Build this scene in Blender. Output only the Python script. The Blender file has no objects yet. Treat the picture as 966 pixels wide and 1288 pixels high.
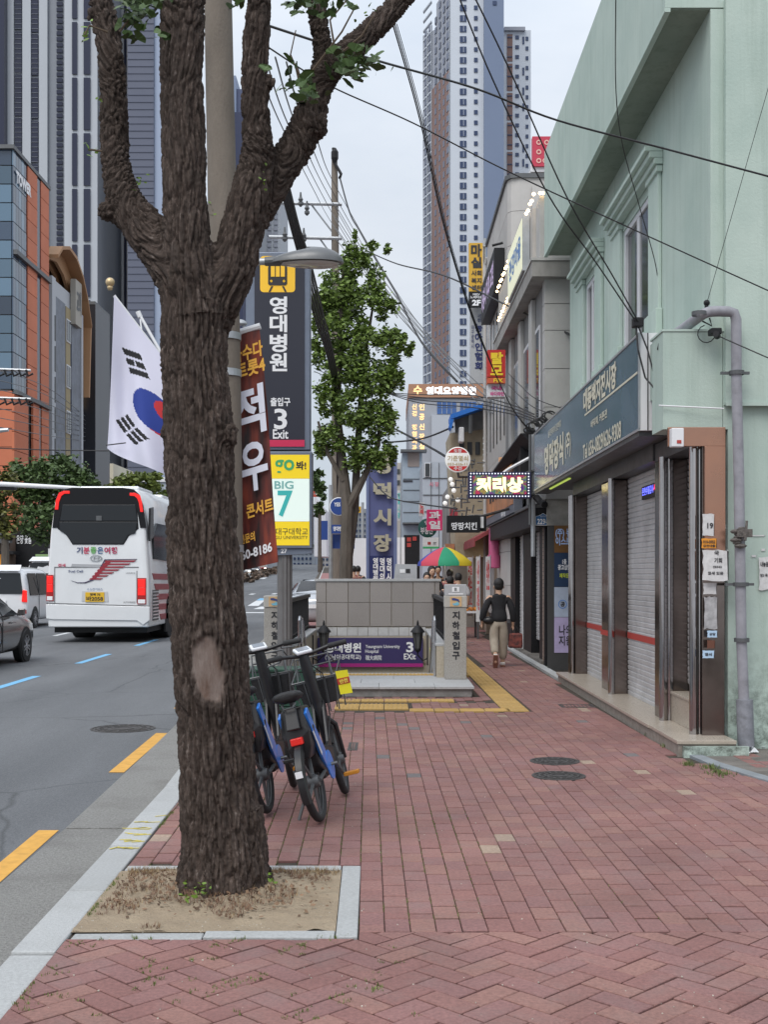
import bpy,bmesh,math,random
from math import sin,cos,pi,radians,sqrt,floor
from mathutils import Vector,Matrix,noise
random.seed(7)
S=bpy.context.scene
COL=S.collection
# ------------------------------------------------------------------ camera, world, sun, exposure
FPX,HX,HY,EYE=1500.0,488.0,724.0,1.6
cd=bpy.data.cameras.new('camera');cam=bpy.data.objects.new('camera',cd);COL.objects.link(cam)
cam.location=(0,0,EYE);cam.rotation_euler=(radians(90),0,0)
cd.sensor_fit='AUTO';cd.sensor_width=36;cd.lens=36*FPX/1288
cd.shift_x=-5/1288;cd.shift_y=80/1288
cd.clip_start=0.05;cd.clip_end=6000
S.camera=cam
SUN_EL,SUN_AZ=radians(52),radians(205)
wd=bpy.data.worlds.new('World');S.world=wd;wd.use_nodes=True
def build_world():
 nt=wd.node_tree;N=nt.nodes;L=nt.links;N.clear()
 out=N.new('ShaderNodeOutputWorld');bg=N.new('ShaderNodeBackground');bg.inputs[1].default_value=0.115
 sky=N.new('ShaderNodeTexSky');sky.sky_type='NISHITA';sky.sun_disc=False
 sky.sun_elevation=SUN_EL;sky.sun_rotation=SUN_AZ;sky.air_density=1.0;sky.dust_density=2.0
 tc=N.new('ShaderNodeTexCoord');mp=N.new('ShaderNodeMapping');mp.inputs['Scale'].default_value=(1,1,2.6)
 L.new(tc.outputs['Generated'],mp.inputs[0])
 nz=N.new('ShaderNodeTexNoise');nz.inputs['Scale'].default_value=2.6;nz.inputs['Detail'].default_value=7;nz.inputs['Roughness'].default_value=.52
 L.new(mp.outputs[0],nz.inputs['Vector'])
 cr=N.new('ShaderNodeValToRGB');cr.color_ramp.elements[0].position=.33;cr.color_ramp.elements[1].position=.68
 cr.color_ramp.elements[0].color=(4.1,4.55,5.15,1);cr.color_ramp.elements[1].color=(5.6,5.85,6.2,1)
 L.new(nz.outputs[0],cr.inputs[0])
 mx=N.new('ShaderNodeMixRGB');mx.inputs[0].default_value=.9
 L.new(sky.outputs[0],mx.inputs[1]);L.new(cr.outputs[0],mx.inputs[2])
 sp=N.new('ShaderNodeSeparateXYZ');L.new(tc.outputs['Generated'],sp.inputs[0])
 mr=N.new('ShaderNodeMapRange');mr.interpolation_type='SMOOTHSTEP';mr.inputs['From Min'].default_value=.1;mr.inputs['From Max'].default_value=1;mr.inputs['To Min'].default_value=1;mr.inputs['To Max'].default_value=2.0;L.new(sp.outputs[2],mr.inputs[0])
 m2=N.new('ShaderNodeVectorMath');m2.operation='SCALE';L.new(mx.outputs[0],m2.inputs[0]);L.new(mr.outputs[0],m2.inputs[3])
 L.new(m2.outputs[0],bg.inputs[0]);L.new(bg.outputs[0],out.inputs[0])
build_world()
sd=bpy.data.lights.new('sun','SUN');sd.energy=1.45;sd.angle=radians(35);sd.color=(1,.955,.89)
sun=bpy.data.objects.new('sun',sd);COL.objects.link(sun)
_d=Vector((sin(SUN_AZ)*cos(SUN_EL),cos(SUN_AZ)*cos(SUN_EL),sin(SUN_EL)))
sun.rotation_euler=_d.to_track_quat('Z','Y').to_euler()
S.view_settings.view_transform='Standard';S.view_settings.look='None';S.view_settings.exposure=0.32;S.view_settings.gamma=1
S.render.engine='CYCLES';S.cycles.max_bounces=6;S.cycles.diffuse_bounces=3;S.cycles.glossy_bounces=3
S.cycles.use_denoising=True
# ------------------------------------------------------------------ helpers
def P(px,py,d):return Vector(((px-HX)/FPX*d,d,EYE-(py-HY)/FPX*d))
def smooth01(t):t=max(0.,min(1.,t));return t*t*(3-2*t)
def terr(y):
 if y<55:return 0.
 if y<110:return 1.12*smooth01((y-40)/140)-1.12*smooth01(15/140)
 return 1.12*smooth01(.5)-1.12*smooth01(15/140)+.0165*(min(y,600)-110)
def kerb_x(y):
 return-1.31-.0215*y if y<9 else-1.5035-.05*(y-9)
MATS={}
def M(name,col,rough=.65,metal=0.,var=.0,vs=4.,bump=0.,bs=60.,emit=0.,col2=None,spec=.5,stretch=None,obj_rand=0.,dirt=0.,dscale=1.2,clear=0.,alpha=1.,island=0.,trans=0.):
 if name in MATS:return MATS[name]
 m=bpy.data.materials.new(name);MATS[name]=m;m.use_nodes=True
 nt=m.node_tree;N=nt.nodes;L=nt.links;b=N['Principled BSDF']
 c=(col[0],col[1],col[2],1);b.inputs['Base Color'].default_value=c
 b.inputs['Roughness'].default_value=rough;b.inputs['Metallic'].default_value=metal
 b.inputs['Specular IOR Level'].default_value=spec
 if clear:b.inputs['Coat Weight'].default_value=clear;b.inputs['Coat Roughness'].default_value=.08
 if trans:b.inputs['Transmission Weight'].default_value=trans
 if emit:b.inputs['Emission Color'].default_value=c;b.inputs['Emission Strength'].default_value=emit
 if alpha<1:b.inputs['Alpha'].default_value=alpha
 src=None
 if var or bump or dirt:
  tc=N.new('ShaderNodeTexCoord');vec=tc.outputs['Object']
  if stretch:
   mp=N.new('ShaderNodeMapping');mp.inputs['Scale'].default_value=stretch;L.new(vec,mp.inputs[0]);vec=mp.outputs[0]
 def noise_n(scale,det=5,rgh=.6):
  n=N.new('ShaderNodeTexNoise');n.inputs['Scale'].default_value=scale;n.inputs['Detail'].default_value=det;n.inputs['Roughness'].default_value=rgh
  L.new(vec,n.inputs['Vector']);return n.outputs[0]
 if var:
  r=N.new('ShaderNodeValToRGB');e=r.color_ramp.elements;e[0].position=.3;e[1].position=.7
  if col2:e[0].color=c;e[1].color=(*col2,1)
  else:
   e[0].color=(col[0]*(1-var),col[1]*(1-var),col[2]*(1-var),1)
   e[1].color=(min(1,col[0]*(1+var)),min(1,col[1]*(1+var)),min(1,col[2]*(1+var)),1)
  L.new(noise_n(vs),r.inputs[0]);src=r.outputs[0]
  rr=N.new('ShaderNodeMapRange');rr.inputs['To Min'].default_value=max(0,rough-.12);rr.inputs['To Max'].default_value=min(1,rough+.1)
  L.new(noise_n(vs*2.3),rr.inputs[0]);L.new(rr.outputs[0],b.inputs['Roughness'])
 if obj_rand or island:
  mx=N.new('ShaderNodeMixRGB');mx.blend_type='MULTIPLY';mx.inputs[0].default_value=1
  k=obj_rand or island
  if island:g=N.new('ShaderNodeNewGeometry');o=g.outputs['Random Per Island']
  else:g=N.new('ShaderNodeObjectInfo');o=g.outputs['Random']
  mr=N.new('ShaderNodeMapRange');mr.inputs['To Min'].default_value=1-k;mr.inputs['To Max'].default_value=1+k;L.new(o,mr.inputs[0])
  if src:L.new(src,mx.inputs[1])
  else:mx.inputs[1].default_value=c
  cb=N.new('ShaderNodeCombineColor')
  for i in range(3):L.new(mr.outputs[0],cb.inputs[i])
  L.new(cb.outputs[0],mx.inputs[2]);src=mx.outputs[0]
 if dirt:
  mx=N.new('ShaderNodeMixRGB');r=N.new('ShaderNodeValToRGB');r.color_ramp.elements[0].position=.5;r.color_ramp.elements[1].position=.78
  r.color_ramp.elements[0].color=(0,0,0,1);r.color_ramp.elements[1].color=(dirt,dirt,dirt,1)
  L.new(noise_n(dscale,8,.68),r.inputs[0]);L.new(r.outputs[0],mx.inputs[0])
  if src:L.new(src,mx.inputs[1])
  else:mx.inputs[1].default_value=c
  mx.inputs[2].default_value=(col[0]*.32,col[1]*.3,col[2]*.27,1);src=mx.outputs[0]
 if src:L.new(src,b.inputs['Base Color'])
 if bump:
  bp=N.new('ShaderNodeBump');bp.inputs['Strength'].default_value=min(1,bump);bp.inputs['Distance'].default_value=.02 if bump<=1 else .02*bump
  L.new(noise_n(bs,6,.65),bp.inputs['Height']);L.new(bp.outputs[0],b.inputs['Normal'])
 return m
WL={}
def tag(o,label=None,cat=None,group=None,kind=None):
 if label:o['label']=label
 if cat:o['category']=cat
 if group:o['group']=group
 if kind:o['kind']=kind
 return o
def thing(name,label,cat,loc=(0,0,0),rz=0,group=None):
 o=bpy.data.objects.new(name,None);COL.objects.link(o);o.location=loc;o.rotation_euler=(0,0,rz)
 o.empty_display_size=.2;WL[o.name]=Vector(loc);return tag(o,label,cat,group)
def link(name,me,parent=None):
 o=bpy.data.objects.new(name,me);COL.objects.link(o)
 if parent is not None:o.parent=parent;WL[o.name]=WL[parent.name]
 else:WL[o.name]=Vector((0,0,0))
 return o
class MB:
 def __init__(s,M4=None):s.v=[];s.f=[];s.T=M4
 def add(s,vs,fs):
  n=len(s.v)
  if s.T:vs=[s.T@Vector(q) for q in vs]
  s.v.extend([tuple(q) for q in vs]);s.f.extend([tuple(i+n for i in f) for f in fs]);return s
 def box(s,x0,y0,z0,x1,y1,z1,M4=None):
  v=[Vector(q) for q in((x0,y0,z0),(x1,y0,z0),(x1,y1,z0),(x0,y1,z0),(x0,y0,z1),(x1,y0,z1),(x1,y1,z1),(x0,y1,z1))]
  if M4:v=[M4@q for q in v]
  return s.add(v,[(0,3,2,1),(4,5,6,7),(0,1,5,4),(1,2,6,5),(2,3,7,6),(3,0,4,7)])
 def quad(s,a,b,c,d):return s.add([a,b,c,d],[(0,1,2,3)])
 def prism(s,poly,ext):
  n=len(poly);e=Vector(ext);a=[Vector(q) for q in poly];b=[q+e for q in a]
  nrm=Vector((0,0,0))
  for i in range(n):nrm+=a[i].cross(a[(i+1)%n])
  fs=[tuple(range(n)),tuple(range(2*n-1,n-1,-1))]+[(i,i+n,(i+1)%n+n,(i+1)%n) for i in range(n)]
  if nrm.dot(e)>0:fs=[tuple(reversed(f)) for f in fs]
  return s.add(a+b,fs)
 def tube(s,pts,r,n=8,cap=True):
  pts=[Vector(q) for q in pts];m=len(pts);rs=r if isinstance(r,(list,tuple)) else[r]*m
  vs=[];up=None
  for i,p in enumerate(pts):
   t=(pts[min(i+1,m-1)]-pts[max(i-1,0)])
   if t.length<1e-9:t=Vector((0,0,1))
   t.normalize()
   if up is None:up=Vector((0,0,1)) if abs(t.z)<.9 else Vector((1,0,0))
   a=t.cross(up);a=a.normalized() if a.length>1e-6 else t.orthogonal().normalized();b=a.cross(t).normalized();up=b
   for k in range(n):
    an=2*pi*k/n;vs.append(p+(a*cos(an)+b*sin(an))*rs[i])
  fs=[(i*n+k,i*n+(k+1)%n,(i+1)*n+(k+1)%n,(i+1)*n+k) for i in range(m-1) for k in range(n)]
  if cap:fs+=[tuple(range(n-1,-1,-1)),tuple((m-1)*n+k for k in range(n))]
  return s.add(vs,fs)
 def lathe(s,prof,n=16,M4=None,cap=True):
  vs=[]
  for r,z in prof:
   for k in range(n):
    a=2*pi*k/n;q=Vector((r*cos(a),r*sin(a),z));vs.append(M4@q if M4 else q)
  m=len(prof)
  fs=[(i*n+k,i*n+(k+1)%n,(i+1)*n+(k+1)%n,(i+1)*n+k) for i in range(m-1) for k in range(n)]
  if cap:fs+=[tuple(range(n-1,-1,-1)),tuple((m-1)*n+k for k in range(n))]
  return s.add(vs,fs)
 def ball(s,c,r,n=8,sc=(1,1,1)):
  m=max(4,n//2+1);vs=[]
  for i in range(m+1):
   t=pi*i/m
   for k in range(n):
    a=2*pi*k/n;vs.append((c[0]+r*sc[0]*sin(t)*cos(a),c[1]+r*sc[1]*sin(t)*sin(a),c[2]+r*sc[2]*cos(t)))
  return s.add(vs,[(i*n+k,(i+1)*n+k,(i+1)*n+(k+1)%n,i*n+(k+1)%n) for i in range(m) for k in range(n)])
 def build(s,name,m=None,parent=None,smooth=False,bev=0.,local=False,label=None,kind=None,sub=0):
  off=WL[parent.name] if parent is not None and not local else Vector((0,0,0))
  me=bpy.data.meshes.new(name)
  me.from_pydata([(q[0]-off.x,q[1]-off.y,q[2]-off.z) for q in s.v],[],s.f);me.update()
  if m:me.materials.append(m)
  if smooth:me.shade_smooth() if smooth is True else me.polygons.foreach_set('use_smooth',[True]*len(me.polygons))
  o=link(name,me,parent)
  if smooth=='auto':
   me.set_sharp_from_angle(angle=radians(38))
  if bev:
   b=o.modifiers.new('bevel','BEVEL');b.width=bev;b.segments=2;b.limit_method='ANGLE';b.angle_limit=radians(40)
  if sub:
   b=o.modifiers.new('sub','SUBSURF');b.levels=sub;b.render_levels=sub
  return tag(o,label,kind=kind)
def top(o,label,cat,group=None):return tag(o,label,cat,group)
def struct(o):return tag(o,kind='structure')
KIDS={}
def kids(o):return[c for c in o.children]
def copy_tree(o,loc=None,rz=None,label=None,parent=None):
 c=o.copy();COL.objects.link(c);WL[c.name]=Vector(loc) if loc is not None else(WL[parent.name] if parent else WL[o.name].copy())
 if parent:c.parent=parent
 if loc is not None:c.location=loc
 if rz is not None:c.rotation_euler=(0,0,rz)
 if label:c['label']=label
 for ch in kids(o):copy_tree(ch,parent=c)
 return c
TC={};TRASH=[]
_tmp=bpy.data.scenes.new('workbench')
def bake(o):
 _tmp.collection.objects.link(o);vl=_tmp.view_layers[0];vl.update();dg=vl.depsgraph
 me=bpy.data.meshes.new_from_object(o.evaluated_get(dg));bpy.data.objects.remove(o);return me
def text_geo(s,bold=.02,depth=.0,spacing=1.,ls=1.):
 key=(s,bold,depth,spacing,ls)
 if key in TC:return TC[key]
 if not TRASH:TRASH.append(bpy.data.curves.new('t','FONT'));TRASH.append(bpy.data.objects.new('t',TRASH[0]))
 c,o=TRASH[0],TRASH[1];c.body=s;c.offset=bold;c.size=1;c.resolution_u=3;c.extrude=depth;c.space_line=ls;c.space_character=spacing;c.align_x='CENTER'
 me=bpy.data.meshes.new_from_object(o)
 vs=[v.co.copy() for v in me.vertices];fs=[tuple(p.vertices) for p in me.polygons]
 TRASH.append(me)
 TC[key]=(vs,fs);return TC[key]
def text(s,m,parent,c,w,h,u=(1,0,0),v=(0,0,1),bold=.03,depth=0.,name='lettering',keep=False,ls=1.,local=False,skew=0.,mb=None,lift=.004):
 """lettering centred at c, fitted to w by h in the plane of u and v, standing 'lift' proud of it"""
 vs,fs=text_geo(s,bold,depth,1.,ls)
 if not vs:return None
 x0=min(q.x for q in vs);x1=max(q.x for q in vs);y0=min(q.y for q in vs);y1=max(q.y for q in vs);z0=min(q.z for q in vs)
 U=Vector(u).normalized();V=Vector(v).normalized();W=U.cross(V)
 sx=w/(x1-x0);sy=h/(y1-y0)
 if keep:sx=sy=min(sx,sy)
 out=[]
 for q in vs:
  a=(q.x-(x0+x1)/2)*sx;b=(q.y-(y0+y1)/2)*sy
  out.append(Vector(c)+U*(a+b*skew)+V*b+W*((q.z-z0)*min(sx,sy)+lift))
 if mb is not None:mb.add(out,fs);return mb
 t=MB();t.add(out,fs);return t.build(name,m,parent,local=local)
def panel_px(mb,x0,y0,x1,y1,d,dep=.05):
 a=P(x0,y0,d);b=P(x1,y1,d);mb.box(a.x,d,b.z,b.x,d+dep,a.z);return mb
def ctext(s,m,parent,x0,y0,x1,y1,d,bold=.03,name='lettering',ls=1.,lift=.004,mb=None,depth=0.):
 a=P(x0,y0,d);b=P(x1,y1,d)
 return text(s,m,parent,((a.x+b.x)/2,d,(a.z+b.z)/2),b.x-a.x,a.z-b.z,bold=bold,name=name,ls=ls,lift=lift,mb=mb,depth=depth)
# ------------------------------------------------------------------ ground, road, kerb, paving
ROADZ=-.12
HOLE=(-1.32,17.95,.70,21.98)
def asphalt_mat():
 m=bpy.data.materials.new('asphalt');m.use_nodes=True;nt=m.node_tree;N=nt.nodes;L=nt.links;b=N['Principled BSDF']
 tc=N.new('ShaderNodeTexCoord')
 def nz(s,d=6,r=.6,st=None):
  n=N.new('ShaderNodeTexNoise');n.inputs['Scale'].default_value=s;n.inputs['Detail'].default_value=d;n.inputs['Roughness'].default_value=r
  if st:mp=N.new('ShaderNodeMapping');mp.inputs['Scale'].default_value=st;L.new(tc.outputs['Object'],mp.inputs[0]);L.new(mp.outputs[0],n.inputs['Vector'])
  else:L.new(tc.outputs['Object'],n.inputs['Vector'])
  return n.outputs[0]
 r=N.new('ShaderNodeValToRGB');e=r.color_ramp.elements;e[0].position=.32;e[0].color=(.098,.104,.112,1);e[1].position=.7;e[1].color=(.155,.162,.172,1)
 L.new(nz(.5,6,.6,(1.5,.22,1)),r.inputs[0])
 r2=N.new('ShaderNodeValToRGB');e=r2.color_ramp.elements;e[0].position=.36;e[0].color=(.55,.55,.55,1);e[1].position=.66;e[1].color=(1.4,1.4,1.4,1)
 L.new(nz(95,3,.7),r2.inputs[0])
 mx=N.new('ShaderNodeMixRGB');mx.blend_type='MULTIPLY';mx.inputs[0].default_value=.75;L.new(r.outputs[0],mx.inputs[1]);L.new(r2.outputs[0],mx.inputs[2])
 v=N.new('ShaderNodeTexVoronoi');v.feature='DISTANCE_TO_EDGE';v.inputs['Scale'].default_value=.33
 wp=N.new('ShaderNodeMixRGB');wp.inputs[0].default_value=.22;L.new(tc.outputs['Object'],wp.inputs[1])
 n3=N.new('ShaderNodeTexNoise');n3.inputs['Scale'].default_value=1.3;n3.inputs['Detail'].default_value=6;L.new(tc.outputs['Object'],n3.inputs['Vector']);L.new(n3.outputs['Color'],wp.inputs[2])
 L.new(wp.outputs[0],v.inputs['Vector'])
 cr=N.new('ShaderNodeMapRange');cr.inputs['From Max'].default_value=.006;cr.inputs['To Min'].default_value=.62;L.new(v.outputs['Distance'],cr.inputs[0])
 m2=N.new('ShaderNodeMixRGB');m2.blend_type='MULTIPLY';m2.inputs[0].default_value=1;L.new(mx.outputs[0],m2.inputs[1]);L.new(cr.outputs[0],m2.inputs[2])
 L.new(m2.outputs[0],b.inputs['Base Color']);b.inputs['Roughness'].default_value=.82
 bp=N.new('ShaderNodeBump');bp.inputs['Strength'].default_value=.7;bp.inputs['Distance'].default_value=.006;L.new(nz(140,3,.7),bp.inputs['Height']);L.new(bp.outputs[0],b.inputs['Normal'])
 return m
def brick_mat(name,island,odd=True):
 m=bpy.data.materials.new(name);m.use_nodes=True;nt=m.node_tree;N=nt.nodes;L=nt.links;b=N['Principled BSDF']
 if island:g=N.new('ShaderNodeNewGeometry');rnd=g.outputs['Random Per Island'];pos=g.outputs['Position']
 else:
  o=N.new('ShaderNodeObjectInfo');rnd=o.outputs['Random'];g=N.new('ShaderNodeNewGeometry');pos=g.outputs['Position']
 r=N.new('ShaderNodeValToRGB');e=r.color_ramp.elements;r.color_ramp.interpolation='CONSTANT'
 e[0].position=0;e[0].color=(.242,.123,.114,1);e[1].position=.2;e[1].color=(.228,.110,.099,1)
 for p,c in((.4,(.257,.131,.116)),(.55,(.238,.119,.105)),(.7,(.226,.115,.108)),(.83,(.265,.139,.117)),(.955,(.25,.12,.105)),(.984,(.145,.13,.13)),(.992,(.34,.25,.19))):
  if p<.9 or odd:q=e.new(p);q.color=(*c,1)
 L.new(rnd,r.inputs[0])
 def nz(s,d=6,rr=.6):
  n=N.new('ShaderNodeTexNoise');n.inputs['Scale'].default_value=s;n.inputs['Detail'].default_value=d;n.inputs['Roughness'].default_value=rr;L.new(pos,n.inputs['Vector']);return n.outputs[0]
 a=N.new('ShaderNodeMapRange');a.inputs['From Min'].default_value=.3;a.inputs['From Max'].default_value=.7;a.inputs['To Min'].default_value=.76;a.inputs['To Max'].default_value=1.12;L.new(nz(1.1,6),a.inputs[0])
 f=N.new('ShaderNodeMapRange');f.inputs['From Min'].default_value=.32;f.inputs['From Max'].default_value=.68;f.inputs['To Min'].default_value=.72;f.inputs['To Max'].default_value=1.25;L.new(nz(55,5,.75),f.inputs[0])
 mm=N.new('ShaderNodeMath');mm.operation='MULTIPLY';L.new(a.outputs[0],mm.inputs[0]);L.new(f.outputs[0],mm.inputs[1])
 cb=N.new('ShaderNodeCombineColor');[L.new(mm.outputs[0],cb.inputs[i]) for i in range(3)]
 mx=N.new('ShaderNodeMixRGB');mx.blend_type='MULTIPLY';mx.inputs[0].default_value=1;L.new(r.outputs[0],mx.inputs[1]);L.new(cb.outputs[0],mx.inputs[2])
 d=N.new('ShaderNodeMapRange');d.inputs['From Min'].default_value=.5;d.inputs['From Max'].default_value=.8;d.inputs['To Max'].default_value=.5;L.new(nz(2.7,9,.72),d.inputs[0])
 m2=N.new('ShaderNodeMixRGB');L.new(d.outputs[0],m2.inputs[0]);L.new(mx.outputs[0],m2.inputs[1]);m2.inputs[2].default_value=(.20,.165,.155,1)
 L.new(m2.outputs[0],b.inputs['Base Color']);b.inputs['Roughness'].default_value=.78
 bp=N.new('ShaderNodeBump');bp.inputs['Strength'].default_value=.6;bp.inputs['Distance'].default_value=.003;L.new(nz(170,4,.7),bp.inputs['Height']);L.new(bp.outputs[0],b.inputs['Normal'])
 return m
m_asph=asphalt_mat()
m_granite=M('granite',(.40,.41,.41),.7,var=.14,vs=70,bump=.4,bs=180,obj_rand=.08,dirt=.22,dscale=2.2)
m_gutter=M('gutter_concrete',(.31,.305,.29),.9,var=.26,vs=55,bump=1.4,bs=90,dirt=.42,dscale=1.7)
m_sand=M('joint_sand',(.062,.05,.038),.95,var=.35,vs=9,bump=.6,bs=200)
m_earth=M('bare_earth',(.33,.255,.175),.95,var=.3,vs=5,bump=1.2,bs=60,col2=(.42,.335,.235))
m_brick1=brick_mat('clay_brick',False);m_brick2=brick_mat('clay_brick_mass',True);m_brick3=brick_mat('clay_brick_even',False,False);m_brick4=brick_mat('clay_brick_even_mass',True,False)
m_dirtyconc=M('dirty_concrete',(.17,.155,.14),.9,var=.35,vs=4,bump=1,bs=40,dirt=.5,dscale=3)
def strip(name,xa,xb,y0,y1,z,m,step=2.,zf=None):
 mb=MB();n=max(1,int((y1-y0)/step));ys=[y0+(y1-y0)*i/n for i in range(n+1)]
 vs=[]
 for y in ys:
  zz=z+terr(y);vs+=[(xa(y),y,zz),(xb(y),y,zz)]
 mb.add(vs,[(2*i,2*i+1,2*i+3,2*i+2) for i in range(n)])
 return mb.build(name,m)
mb=MB();ys=[-60,0,40,55,70,85,100,110,150,250,400,600,1500,4500]
vs=[]
for y in ys:vs+=[(-2500,y,terr(y)-2.9 if y<25 else terr(y)-.5),(2500,y,terr(y)-2.9 if y<25 else terr(y)-.5)]
mb.add(vs,[(2*i,2*i+1,2*i+3,2*i+2) for i in range(len(ys)-1)]);struct(mb.build('ground',m_dirtyconc))
road_l=lambda y:kerb_x(y)-19.8
struct(strip('road',road_l,lambda y:kerb_x(y)-.68,-6,420,ROADZ,m_asph))
struct(strip('far_pavement',lambda y:kerb_x(y)-30,lambda y:kerb_x(y)-19.8,-6,420,0,m_dirtyconc))
gut=struct(strip('gutter',lambda y:kerb_x(y)-.685,lambda y:kerb_x(y)-.17,-6,300,ROADZ+.006,m_sand))
y=-4.0;k=0
while y<60:
 y1=y+3.97;mb=MB();a=.684;b_=.185
 pts=[(kerb_x(y)-a,y),(kerb_x(y)-b_,y),(kerb_x(y1)-b_,y1),(kerb_x(y1)-a,y1)]
 mb.prism([(p[0],p[1],ROADZ-.05) for p in pts],(0,0,.078+terr(y)))
 if y1>3:mb.build('gutter_slab',m_gutter,gut,bev=.004)
 y+=4.0 if k!=1 else 4.0;k+=1
kerb=struct(strip('kerb',lambda y:kerb_x(y)-.18,lambda y:kerb_x(y)-.01,-6,300,-.02,m_granite))
y=-1.93
while y<46:
 y1=y+.992;zz=terr(y);t=-.012 if y<4.5 else(.004*random.random()-.002)
 mb=MB();pts=[(kerb_x(y)-.188,y),(kerb_x(y)+.002,y),(kerb_x(y1)+.002,y1),(kerb_x(y1)-.188,y1)]
 mb.prism([(p[0],p[1],-.14+zz) for p in pts],(0,0,.142+t))
 if y1>2.5:mb.build('kerbstone',m_granite,kerb,bev=.008 if y<20 else 0)
 y+=1.0
mb=MB();m_chalk=M('yellow_marking_paint',(.62,.52,.10),.8)
for k in range(26):
 y=7.0+.9*(k//5)/5+random.gauss(0,.015);x=kerb_x(y)-.16+.13*random.random();l=random.uniform(.02,.06)
 mb.box(-l,-.006,0,l,.006,.0012,Matrix.Translation((x,y,.0045))@Matrix.Rotation(random.gauss(.15,.3),4,'Z'))
mb.build('yellow_scribble',m_chalk,kerb,kind='stuff')
def rect(mb,x0,y0,x1,y1,z):mb.quad((x0,y0,z),(x1,y0,z),(x1,y1,z),(x0,y1,z))
mb=MB();hx0,hy0,hx1,hy1=HOLE;bz=-.014
n=12
for i in range(n):
 a=-6+(hy0+6)*i/n;b_=-6+(hy0+6)*(i+1)/n
 mb.quad((kerb_x(a),a,bz),(9,a,bz),(9,b_,bz),(kerb_x(b_),b_,bz))
mb.quad((kerb_x(hy0),hy0,bz),(hx0,hy0,bz),(hx0,hy1,bz),(kerb_x(hy1),hy1,bz));rect(mb,hx1,hy0,9,hy1,bz)
yy=[hy1,26,32,40,48,55,62,70,80,90,100,110,140,200,300]
for a,b_ in zip(yy,yy[1:]):mb.quad((kerb_x(a),a,bz+terr(a)),(9,a,bz+terr(a)),(9,b_,bz+terr(b_)),(kerb_x(b_),b_,bz+terr(b_)))
pav=struct(mb.build('pavement',m_sand))
# ---- clay bricks
def brick_mesh(lx,ly,m,ch=.0035,h=.04):
 x,y_=lx/2,ly/2;c=ch
 me=bpy.data.meshes.new('brick')
 me.from_pydata([(-x,-y_,-h),(x,-y_,-h),(x,y_,-h),(-x,y_,-h),(-x,-y_,-c),(x,-y_,-c),(x,y_,-c),(-x,y_,-c),(-x+c,-y_+c,0),(x-c,-y_+c,0),(x-c,y_-c,0),(-x+c,y_-c,0)],[],
  [(0,1,5,4),(1,2,6,5),(2,3,7,6),(3,0,4,7),(4,5,9,8),(5,6,10,9),(6,7,11,10),(7,4,8,11),(8,9,10,11)])
 me.materials.append(m);return me
def brick_geo(mb,M4,lx,ly,c=.0035,h=.03):
 x,y_=lx/2,ly/2
 vs=[(-x,-y_,-h),(x,-y_,-h),(x,y_,-h),(-x,y_,-h),(-x,-y_,-c),(x,-y_,-c),(x,y_,-c),(-x,y_,-c),(-x+c,-y_+c,0),(x-c,-y_+c,0),(x-c,y_-c,0),(-x+c,y_-c,0)]
 mb.add([M4@Vector(q) for q in vs],[(0,1,5,4),(1,2,6,5),(2,3,7,6),(3,0,4,7),(4,5,9,8),(5,6,10,9),(6,7,11,10),(7,4,8,11),(8,9,10,11)])
PIT=(5.26,6.56)
def in_pit(x,y):return PIT[0]-.02<y<PIT[1] and x<-.135
PLINTH=(-2.05,15.7,1.12,17.95)
TACT_Y=(14.0,15.3)
def in_tactile(x,y):
 if 14.0<y<15.3 and-.62<x<1.68 and(x<.35 or y<14.38 or y>15.05):return y<14.38 or y>15.05 or x<.35
 if y>=14.0 and 1.30<x-strip_x(y)+1.3<1.68:return True
 return False
def strip_x(y):return 1.36-.012*(y-14)
DRAINS=[]
ROT=.0167
CUT=[];REG=[]
CX,CY=.117,.204
R3=Matrix.Rotation(ROT,4,'Z')
j=0
for i in range(-16,42):
 off=CY/2 if i%2 else 0;jit=random.uniform(-.02,.02)
 for j in range(0,146):
  yc=5.36+CY*(j+.5)-(off if j else 0)+jit*(1 if j else 0)
  x=i*CX-.1;p=Vector((x-ROT*yc,yc,0))
  if p.y<5.36+.06:continue
  if p.x-CX/2<kerb_x(p.y)+.003 and p.x+CX/2>kerb_x(p.y)+.02 and p.y<9.5 and not in_pit(p.x,p.y-.03):CUT.append(p);continue
  if p.x-CX/2<kerb_x(p.y)+.0 or p.x>4.6 or p.y>34:continue
  if in_pit(p.x,p.y-.03):continue
  if p.x>2.53 and p.y>10.55:continue
  if p.y>9.0 and p.x>2.62+max(0,10.3-p.y)*.38 and p.y<10.6:continue
  if p.y<=10.6 and p.x>2.66+(10.6-p.y)*.36:continue
  if PLINTH[0]<p.x<PLINTH[2]+.04 and PLINTH[1]<p.y<22.4:continue
  if in_tactile(p.x,p.y):continue
  REG.append(p)
HB=[]
LB,WB=.229,.1145
for n_ in range(-60,60):
 for m_ in range(-14,14):
  for kind in(0,1):
   if kind==0:u,v=(n_+4*m_+1)*WB,(n_+.5)*WB;ang=0
   else:u,v=(n_+4*m_+2.5)*WB,(n_+0.0)*WB;ang=pi/2
   s=sqrt(.5);x=(u-v)*s-.3;yv=(u+v)*s+4.6
   if yv<3.6 or yv>5.46 or x<kerb_x(yv)-.09 or x>3.4:continue
   HB.append((Vector((x,yv,0)),ang+pi/4))
me_r=brick_mesh(CX-.0042,CY-.017,m_brick1);me_h=brick_mesh(LB-.009,WB-.009,m_brick3)
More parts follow.
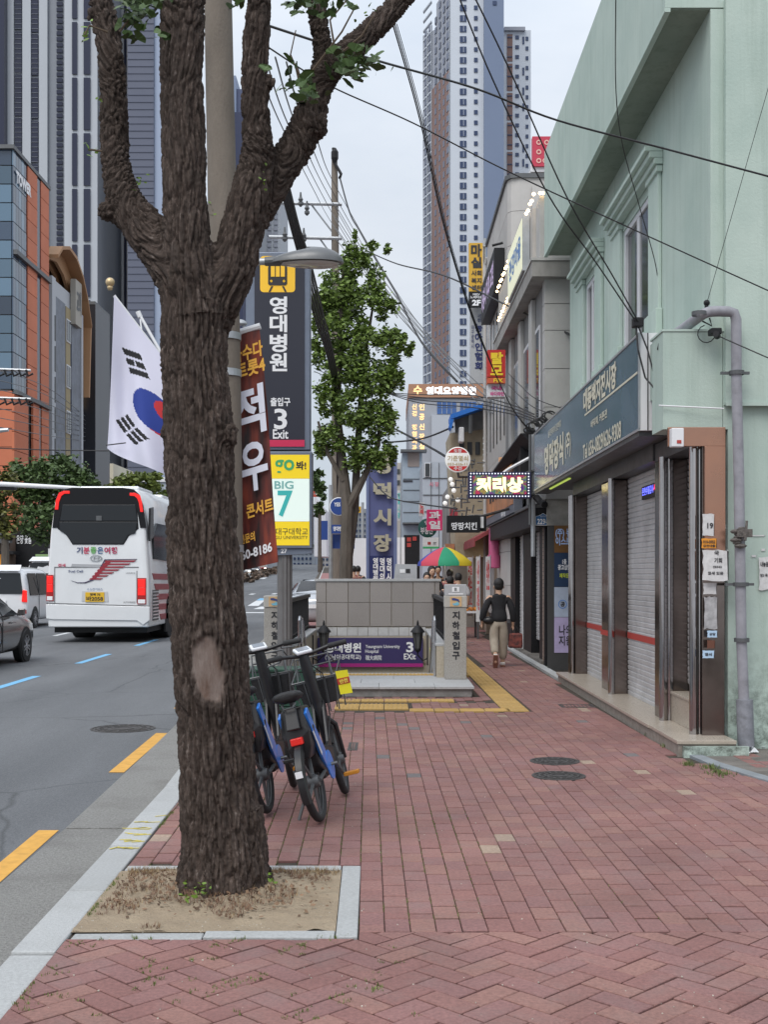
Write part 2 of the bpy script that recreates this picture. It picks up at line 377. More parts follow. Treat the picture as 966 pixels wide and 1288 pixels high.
def clip_poly(poly,nx_,ny_,c):
 out=[]
 for i in range(len(poly)):
  a,b_=poly[i],poly[(i+1)%len(poly)];fa=nx_*a[0]+ny_*a[1]-c;fb=nx_*b_[0]+ny_*b_[1]-c
  if fa<=0:out.append(a)
  if(fa<0<fb) or(fb<0<fa):t=fa/(fa-fb);out.append((a[0]+(b_[0]-a[0])*t,a[1]+(b_[1]-a[1])*t))
 return out
def poly_area(p):return abs(sum(p[i][0]*p[(i+1)%len(p)][1]-p[(i+1)%len(p)][0]*p[i][1] for i in range(len(p))))/2 if len(p)>2 else 0
def tilt():return Matrix.Rotation(random.gauss(0,.006),4,'X')@Matrix.Rotation(random.gauss(0,.006),4,'Y')
herr=struct(MB().quad((-1.2,3.9,-.0145),(3.4,3.9,-.0145),(3.4,5.3,-.0145),(-1.2,5.3,-.0145)).build('herringbone_paving',m_sand))
def cut_brick(p,an,lx,ly,planes,parent):
 c,s_=cos(an),sin(an);poly=[(p.x+c*a-s_*b_,p.y+s_*a+c*b_) for a,b_ in((-lx/2,-ly/2),(lx/2,-ly/2),(lx/2,ly/2),(-lx/2,ly/2))]
 for pl in planes:
  poly=clip_poly(poly,*pl)
  if len(poly)<3:return
 if poly_area(poly)<.0012:return
 a=sum(poly[i][0]*poly[(i+1)%len(poly)][1]-poly[(i+1)%len(poly)][0]*poly[i][1] for i in range(len(poly)))
 if a<0:poly=poly[::-1]
 MB().prism([(q[0],q[1],-.03) for q in poly],(0,0,.03+random.gauss(0,.0012))).build('brick',m_brick3,parent)
def put_bricks(items,me,parent,mbm,lx,ly,nmax=300):
 def vis(p):return-(HX+6)<p.x/p.y*FPX<966-HX+6 and HY+EYE/p.y*FPX<1292
 items=sorted(items,key=lambda q:(not vis(q[0]),q[0].y));mass=MB()
 for k,(p,an) in enumerate(items):
  M4=Matrix.Translation(p+Vector((0,0,random.gauss(0,.0012)+terr(p.y))))@Matrix.Rotation(an+random.gauss(0,.0025),4,'Z')@tilt()
  if k<nmax and vis(p):
   o=bpy.data.objects.new('brick',me);COL.objects.link(o);o.matrix_local=M4;o.parent=parent;WL[o.name]=Vector()
  else:brick_geo(mass,M4,lx,ly)
 if mass.v:mass.build('brick',mbm,parent,kind='stuff')
for p in CUT:cut_brick(p,ROT,CX-.007,CY-.007,[(-1,-.0215,-(kerb_x(p.y)+.006+.0215*p.y))],pav)
put_bricks([(p,ROT) for p in REG],me_r,pav,m_brick2,CX-.0042,CY-.017)
whole=[]
for p,an in HB:
 edge=5.353 if p.x>-.14 else 5.243
 if p.y+.125>edge or p.x-.125<kerb_x(p.y)+.006 or(p.y+.125>5.243 and p.x<-.0):
  kx_=kerb_x(p.y)+.006;k0=(0,1,5.353),(-1,-.0215,-(kx_+.0215*p.y))
  if p.y+.125>5.25 and p.x<-.01:
   cut_brick(p,an,LB-.009,WB-.009,[(0,1,5.243),k0[1],(1,0,-.128)],herr)
   cut_brick(p,an,LB-.009,WB-.009,[(0,1,5.353),(-1,0,.128)],herr)
  else:cut_brick(p,an,LB-.009,WB-.009,k0,herr)
 else:whole.append((p,an))
put_bricks(whole,me_h,herr,m_brick4,LB-.009,WB-.009,240)
far_b=M('far_brick',(.25,.115,.11),.85,var=.18,vs=2.5)
mb=MB()
for a,b_ in zip([34,40,48,55,62,70,80,95,110],[40,48,55,62,70,80,95,110,200]):
 mb.quad((kerb_x(a)+.01,a,terr(a)),(4.5,a,terr(a)),(4.5,b_,terr(b_)),(kerb_x(b_)+.01,b_,terr(b_)))
struct(mb.build('distant_pavement',far_b))
# ---- tactile paving
m_tac=M('tactile_yellow',(.43,.275,.09),.8,var=.12,vs=6,obj_rand=.1,dirt=.25,dscale=3,island=0)
tac=struct(MB().quad((1.3,13.99,-.0065),(1.7,13.99,-.0065),(1.5,33,-.0065),(1.1,33,-.0065)).build('tactile_paving',m_sand))
def tile_dot(M4,w=.29):
 mb=MB(M4);mb.box(-w/2,-w/2,-.03,w/2,w/2,.002)
 for a in range(5):
  for b_ in range(5):
   x=(a-2)*.056;y_=(b_-2)*.056;r=.017
   mb.add([(x-r,y_-r,.002),(x+r,y_-r,.002),(x+r,y_+r,.002),(x-r,y_+r,.002),(x-r*.6,y_-r*.6,.008),(x+r*.6,y_-r*.6,.008),(x+r*.6,y_+r*.6,.008),(x-r*.6,y_+r*.6,.008)],
       [(0,1,5,4),(1,2,6,5),(2,3,7,6),(3,0,4,7),(4,5,6,7)])
 return mb
def tile_bar(M4,w=.29):
 mb=MB(M4);mb.box(-w/2,-w/2,-.03,w/2,w/2,.002)
 for a in range(4):
  x=(a-1.5)*.07;r=.016
  mb.add([(x-r,-.13,.002),(x+r,-.13,.002),(x+r,.13,.002),(x-r,.13,.002),(x-r*.6,-.125,.008),(x+r*.6,-.125,.008),(x+r*.6,.125,.008),(x-r*.6,.125,.008)],
      [(0,1,5,4),(1,2,6,5),(2,3,7,6),(3,0,4,7),(4,5,6,7)])
 return mb
for i in range(3):
 for j in range(2):tile_dot(Matrix.Translation((-.5+.3*i+(.0),14.72+.3*(j)-.3,0))).build('tactile_tile',m_tac,tac)
for i in range(9):
 tile_dot(Matrix.Translation((-.5+.3*i,15.3,0))).build('tactile_tile',m_tac,tac) if i<5 else None
for i in range(4):tile_bar(Matrix.Translation((.4+.3*i,14.19,0))@Matrix.Rotation(pi/2,4,'Z')).build('tactile_tile',m_tac,tac)
y=14.19
while y<33:
 tile_bar(Matrix.Translation((strip_x(y)+.16,y,terr(y))),.298).build('tactile_tile',m_tac,tac);y+=.3
# ---- road markings
m_ora=M('orange_line_paint',(.62,.33,.06),.7,var=.12,vs=12,dirt=.35,dscale=9)
m_blue=M('blue_line_paint',(.16,.42,.66),.7,var=.1,vs=10,dirt=.2,dscale=6)
m_wht=M('white_line_paint',(.6,.62,.63),.7,var=.1,vs=8,dirt=.3,dscale=5)
mk=struct(MB().quad((kerb_x(3)-1.08,2.6,ROADZ+.004),(kerb_x(3)-.95,2.6,ROADZ+.004),(kerb_x(5)-.95,5.35,ROADZ+.004),(kerb_x(5)-1.08,5.35,ROADZ+.004)).build('orange_lane_line',m_ora)) if 0 else None
def dash(name,m,x0f,w,y0,y1,z=ROADZ+.004):
 mb=MB();n=max(1,int((y1-y0)/3));ys=[y0+(y1-y0)*i/n for i in range(n+1)];vs=[]
 for y in ys:vs+=[(x0f(y),y,z+terr(y)),(x0f(y)+w,y,z+terr(y))]
 mb.add(vs,[(2*i,2*i+1,2*i+3,2*i+2) for i in range(n)]);return struct(mb.build(name,m))
ox=lambda y:-2.44-.035*(y-10.4)
dash('orange_lane_dash',m_ora,ox,.135,5.45,8.04);dash('orange_lane_dash',m_ora,ox,.135,10.4,13.0)
for a in(15.4,20.4,25.4):dash('orange_lane_dash',m_ora,lambda y:kerb_x(y)-.95,.135,a,a+2.6)
bl=lambda y:-6.08-.018*(y-20) if y<32 else-6.3-.05*(y-32)
for a in(11.5,17.6,23.3,29.2,35.0,41.0,47):dash('blue_lane_dash',m_blue,bl,.15,a,a+2.8)
wl=lambda y:bl(y)-3.2
for a in range(10,70,8):dash('white_lane_dash',m_wht,wl,.15,a,a+3.5)
def mark_px(name,m,pts):
 mb=MB();vs=[]
 for px,py in pts:
  y=FPX*(EYE-ROADZ)/(py-HY)
  for _ in range(12):y=FPX*(EYE-ROADZ-.004-terr(y))/(py-HY)
  vs.append(((px-HX)/FPX*y,y,ROADZ+terr(y)+.004))
 mb.add(vs,[tuple(range(len(vs)))]);return struct(mb.build(name,m))
mark_px('white_arrow_marking',m_wht,[(311,762),(322,755.5),(333,755),(325,762)])
mark_px('blue_arrow_marking',m_blue,[(322,755),(327,752.5),(338,752.5),(333,755)])
mark_px('white_arrow_marking',m_wht,[(318,766),(328,763),(345,763),(345,766)])
mark_px('white_stop_line',m_wht,[(309,771),(309,770),(345,770),(345,771)])
for a in((312,748,322,746.8),(326,740.5,336,739.5),(340,747.6,350,746.5),(314,739.8,322,739),(352,736,358,735.4)):mark_px('white_lane_dash',m_wht,[(a[0],a[1]),(a[0]+4,a[3]),(a[2],a[3]),(a[2]-4,a[1])])
# ---- manholes and drains
m_iron=M('cast_iron',(.085,.08,.078),.6,.5,var=.35,vs=30,bump=.5,bs=90)
def manhole(x,y,r,z,label,grp='manhole covers'):
 mb=MB();mb.lathe([(r+.03,-.01),(r+.03,.003),(r+.005,.004),(r+.005,-.002)],40,Matrix.Translation((x,y,z)),cap=False)
 t=thing('manhole_cover',label,'manhole cover',(x,y,z),group=grp);mb.build('frame',m_iron,t)
 mb=MB();mb.lathe([(r,-.01),(r,.001),(0.001,.001)],40,Matrix.Translation((x,y,z)),cap=False)
 for ring in(.3,.55,.8):
  mb.lathe([(r*ring,.001),(r*ring,.006),(r*(ring+.09),.006),(r*(ring+.09),.001)],32,Matrix.Translation((x,y,z)),cap=False)
 for k in range(16):
  a=2*pi*k/16;M4=Matrix.Translation((x,y,z))@Matrix.Rotation(a,4,'Z');mb.box(r*.6,-.008,.001,r*.95,.008,.0065,M4)
 mb.build('lid',m_iron,t)
G=lambda px,py:((px-HX)/(py-HY)*EYE,FPX*EYE/(py-HY))
x,y=G(698,957.5);manhole(x,y,.185,.002,'round iron manhole cover in the brick pavement, farther of the pair')
x,y=G(703,976);manhole(x,y,.185,.002,'round iron manhole cover in the brick pavement, nearer of the pair')
manhole(-2.98,13.4,.33,ROADZ+.003,'round iron manhole cover in the asphalt near the orange dashes','manhole covers')
def grate(x,y,w,l,label):
 t=thing('drain_grate',label,'drain grate',(x,y,0),group='drain grates in the pavement')
 mb=MB();f=.03
 mb.box(x-w/2,y-l/2,-.02,x+w/2,y-l/2+f,.004);mb.box(x-w/2,y+l/2-f,-.02,x+w/2,y+l/2,.004)
 mb.box(x-w/2,y-l/2+f,-.02,x-w/2+f,y+l/2-f,.004);mb.box(x+w/2-f,y-l/2+f,-.02,x+w/2,y+l/2-f,.004);mb.build('frame',m_iron,t)
 mb=MB();n=int(w/.045)
 for k in range(1,n):mb.box(x-w/2+k*w/n-.007,y-l/2+f,-.012,x-w/2+k*w/n+.007,y+l/2-f,.003)
 mb.build('bars',m_iron,t,kind='stuff')
x,y=G(726,888);grate(x,y,.42,.34,'long iron drain grate beside the shop step')
x,y=G(444,939);grate(x,y,.09,.5,'narrow iron drain strip right of the blue bicycles')
# ---- tree pit
pit=struct(MB().quad((-1.425,5.35,.0),(-.24,5.35,.0),(-.252,6.46,.0),(-1.448,6.46,.0)).build('tree_pit',m_earth))
def stone(mb_pts,z1=.006,name='frame_stone'):MB().prism([(a,b_,-.12) for a,b_ in mb_pts],(0,0,.12+z1)).build(name,m_granite,pit,bev=.006)
stone([(-.232,5.265),(-.135,5.265),(-.15,6.555),(-.25,6.555)])
stone([(-.82,5.27),(-.238,5.262),(-.238,5.365),(-.82,5.362)],.004);stone([(-1.405,5.25),(-.826,5.268),(-.826,5.36),(-1.405,5.345)],-.004)
stone([(-1.43,6.46),(-.84,6.465),(-.84,6.56),(-1.43,6.555)]);stone([(-.834,6.465),(-.256,6.465),(-.256,6.56),(-.834,6.56)])
vs=[];nx,ny=60,60
for j in range(ny+1):
 for i in range(nx+1):
  u,v=i/nx,j/ny;yy_=5.36+1.108*v;xx=(kerb_x(yy_)+.004)*(1-u)+(-.236-.0145*(yy_-5.36))*u
  r=sqrt((xx+.83)**2+(yy_-6.03)**2)
  z=.0+.05*math.exp(-(r/.36)**2)+.016*noise.noise(Vector((xx*4,yy_*4,0)))+.012*noise.noise(Vector((xx*14,yy_*14,0)))
  vs.append((xx,yy_,z))
MB().add(vs,[(j*(nx+1)+i,j*(nx+1)+i+1,(j+1)*(nx+1)+i+1,(j+1)*(nx+1)+i) for j in range(ny) for i in range(nx)]).build('soil',m_earth,pit,smooth=True)
def blades(name,m,spots,h,w,lean=.5,n=3,kind='stuff'):
 mb=MB()
 for(x,y,z) in spots:
  for k in range(n):
   a=random.uniform(0,2*pi);hh=h*random.uniform(.35,1.1);l=lean*hh*random.random();dx,dy=cos(a),sin(a);ww=w*random.uniform(.6,1.3)
   px,py=-dy*ww,dx*ww;ox_,oy_=random.gauss(0,w*2),random.gauss(0,w*2)
   mb.add([(x+ox_-px,y+oy_-py,z),(x+ox_+px,y+oy_+py,z),(x+ox_+dx*l*.5+px*.7,y+oy_+dy*l*.5+py*.7,z+hh*.6),(x+ox_+dx*l*.5-px*.7,y+oy_+dy*l*.5-py*.7,z+hh*.6),(x+ox_+dx*l,y+oy_+dy*l,z+hh)],
       [(0,1,2,3),(3,2,4)])
 return tag(mb.build(name,m),kind=kind)
m_dry=M('dry_weed',(.17,.095,.06),.9,var=.4,vs=30,island=.35);m_dry2=M('straw_weed',(.27,.19,.10),.9,var=.4,vs=30,island=.35)
m_weed=M('green_weed',(.115,.15,.035),.8,var=.35,vs=25,island=.3)
sp=[];sp2=[];sp3=[]
while len(sp)<1000:
 x=random.uniform(-1.38,-.3);y=random.uniform(5.38,6.45);r=sqrt((x+.8)**2+(y-6.0)**2)
 dn=noise.noise(Vector((x*4,y*4,3)))
 if(r<.5 and dn>-.28+r*.5 and x<-.45) or(x<-.95 and y>5.6 and dn>-.1) or dn>.42:sp.append((x,y,.004+.05*math.exp(-(r/.36)**2)))
for k in range(700):
 x=random.uniform(-1.4,-.26);y=6.42+random.gauss(0,.03);sp2.append((x,min(y,6.46),.004))
for q in sp[::4]:sp2.append((q[0]+.02,q[1],q[2]))
blades('dry_weeds',m_dry,sp,.026,.0017,1.3);blades('straw_weeds',m_dry2,sp2,.03,.0012,1.6,3)
for k in range(7000):
 i=random.randint(-12,6 if random.random()<.8 else 18);y=random.uniform(5.5,14) if random.random()<.6 else random.uniform(5.5,9);x=i*CX-.1-ROT*y-CX/2
 if x<kerb_x(y)+.02 or in_pit(x,y) or noise.noise(Vector((x*1.5,y*1.2,7)))<-.12+max(0,x)*.25:continue
 sp3.append((x,y,-.012))
for k in range(260):
 x=random.uniform(-1.4,.1);y=random.uniform(4.9,5.3) if random.random()<.3 else random.uniform(4.3,5.3)
 if noise.noise(Vector((x*5,y*5,1)))>.12 and x>kerb_x(y)+.03:sp3+=[(x+random.gauss(0,.012),y+random.gauss(0,.012),-.004) for _ in range(4)]
for k in range(900):
 y=random.uniform(4.4,13);x=kerb_x(y)+.012+abs(random.gauss(0,.01))
 if noise.noise(Vector((x,y*2,5)))>-.05:sp3.append((x,y,-.002))
blades('joint_weeds',m_weed,sp3,.017,.0017,.9,4)
mb=MB()
for k in range(420):
 a=random.uniform(0,6.28);r=abs(random.gauss(.3,.17));x=-.82+r*cos(a)*1.3;y=5.98+r*sin(a)*.9
 if not(-1.38<x<-.28 and 5.4<y<6.44):continue
 s=random.uniform(.006,.018);q=random.uniform(0,3);u=Vector((cos(q),sin(q),random.gauss(0,.25)))*s;v=Vector((-sin(q),cos(q),random.gauss(0,.25)))*s*.6;c=Vector((x,y,.012+.05*math.exp(-(r/.36)**2)))
 mb.add([c-u,c-v*1.2-Vector((0,0,.004)),c+u,c+v+Vector((0,0,.004))],[(0,1,2,3)])
tag(mb.build('leaf_litter',M('dead_leaf',(.16,.10,.06),.9,island=.5)),kind='stuff')
m_litter=M('pale_grit',(.45,.42,.36),.9,island=.4)
mb=MB()
for k in range(900):
 y=4.3+9*random.random()**1.6;x=random.uniform(-1.3,3.0)
 if random.random()<.5:x=random.uniform(-1.4,-.25);y=random.uniform(5.35,6.4)
 s=random.uniform(.001,.0035);z=.001 if not in_pit(x,y) else .0;a=random.uniform(0,3)
 mb.box(-s,-s*.6,-.002,s,s*.6,s*.7,Matrix.Translation((x,y,z))@Matrix.Rotation(a,4,'Z'))
tag(mb.build('grit',m_litter),kind='stuff')
# ---- apron of old paving right of the bent kerb
ap=[(2.66,10.66),(2.72,10.1),(2.9,9.4),(3.2,8.5),(4.0,6.6)]
apron=struct(MB().add([(q[0]+.1,q[1],.003) for q in ap]+[(9,6.6,.003),(9,11.05,.003),(2.8,11.05,.003)],[tuple(range(len(ap)+3))[::-1]]).build('side_apron',m_dirtyconc))
for a,b_ in zip(ap,ap[1:]):
 n=1 if(Vector(a)-Vector(b_)).length<.7 else 2
 for k in range(n):
  p=Vector(a).lerp(Vector(b_),k/n);q=Vector(a).lerp(Vector(b_),(k+.985)/n)
  MB().prism([(p.x,p.y,-.08),(p.x+.115,p.y+.02,-.08),(q.x+.115,q.y+.02,-.08),(q.x,q.y,-.08)],(0,0,.095)).build('edging_stone',M('edging',(.23,.25,.27),.75,var=.15,vs=6,bump=.4,bs=100),apron,bev=.006)
k=0
for j in range(40):
 for i in range(34):
  x=3.0+i*.117;y=6.7+j*.229+(.115 if i%2 else 0)
  lim=2.9+max(0,10.1-y)*.37
  if x<lim+.12 or y>10.75-.0 or y>9.6 and noise.noise(Vector((x*2,y*2,2)))>-.05:continue
  HBX=Matrix.Translation((x,y,.006+random.gauss(0,.003)))@Matrix.Rotation(.05,4,'Z')
  o=bpy.data.objects.new('old_brick',me_r);COL.objects.link(o);o.matrix_local=HBX;o.parent=apron;WL[o.name]=Vector();k+=1
# ------------------------------------------------------------------ the big street tree
def bark_mat():
 m=bpy.data.materials.new('furrowed_bark');m.use_nodes=True;nt=m.node_tree;N=nt.nodes;L=nt.links;b=N['Principled BSDF']
 at=N.new('ShaderNodeAttribute');at.attribute_name='bark_uv';wo=N.new('ShaderNodeAttribute');wo.attribute_name='wound'
 def nz(vec,s,d=6,r=.6,st=None):
  n=N.new('ShaderNodeTexNoise');n.inputs['Scale'].default_value=s;n.inputs['Detail'].default_value=d;n.inputs['Roughness'].default_value=r
  if st:mp=N.new('ShaderNodeMapping');mp.inputs['Scale'].default_value=st;L.new(vec,mp.inputs[0]);vec=mp.outputs[0]
  L.new(vec,n.inputs['Vector']);return n.outputs[0]
 r=N.new('ShaderNodeValToRGB');e=r.color_ramp.elements;e[0].position=.38;e[0].color=(.026,.019,.016,1);e[1].position=.66;e[1].color=(.25,.215,.195,1)
 q=e.new(.5);q.color=(.066,.049,.041,1);q=e.new(.57);q.color=(.10,.072,.06,1)
 L.new(nz(at.outputs['Vector'],2.2,10,.78),r.inputs[0])
 tc=N.new('ShaderNodeTexCoord');big=nz(tc.outputs['Object'],1.4,5)
 mr=N.new('ShaderNodeMapRange');mr.inputs['From Min'].default_value=.3;mr.inputs['From Max'].default_value=.7;mr.inputs['To Min'].default_value=.7;mr.inputs['To Max'].default_value=1.3;L.new(big,mr.inputs[0])
 cb=N.new('ShaderNodeCombineColor');[L.new(mr.outputs[0],cb.inputs[i]) for i in range(3)]
 mx=N.new('ShaderNodeMixRGB');mx.blend_type='MULTIPLY';mx.inputs[0].default_value=1;L.new(r.outputs[0],mx.inputs[1]);L.new(cb.outputs[0],mx.inputs[2])
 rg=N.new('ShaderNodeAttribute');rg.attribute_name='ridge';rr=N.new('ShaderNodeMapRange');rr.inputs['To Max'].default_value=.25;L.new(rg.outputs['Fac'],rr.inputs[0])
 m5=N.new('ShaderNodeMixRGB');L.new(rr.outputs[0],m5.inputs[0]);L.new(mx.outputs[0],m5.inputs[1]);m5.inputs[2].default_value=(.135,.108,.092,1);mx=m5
 wr=N.new('ShaderNodeValToRGB');e=wr.color_ramp.elements;e[0].position=.3;e[0].color=(.13,.075,.052,1);e[1].position=.68;e[1].color=(.30,.25,.225,1)
 L.new(nz(tc.outputs['Object'],9,7,.7,(1.4,1.4,.35)),wr.inputs[0])
 m2=N.new('ShaderNodeMixRGB');L.new(wo.outputs['Fac'],m2.inputs[0]);L.new(mx.outputs[0],m2.inputs[1]);L.new(wr.outputs[0],m2.inputs[2])
 L.new(m2.outputs[0],b.inputs['Base Color']);b.inputs['Roughness'].default_value=.9;b.inputs['Specular IOR Level'].default_value=.25
 bp=N.new('ShaderNodeBump');bp.inputs['Strength'].default_value=1;bp.inputs['Distance'].default_value=.014;L.new(nz(at.outputs['Vector'],3.2,8,.78),bp.inputs['Height']);L.new(bp.outputs[0],b.inputs['Normal'])
 return m
TD=6.05;TSC=FPX/TD
tree=thing('street_tree','thick dark furrowed tree trunk with forked limbs rising from the earth pit in the foreground','tree',(-.83,TD,0))
LIMBS=[
 [(283,1150,60,0),(282,1118,59,0),(282,1085,55,0),(277,1040,51,0),(274,980,48.5,0),(269,900,46.5,0),(263,800,48.5,0),(256,710,46.5,0),(252,620,44,0),(249,540,45,0),(244,470,42,0),(244,420,42,0),(247,380,44,0)],
 [(246,420,40,0),(236,370,37,0),(214,325,33,.02),(182,288,28,.05),(158,256,24,.06),(146,215,19.5,.08),(143,160,18,.1),(142,110,17.5,.1),(137,60,17,.12),(127,0,16.5,.15),(118,-50,15,.2)],
 [(246,400,40,-.02),(238,330,32,-.04),(233,270,29.5,-.05),(231,190,28.5,-.05),(228,100,28,-.05),(230,0,29,-.04),(231,-60,27,0)],
 [(250,415,36,.02),(284,352,33,.02),(302,300,29,.01),(316,240,27,-.01),(324,195,22,-.03),(322,150,18.5,-.05),(321,90,18,-.08),(324,0,16.5,-.12),(326,-50,15,-.15)],
 [(302,300,26,.03),(330,250,24,.04),(352,214,23,.06),(375,180,23,.08),(392,138,21,.1),(406,96,20,.12),(436,66,17,.16),(468,38,16,.2),(506,-2,14.5,.25),(540,-45,13,.3)],
 [(404,105,17,.12),(406,66,13.5,.12),(400,20,12.5,.1),(396,-50,11.5,.05)]]
mb=MB();BONES=[]
for limb in LIMBS:
 pts=[];rr=[]
 for(x,y,r,dz) in limb:
  d=TD+dz*1.2;pts.append(P(x,y,d));rr.append(r/FPX*d)
 P2=[];R2=[]
 for i in range(len(pts)-1):
  p0=pts[max(0,i-1)];p1=pts[i];p2=pts[i+1];p3=pts[min(len(pts)-1,i+2)]
  for k in range(6):
   t=k/6;P2.append(.5*((2*p1)+(p2-p0)*t+(2*p0-5*p1+4*p2-p3)*t*t+(3*p1-p0-3*p2+p3)*t**3));R2.append(rr[i]*(1-t)+rr[i+1]*t)
 P2.append(pts[-1]);R2.append(rr[-1]);mb.tube(P2,R2,28)
 for a,b_,ra in zip(P2,P2[1:],R2):BONES.append((a,b_,ra))
for c,r in((P(134,266,6.1),.055),(P(152,268,6.12),.075),(P(282,548,6.0),.082),(P(206,545,6.0),.03),(P(338,104,5.95),.04),(P(396,158,6.12),.075),(P(120,20,6.2),.05)):mb.ball(c,r,14)
for k in range(9):
 a=2*pi*k/9+.3;c=Vector((-.83,TD,0));u=Vector((cos(a),sin(a),0))
 mb.tube([c+u*.12+Vector((0,0,.42)),c+u*.165+Vector((0,0,.16)),c+u*.225+Vector((0,0,-.04))],[.08,.07,.045],10)
raw=mb.build('trunk',None)
raw_me=raw.data
rm=raw.modifiers.new('r','REMESH');rm.mode='VOXEL';rm.voxel_size=.0068
sm=raw.modifiers.new('s','SMOOTH');sm.factor=.5;sm.iterations=5
me=bake(raw)
me.name='trunk'
import numpy as np
nv=len(me.vertices);co=np.empty(nv*3,np.float32);me.vertices.foreach_get('co',co);co=co.reshape(-1,3)
nr=np.empty(nv*3,np.float32);me.vertices.foreach_get('normal',nr);nr=nr.reshape(-1,3)
W_=np.zeros((nv,1));AX=np.zeros((nv,3))
for a,b_,ra in BONES[::2]:
 a_=np.array(a);d_=np.array(b_-a);L2=float(d_@d_);ln=sqrt(L2)
 t=np.clip(((co-a_)@d_)/L2,0,1);q=co-(a_+t[:,None]*d_);dist=np.sqrt((q*q).sum(1))/ra
 w=1/(.02+dist)**10;W_[:,0]+=w;AX+=w[:,None]*(d_/ln)
AX/=np.linalg.norm(AX,axis=1)[:,None]
lo_=np.clip((3.1-co[:,2])/1.5,0,1)[:,None];AX=AX*(1-lo_)+np.array([-.06,0,.998])*lo_;AX/=np.linalg.norm(AX,axis=1)[:,None]
org=np.array(P(252,380,TD));rel=co-org;along=(rel*AX).sum(1);perp=rel-along[:,None]*AX
UV=perp*32+AX*(along*4.6)[:,None]
wc=np.array(P(259,845,TD-.2));wx=(co[:,0]-wc[0])/(.088);wz=(co[:,2]-wc[2])/.185
wr_=np.sqrt((wx+.25*wz)**2+wz**2);wn=np.array([noise.noise(Vector((a*9,b_*9,c_*6))) for a,b_,c_ in co])*.34;wr_=wr_+wn;wound=np.clip((.98-wr_)/.12,0,1)*(co[:,1]<TD)
lip=np.exp(-((wr_-1.12)/.16)**2)*(co[:,1]<TD)
disp=np.zeros(nv);ridge=np.zeros(nv);NZ=noise
for i in range(nv):
 u=UV[i];v=Vector((u[0],u[1],u[2]));w=v+NZ.noise_vector(v*.7)*.42
 d,_=NZ.voronoi(w);e=d[1]-d[0]
 if e!=e:e=.5
 c=min(1.,e/.30)
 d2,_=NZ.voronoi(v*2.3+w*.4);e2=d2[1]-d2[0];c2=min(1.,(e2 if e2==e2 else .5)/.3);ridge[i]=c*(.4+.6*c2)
 fine=NZ.noise(v*2.6)*.006+NZ.noise(Vector(co[i])*75)*.0045+NZ.noise(Vector((v.x*3.5,v.y*3.5,v.z*9)))*.004
 disp[i]=(c**.8-1)*.024+(c2-1)*.006+fine+NZ.noise(Vector(co[i])*5)*.008
hh=np.clip(1.3-(4.6-co[:,2])*0,.4,1)*np.where(co[:,2]>3.1,.72,1.0)
disp=disp*hh*(1-.85*wound)-.016*wound+.014*lip
co2=co+nr*disp[:,None]
me.vertices.foreach_set('co',co2.astype(np.float32).ravel())
a1=me.attributes.new('bark_uv','FLOAT_VECTOR','POINT');a1.data.foreach_set('vector',UV.astype(np.float32).ravel())
a2=me.attributes.new('wound','FLOAT','POINT');a2.data.foreach_set('value',wound.astype(np.float32))
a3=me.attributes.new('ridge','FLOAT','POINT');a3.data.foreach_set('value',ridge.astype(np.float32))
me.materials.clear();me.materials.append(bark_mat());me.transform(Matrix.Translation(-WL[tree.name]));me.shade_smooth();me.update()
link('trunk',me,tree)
print('trunk verts',nv)
m_leaf=M('ginkgo_leaf',(.045,.085,.018),.55,var=.3,vs=20,obj_rand=.35)
m_leafy=M('young_leaf',(.13,.22,.025),.5,obj_rand=.2)
def fan_leaf(m):
 vs=[(0,0,0)];n=7
 for k in range(n+1):
  a=-1.15+2.3*k/n;r=1-(.16 if k in(3,4) else 0)+.04*sin(k*2.3);vs.append((sin(a)*r,cos(a)*r,.1*abs(a)+.05*sin(k*3)))
 me_=bpy.data.meshes.new('leaf');me_.from_pydata(vs+[(0,-.5,-.05),(.03,-.5,-.05)],[],[(0,k+1,k+2) for k in range(n)]+[(0,9,10)]);me_.materials.append(m);return me_
L1=fan_leaf(m_leaf);L2=fan_leaf(m_leafy);crown=thing('crown',None,None,WL[tree.name]);crown.parent=tree;crown.location=(0,0,0)
def leaves(px,py,sx,sy,n,d=5.9,s=.038,me_=None,dd=.12):
 for _ in range(n):
  p=P(px+random.gauss(0,sx),py+random.gauss(0,sy),d+random.gauss(0,dd));o=bpy.data.objects.new('leaf',me_ or L1);COL.objects.link(o)
  k=s*random.uniform(.6,1.15);o.parent=crown;WL[o.name]=WL[tree.name]
  o.matrix_local=Matrix.Translation(p-WL[tree.name])@Matrix.Rotation(random.uniform(0,6.3),4,'Z')@Matrix.Rotation(random.gauss(2.4,.7),4,'X')@Matrix.Rotation(random.gauss(0,.5),4,'Y')@Matrix.Scale(k,4)
leaves(172,14,13,17,70,s=.045);leaves(160,2,10,8,20,s=.045);leaves(202,48,4,6,5,s=.05);leaves(196,0,10,6,14,s=.045)
leaves(446,80,14,11,80,5.95,s=.043);leaves(385,112,7,11,30,s=.045);leaves(366,96,5,13,10);leaves(372,8,10,7,20);leaves(418,6,16,9,26);leaves(296,8,5,8,9);leaves(335,92,4,5,3)
leaves(390,118,14,5,8,5.9);leaves(459,14,8,6,6,s=.02,me_=L2)
leaves(110,38,6,8,9,6.05,.02,L2);leaves(113,188,5,6,8,6.0,.018,L2);leaves(176,232,5,5,8,5.95,.016,L2);leaves(124,126,3,4,4,6,.016,L2);leaves(330,232,3,5,5,5.9,.014,L2);leaves(337,212,3,3,4,5.9,.014,L2);leaves(268,266,3,6,5,5.9,.014,L2);leaves(355,115,5,4,3,5.9,.03,L2)
leaves(248,1120,9,7,22,5.72,.016,L2,.03);leaves(236,1128,4,5,8,5.7,.018,L2,.02);leaves(340,1108,4,6,9,5.8,.015,L2,.02)
mb=MB()
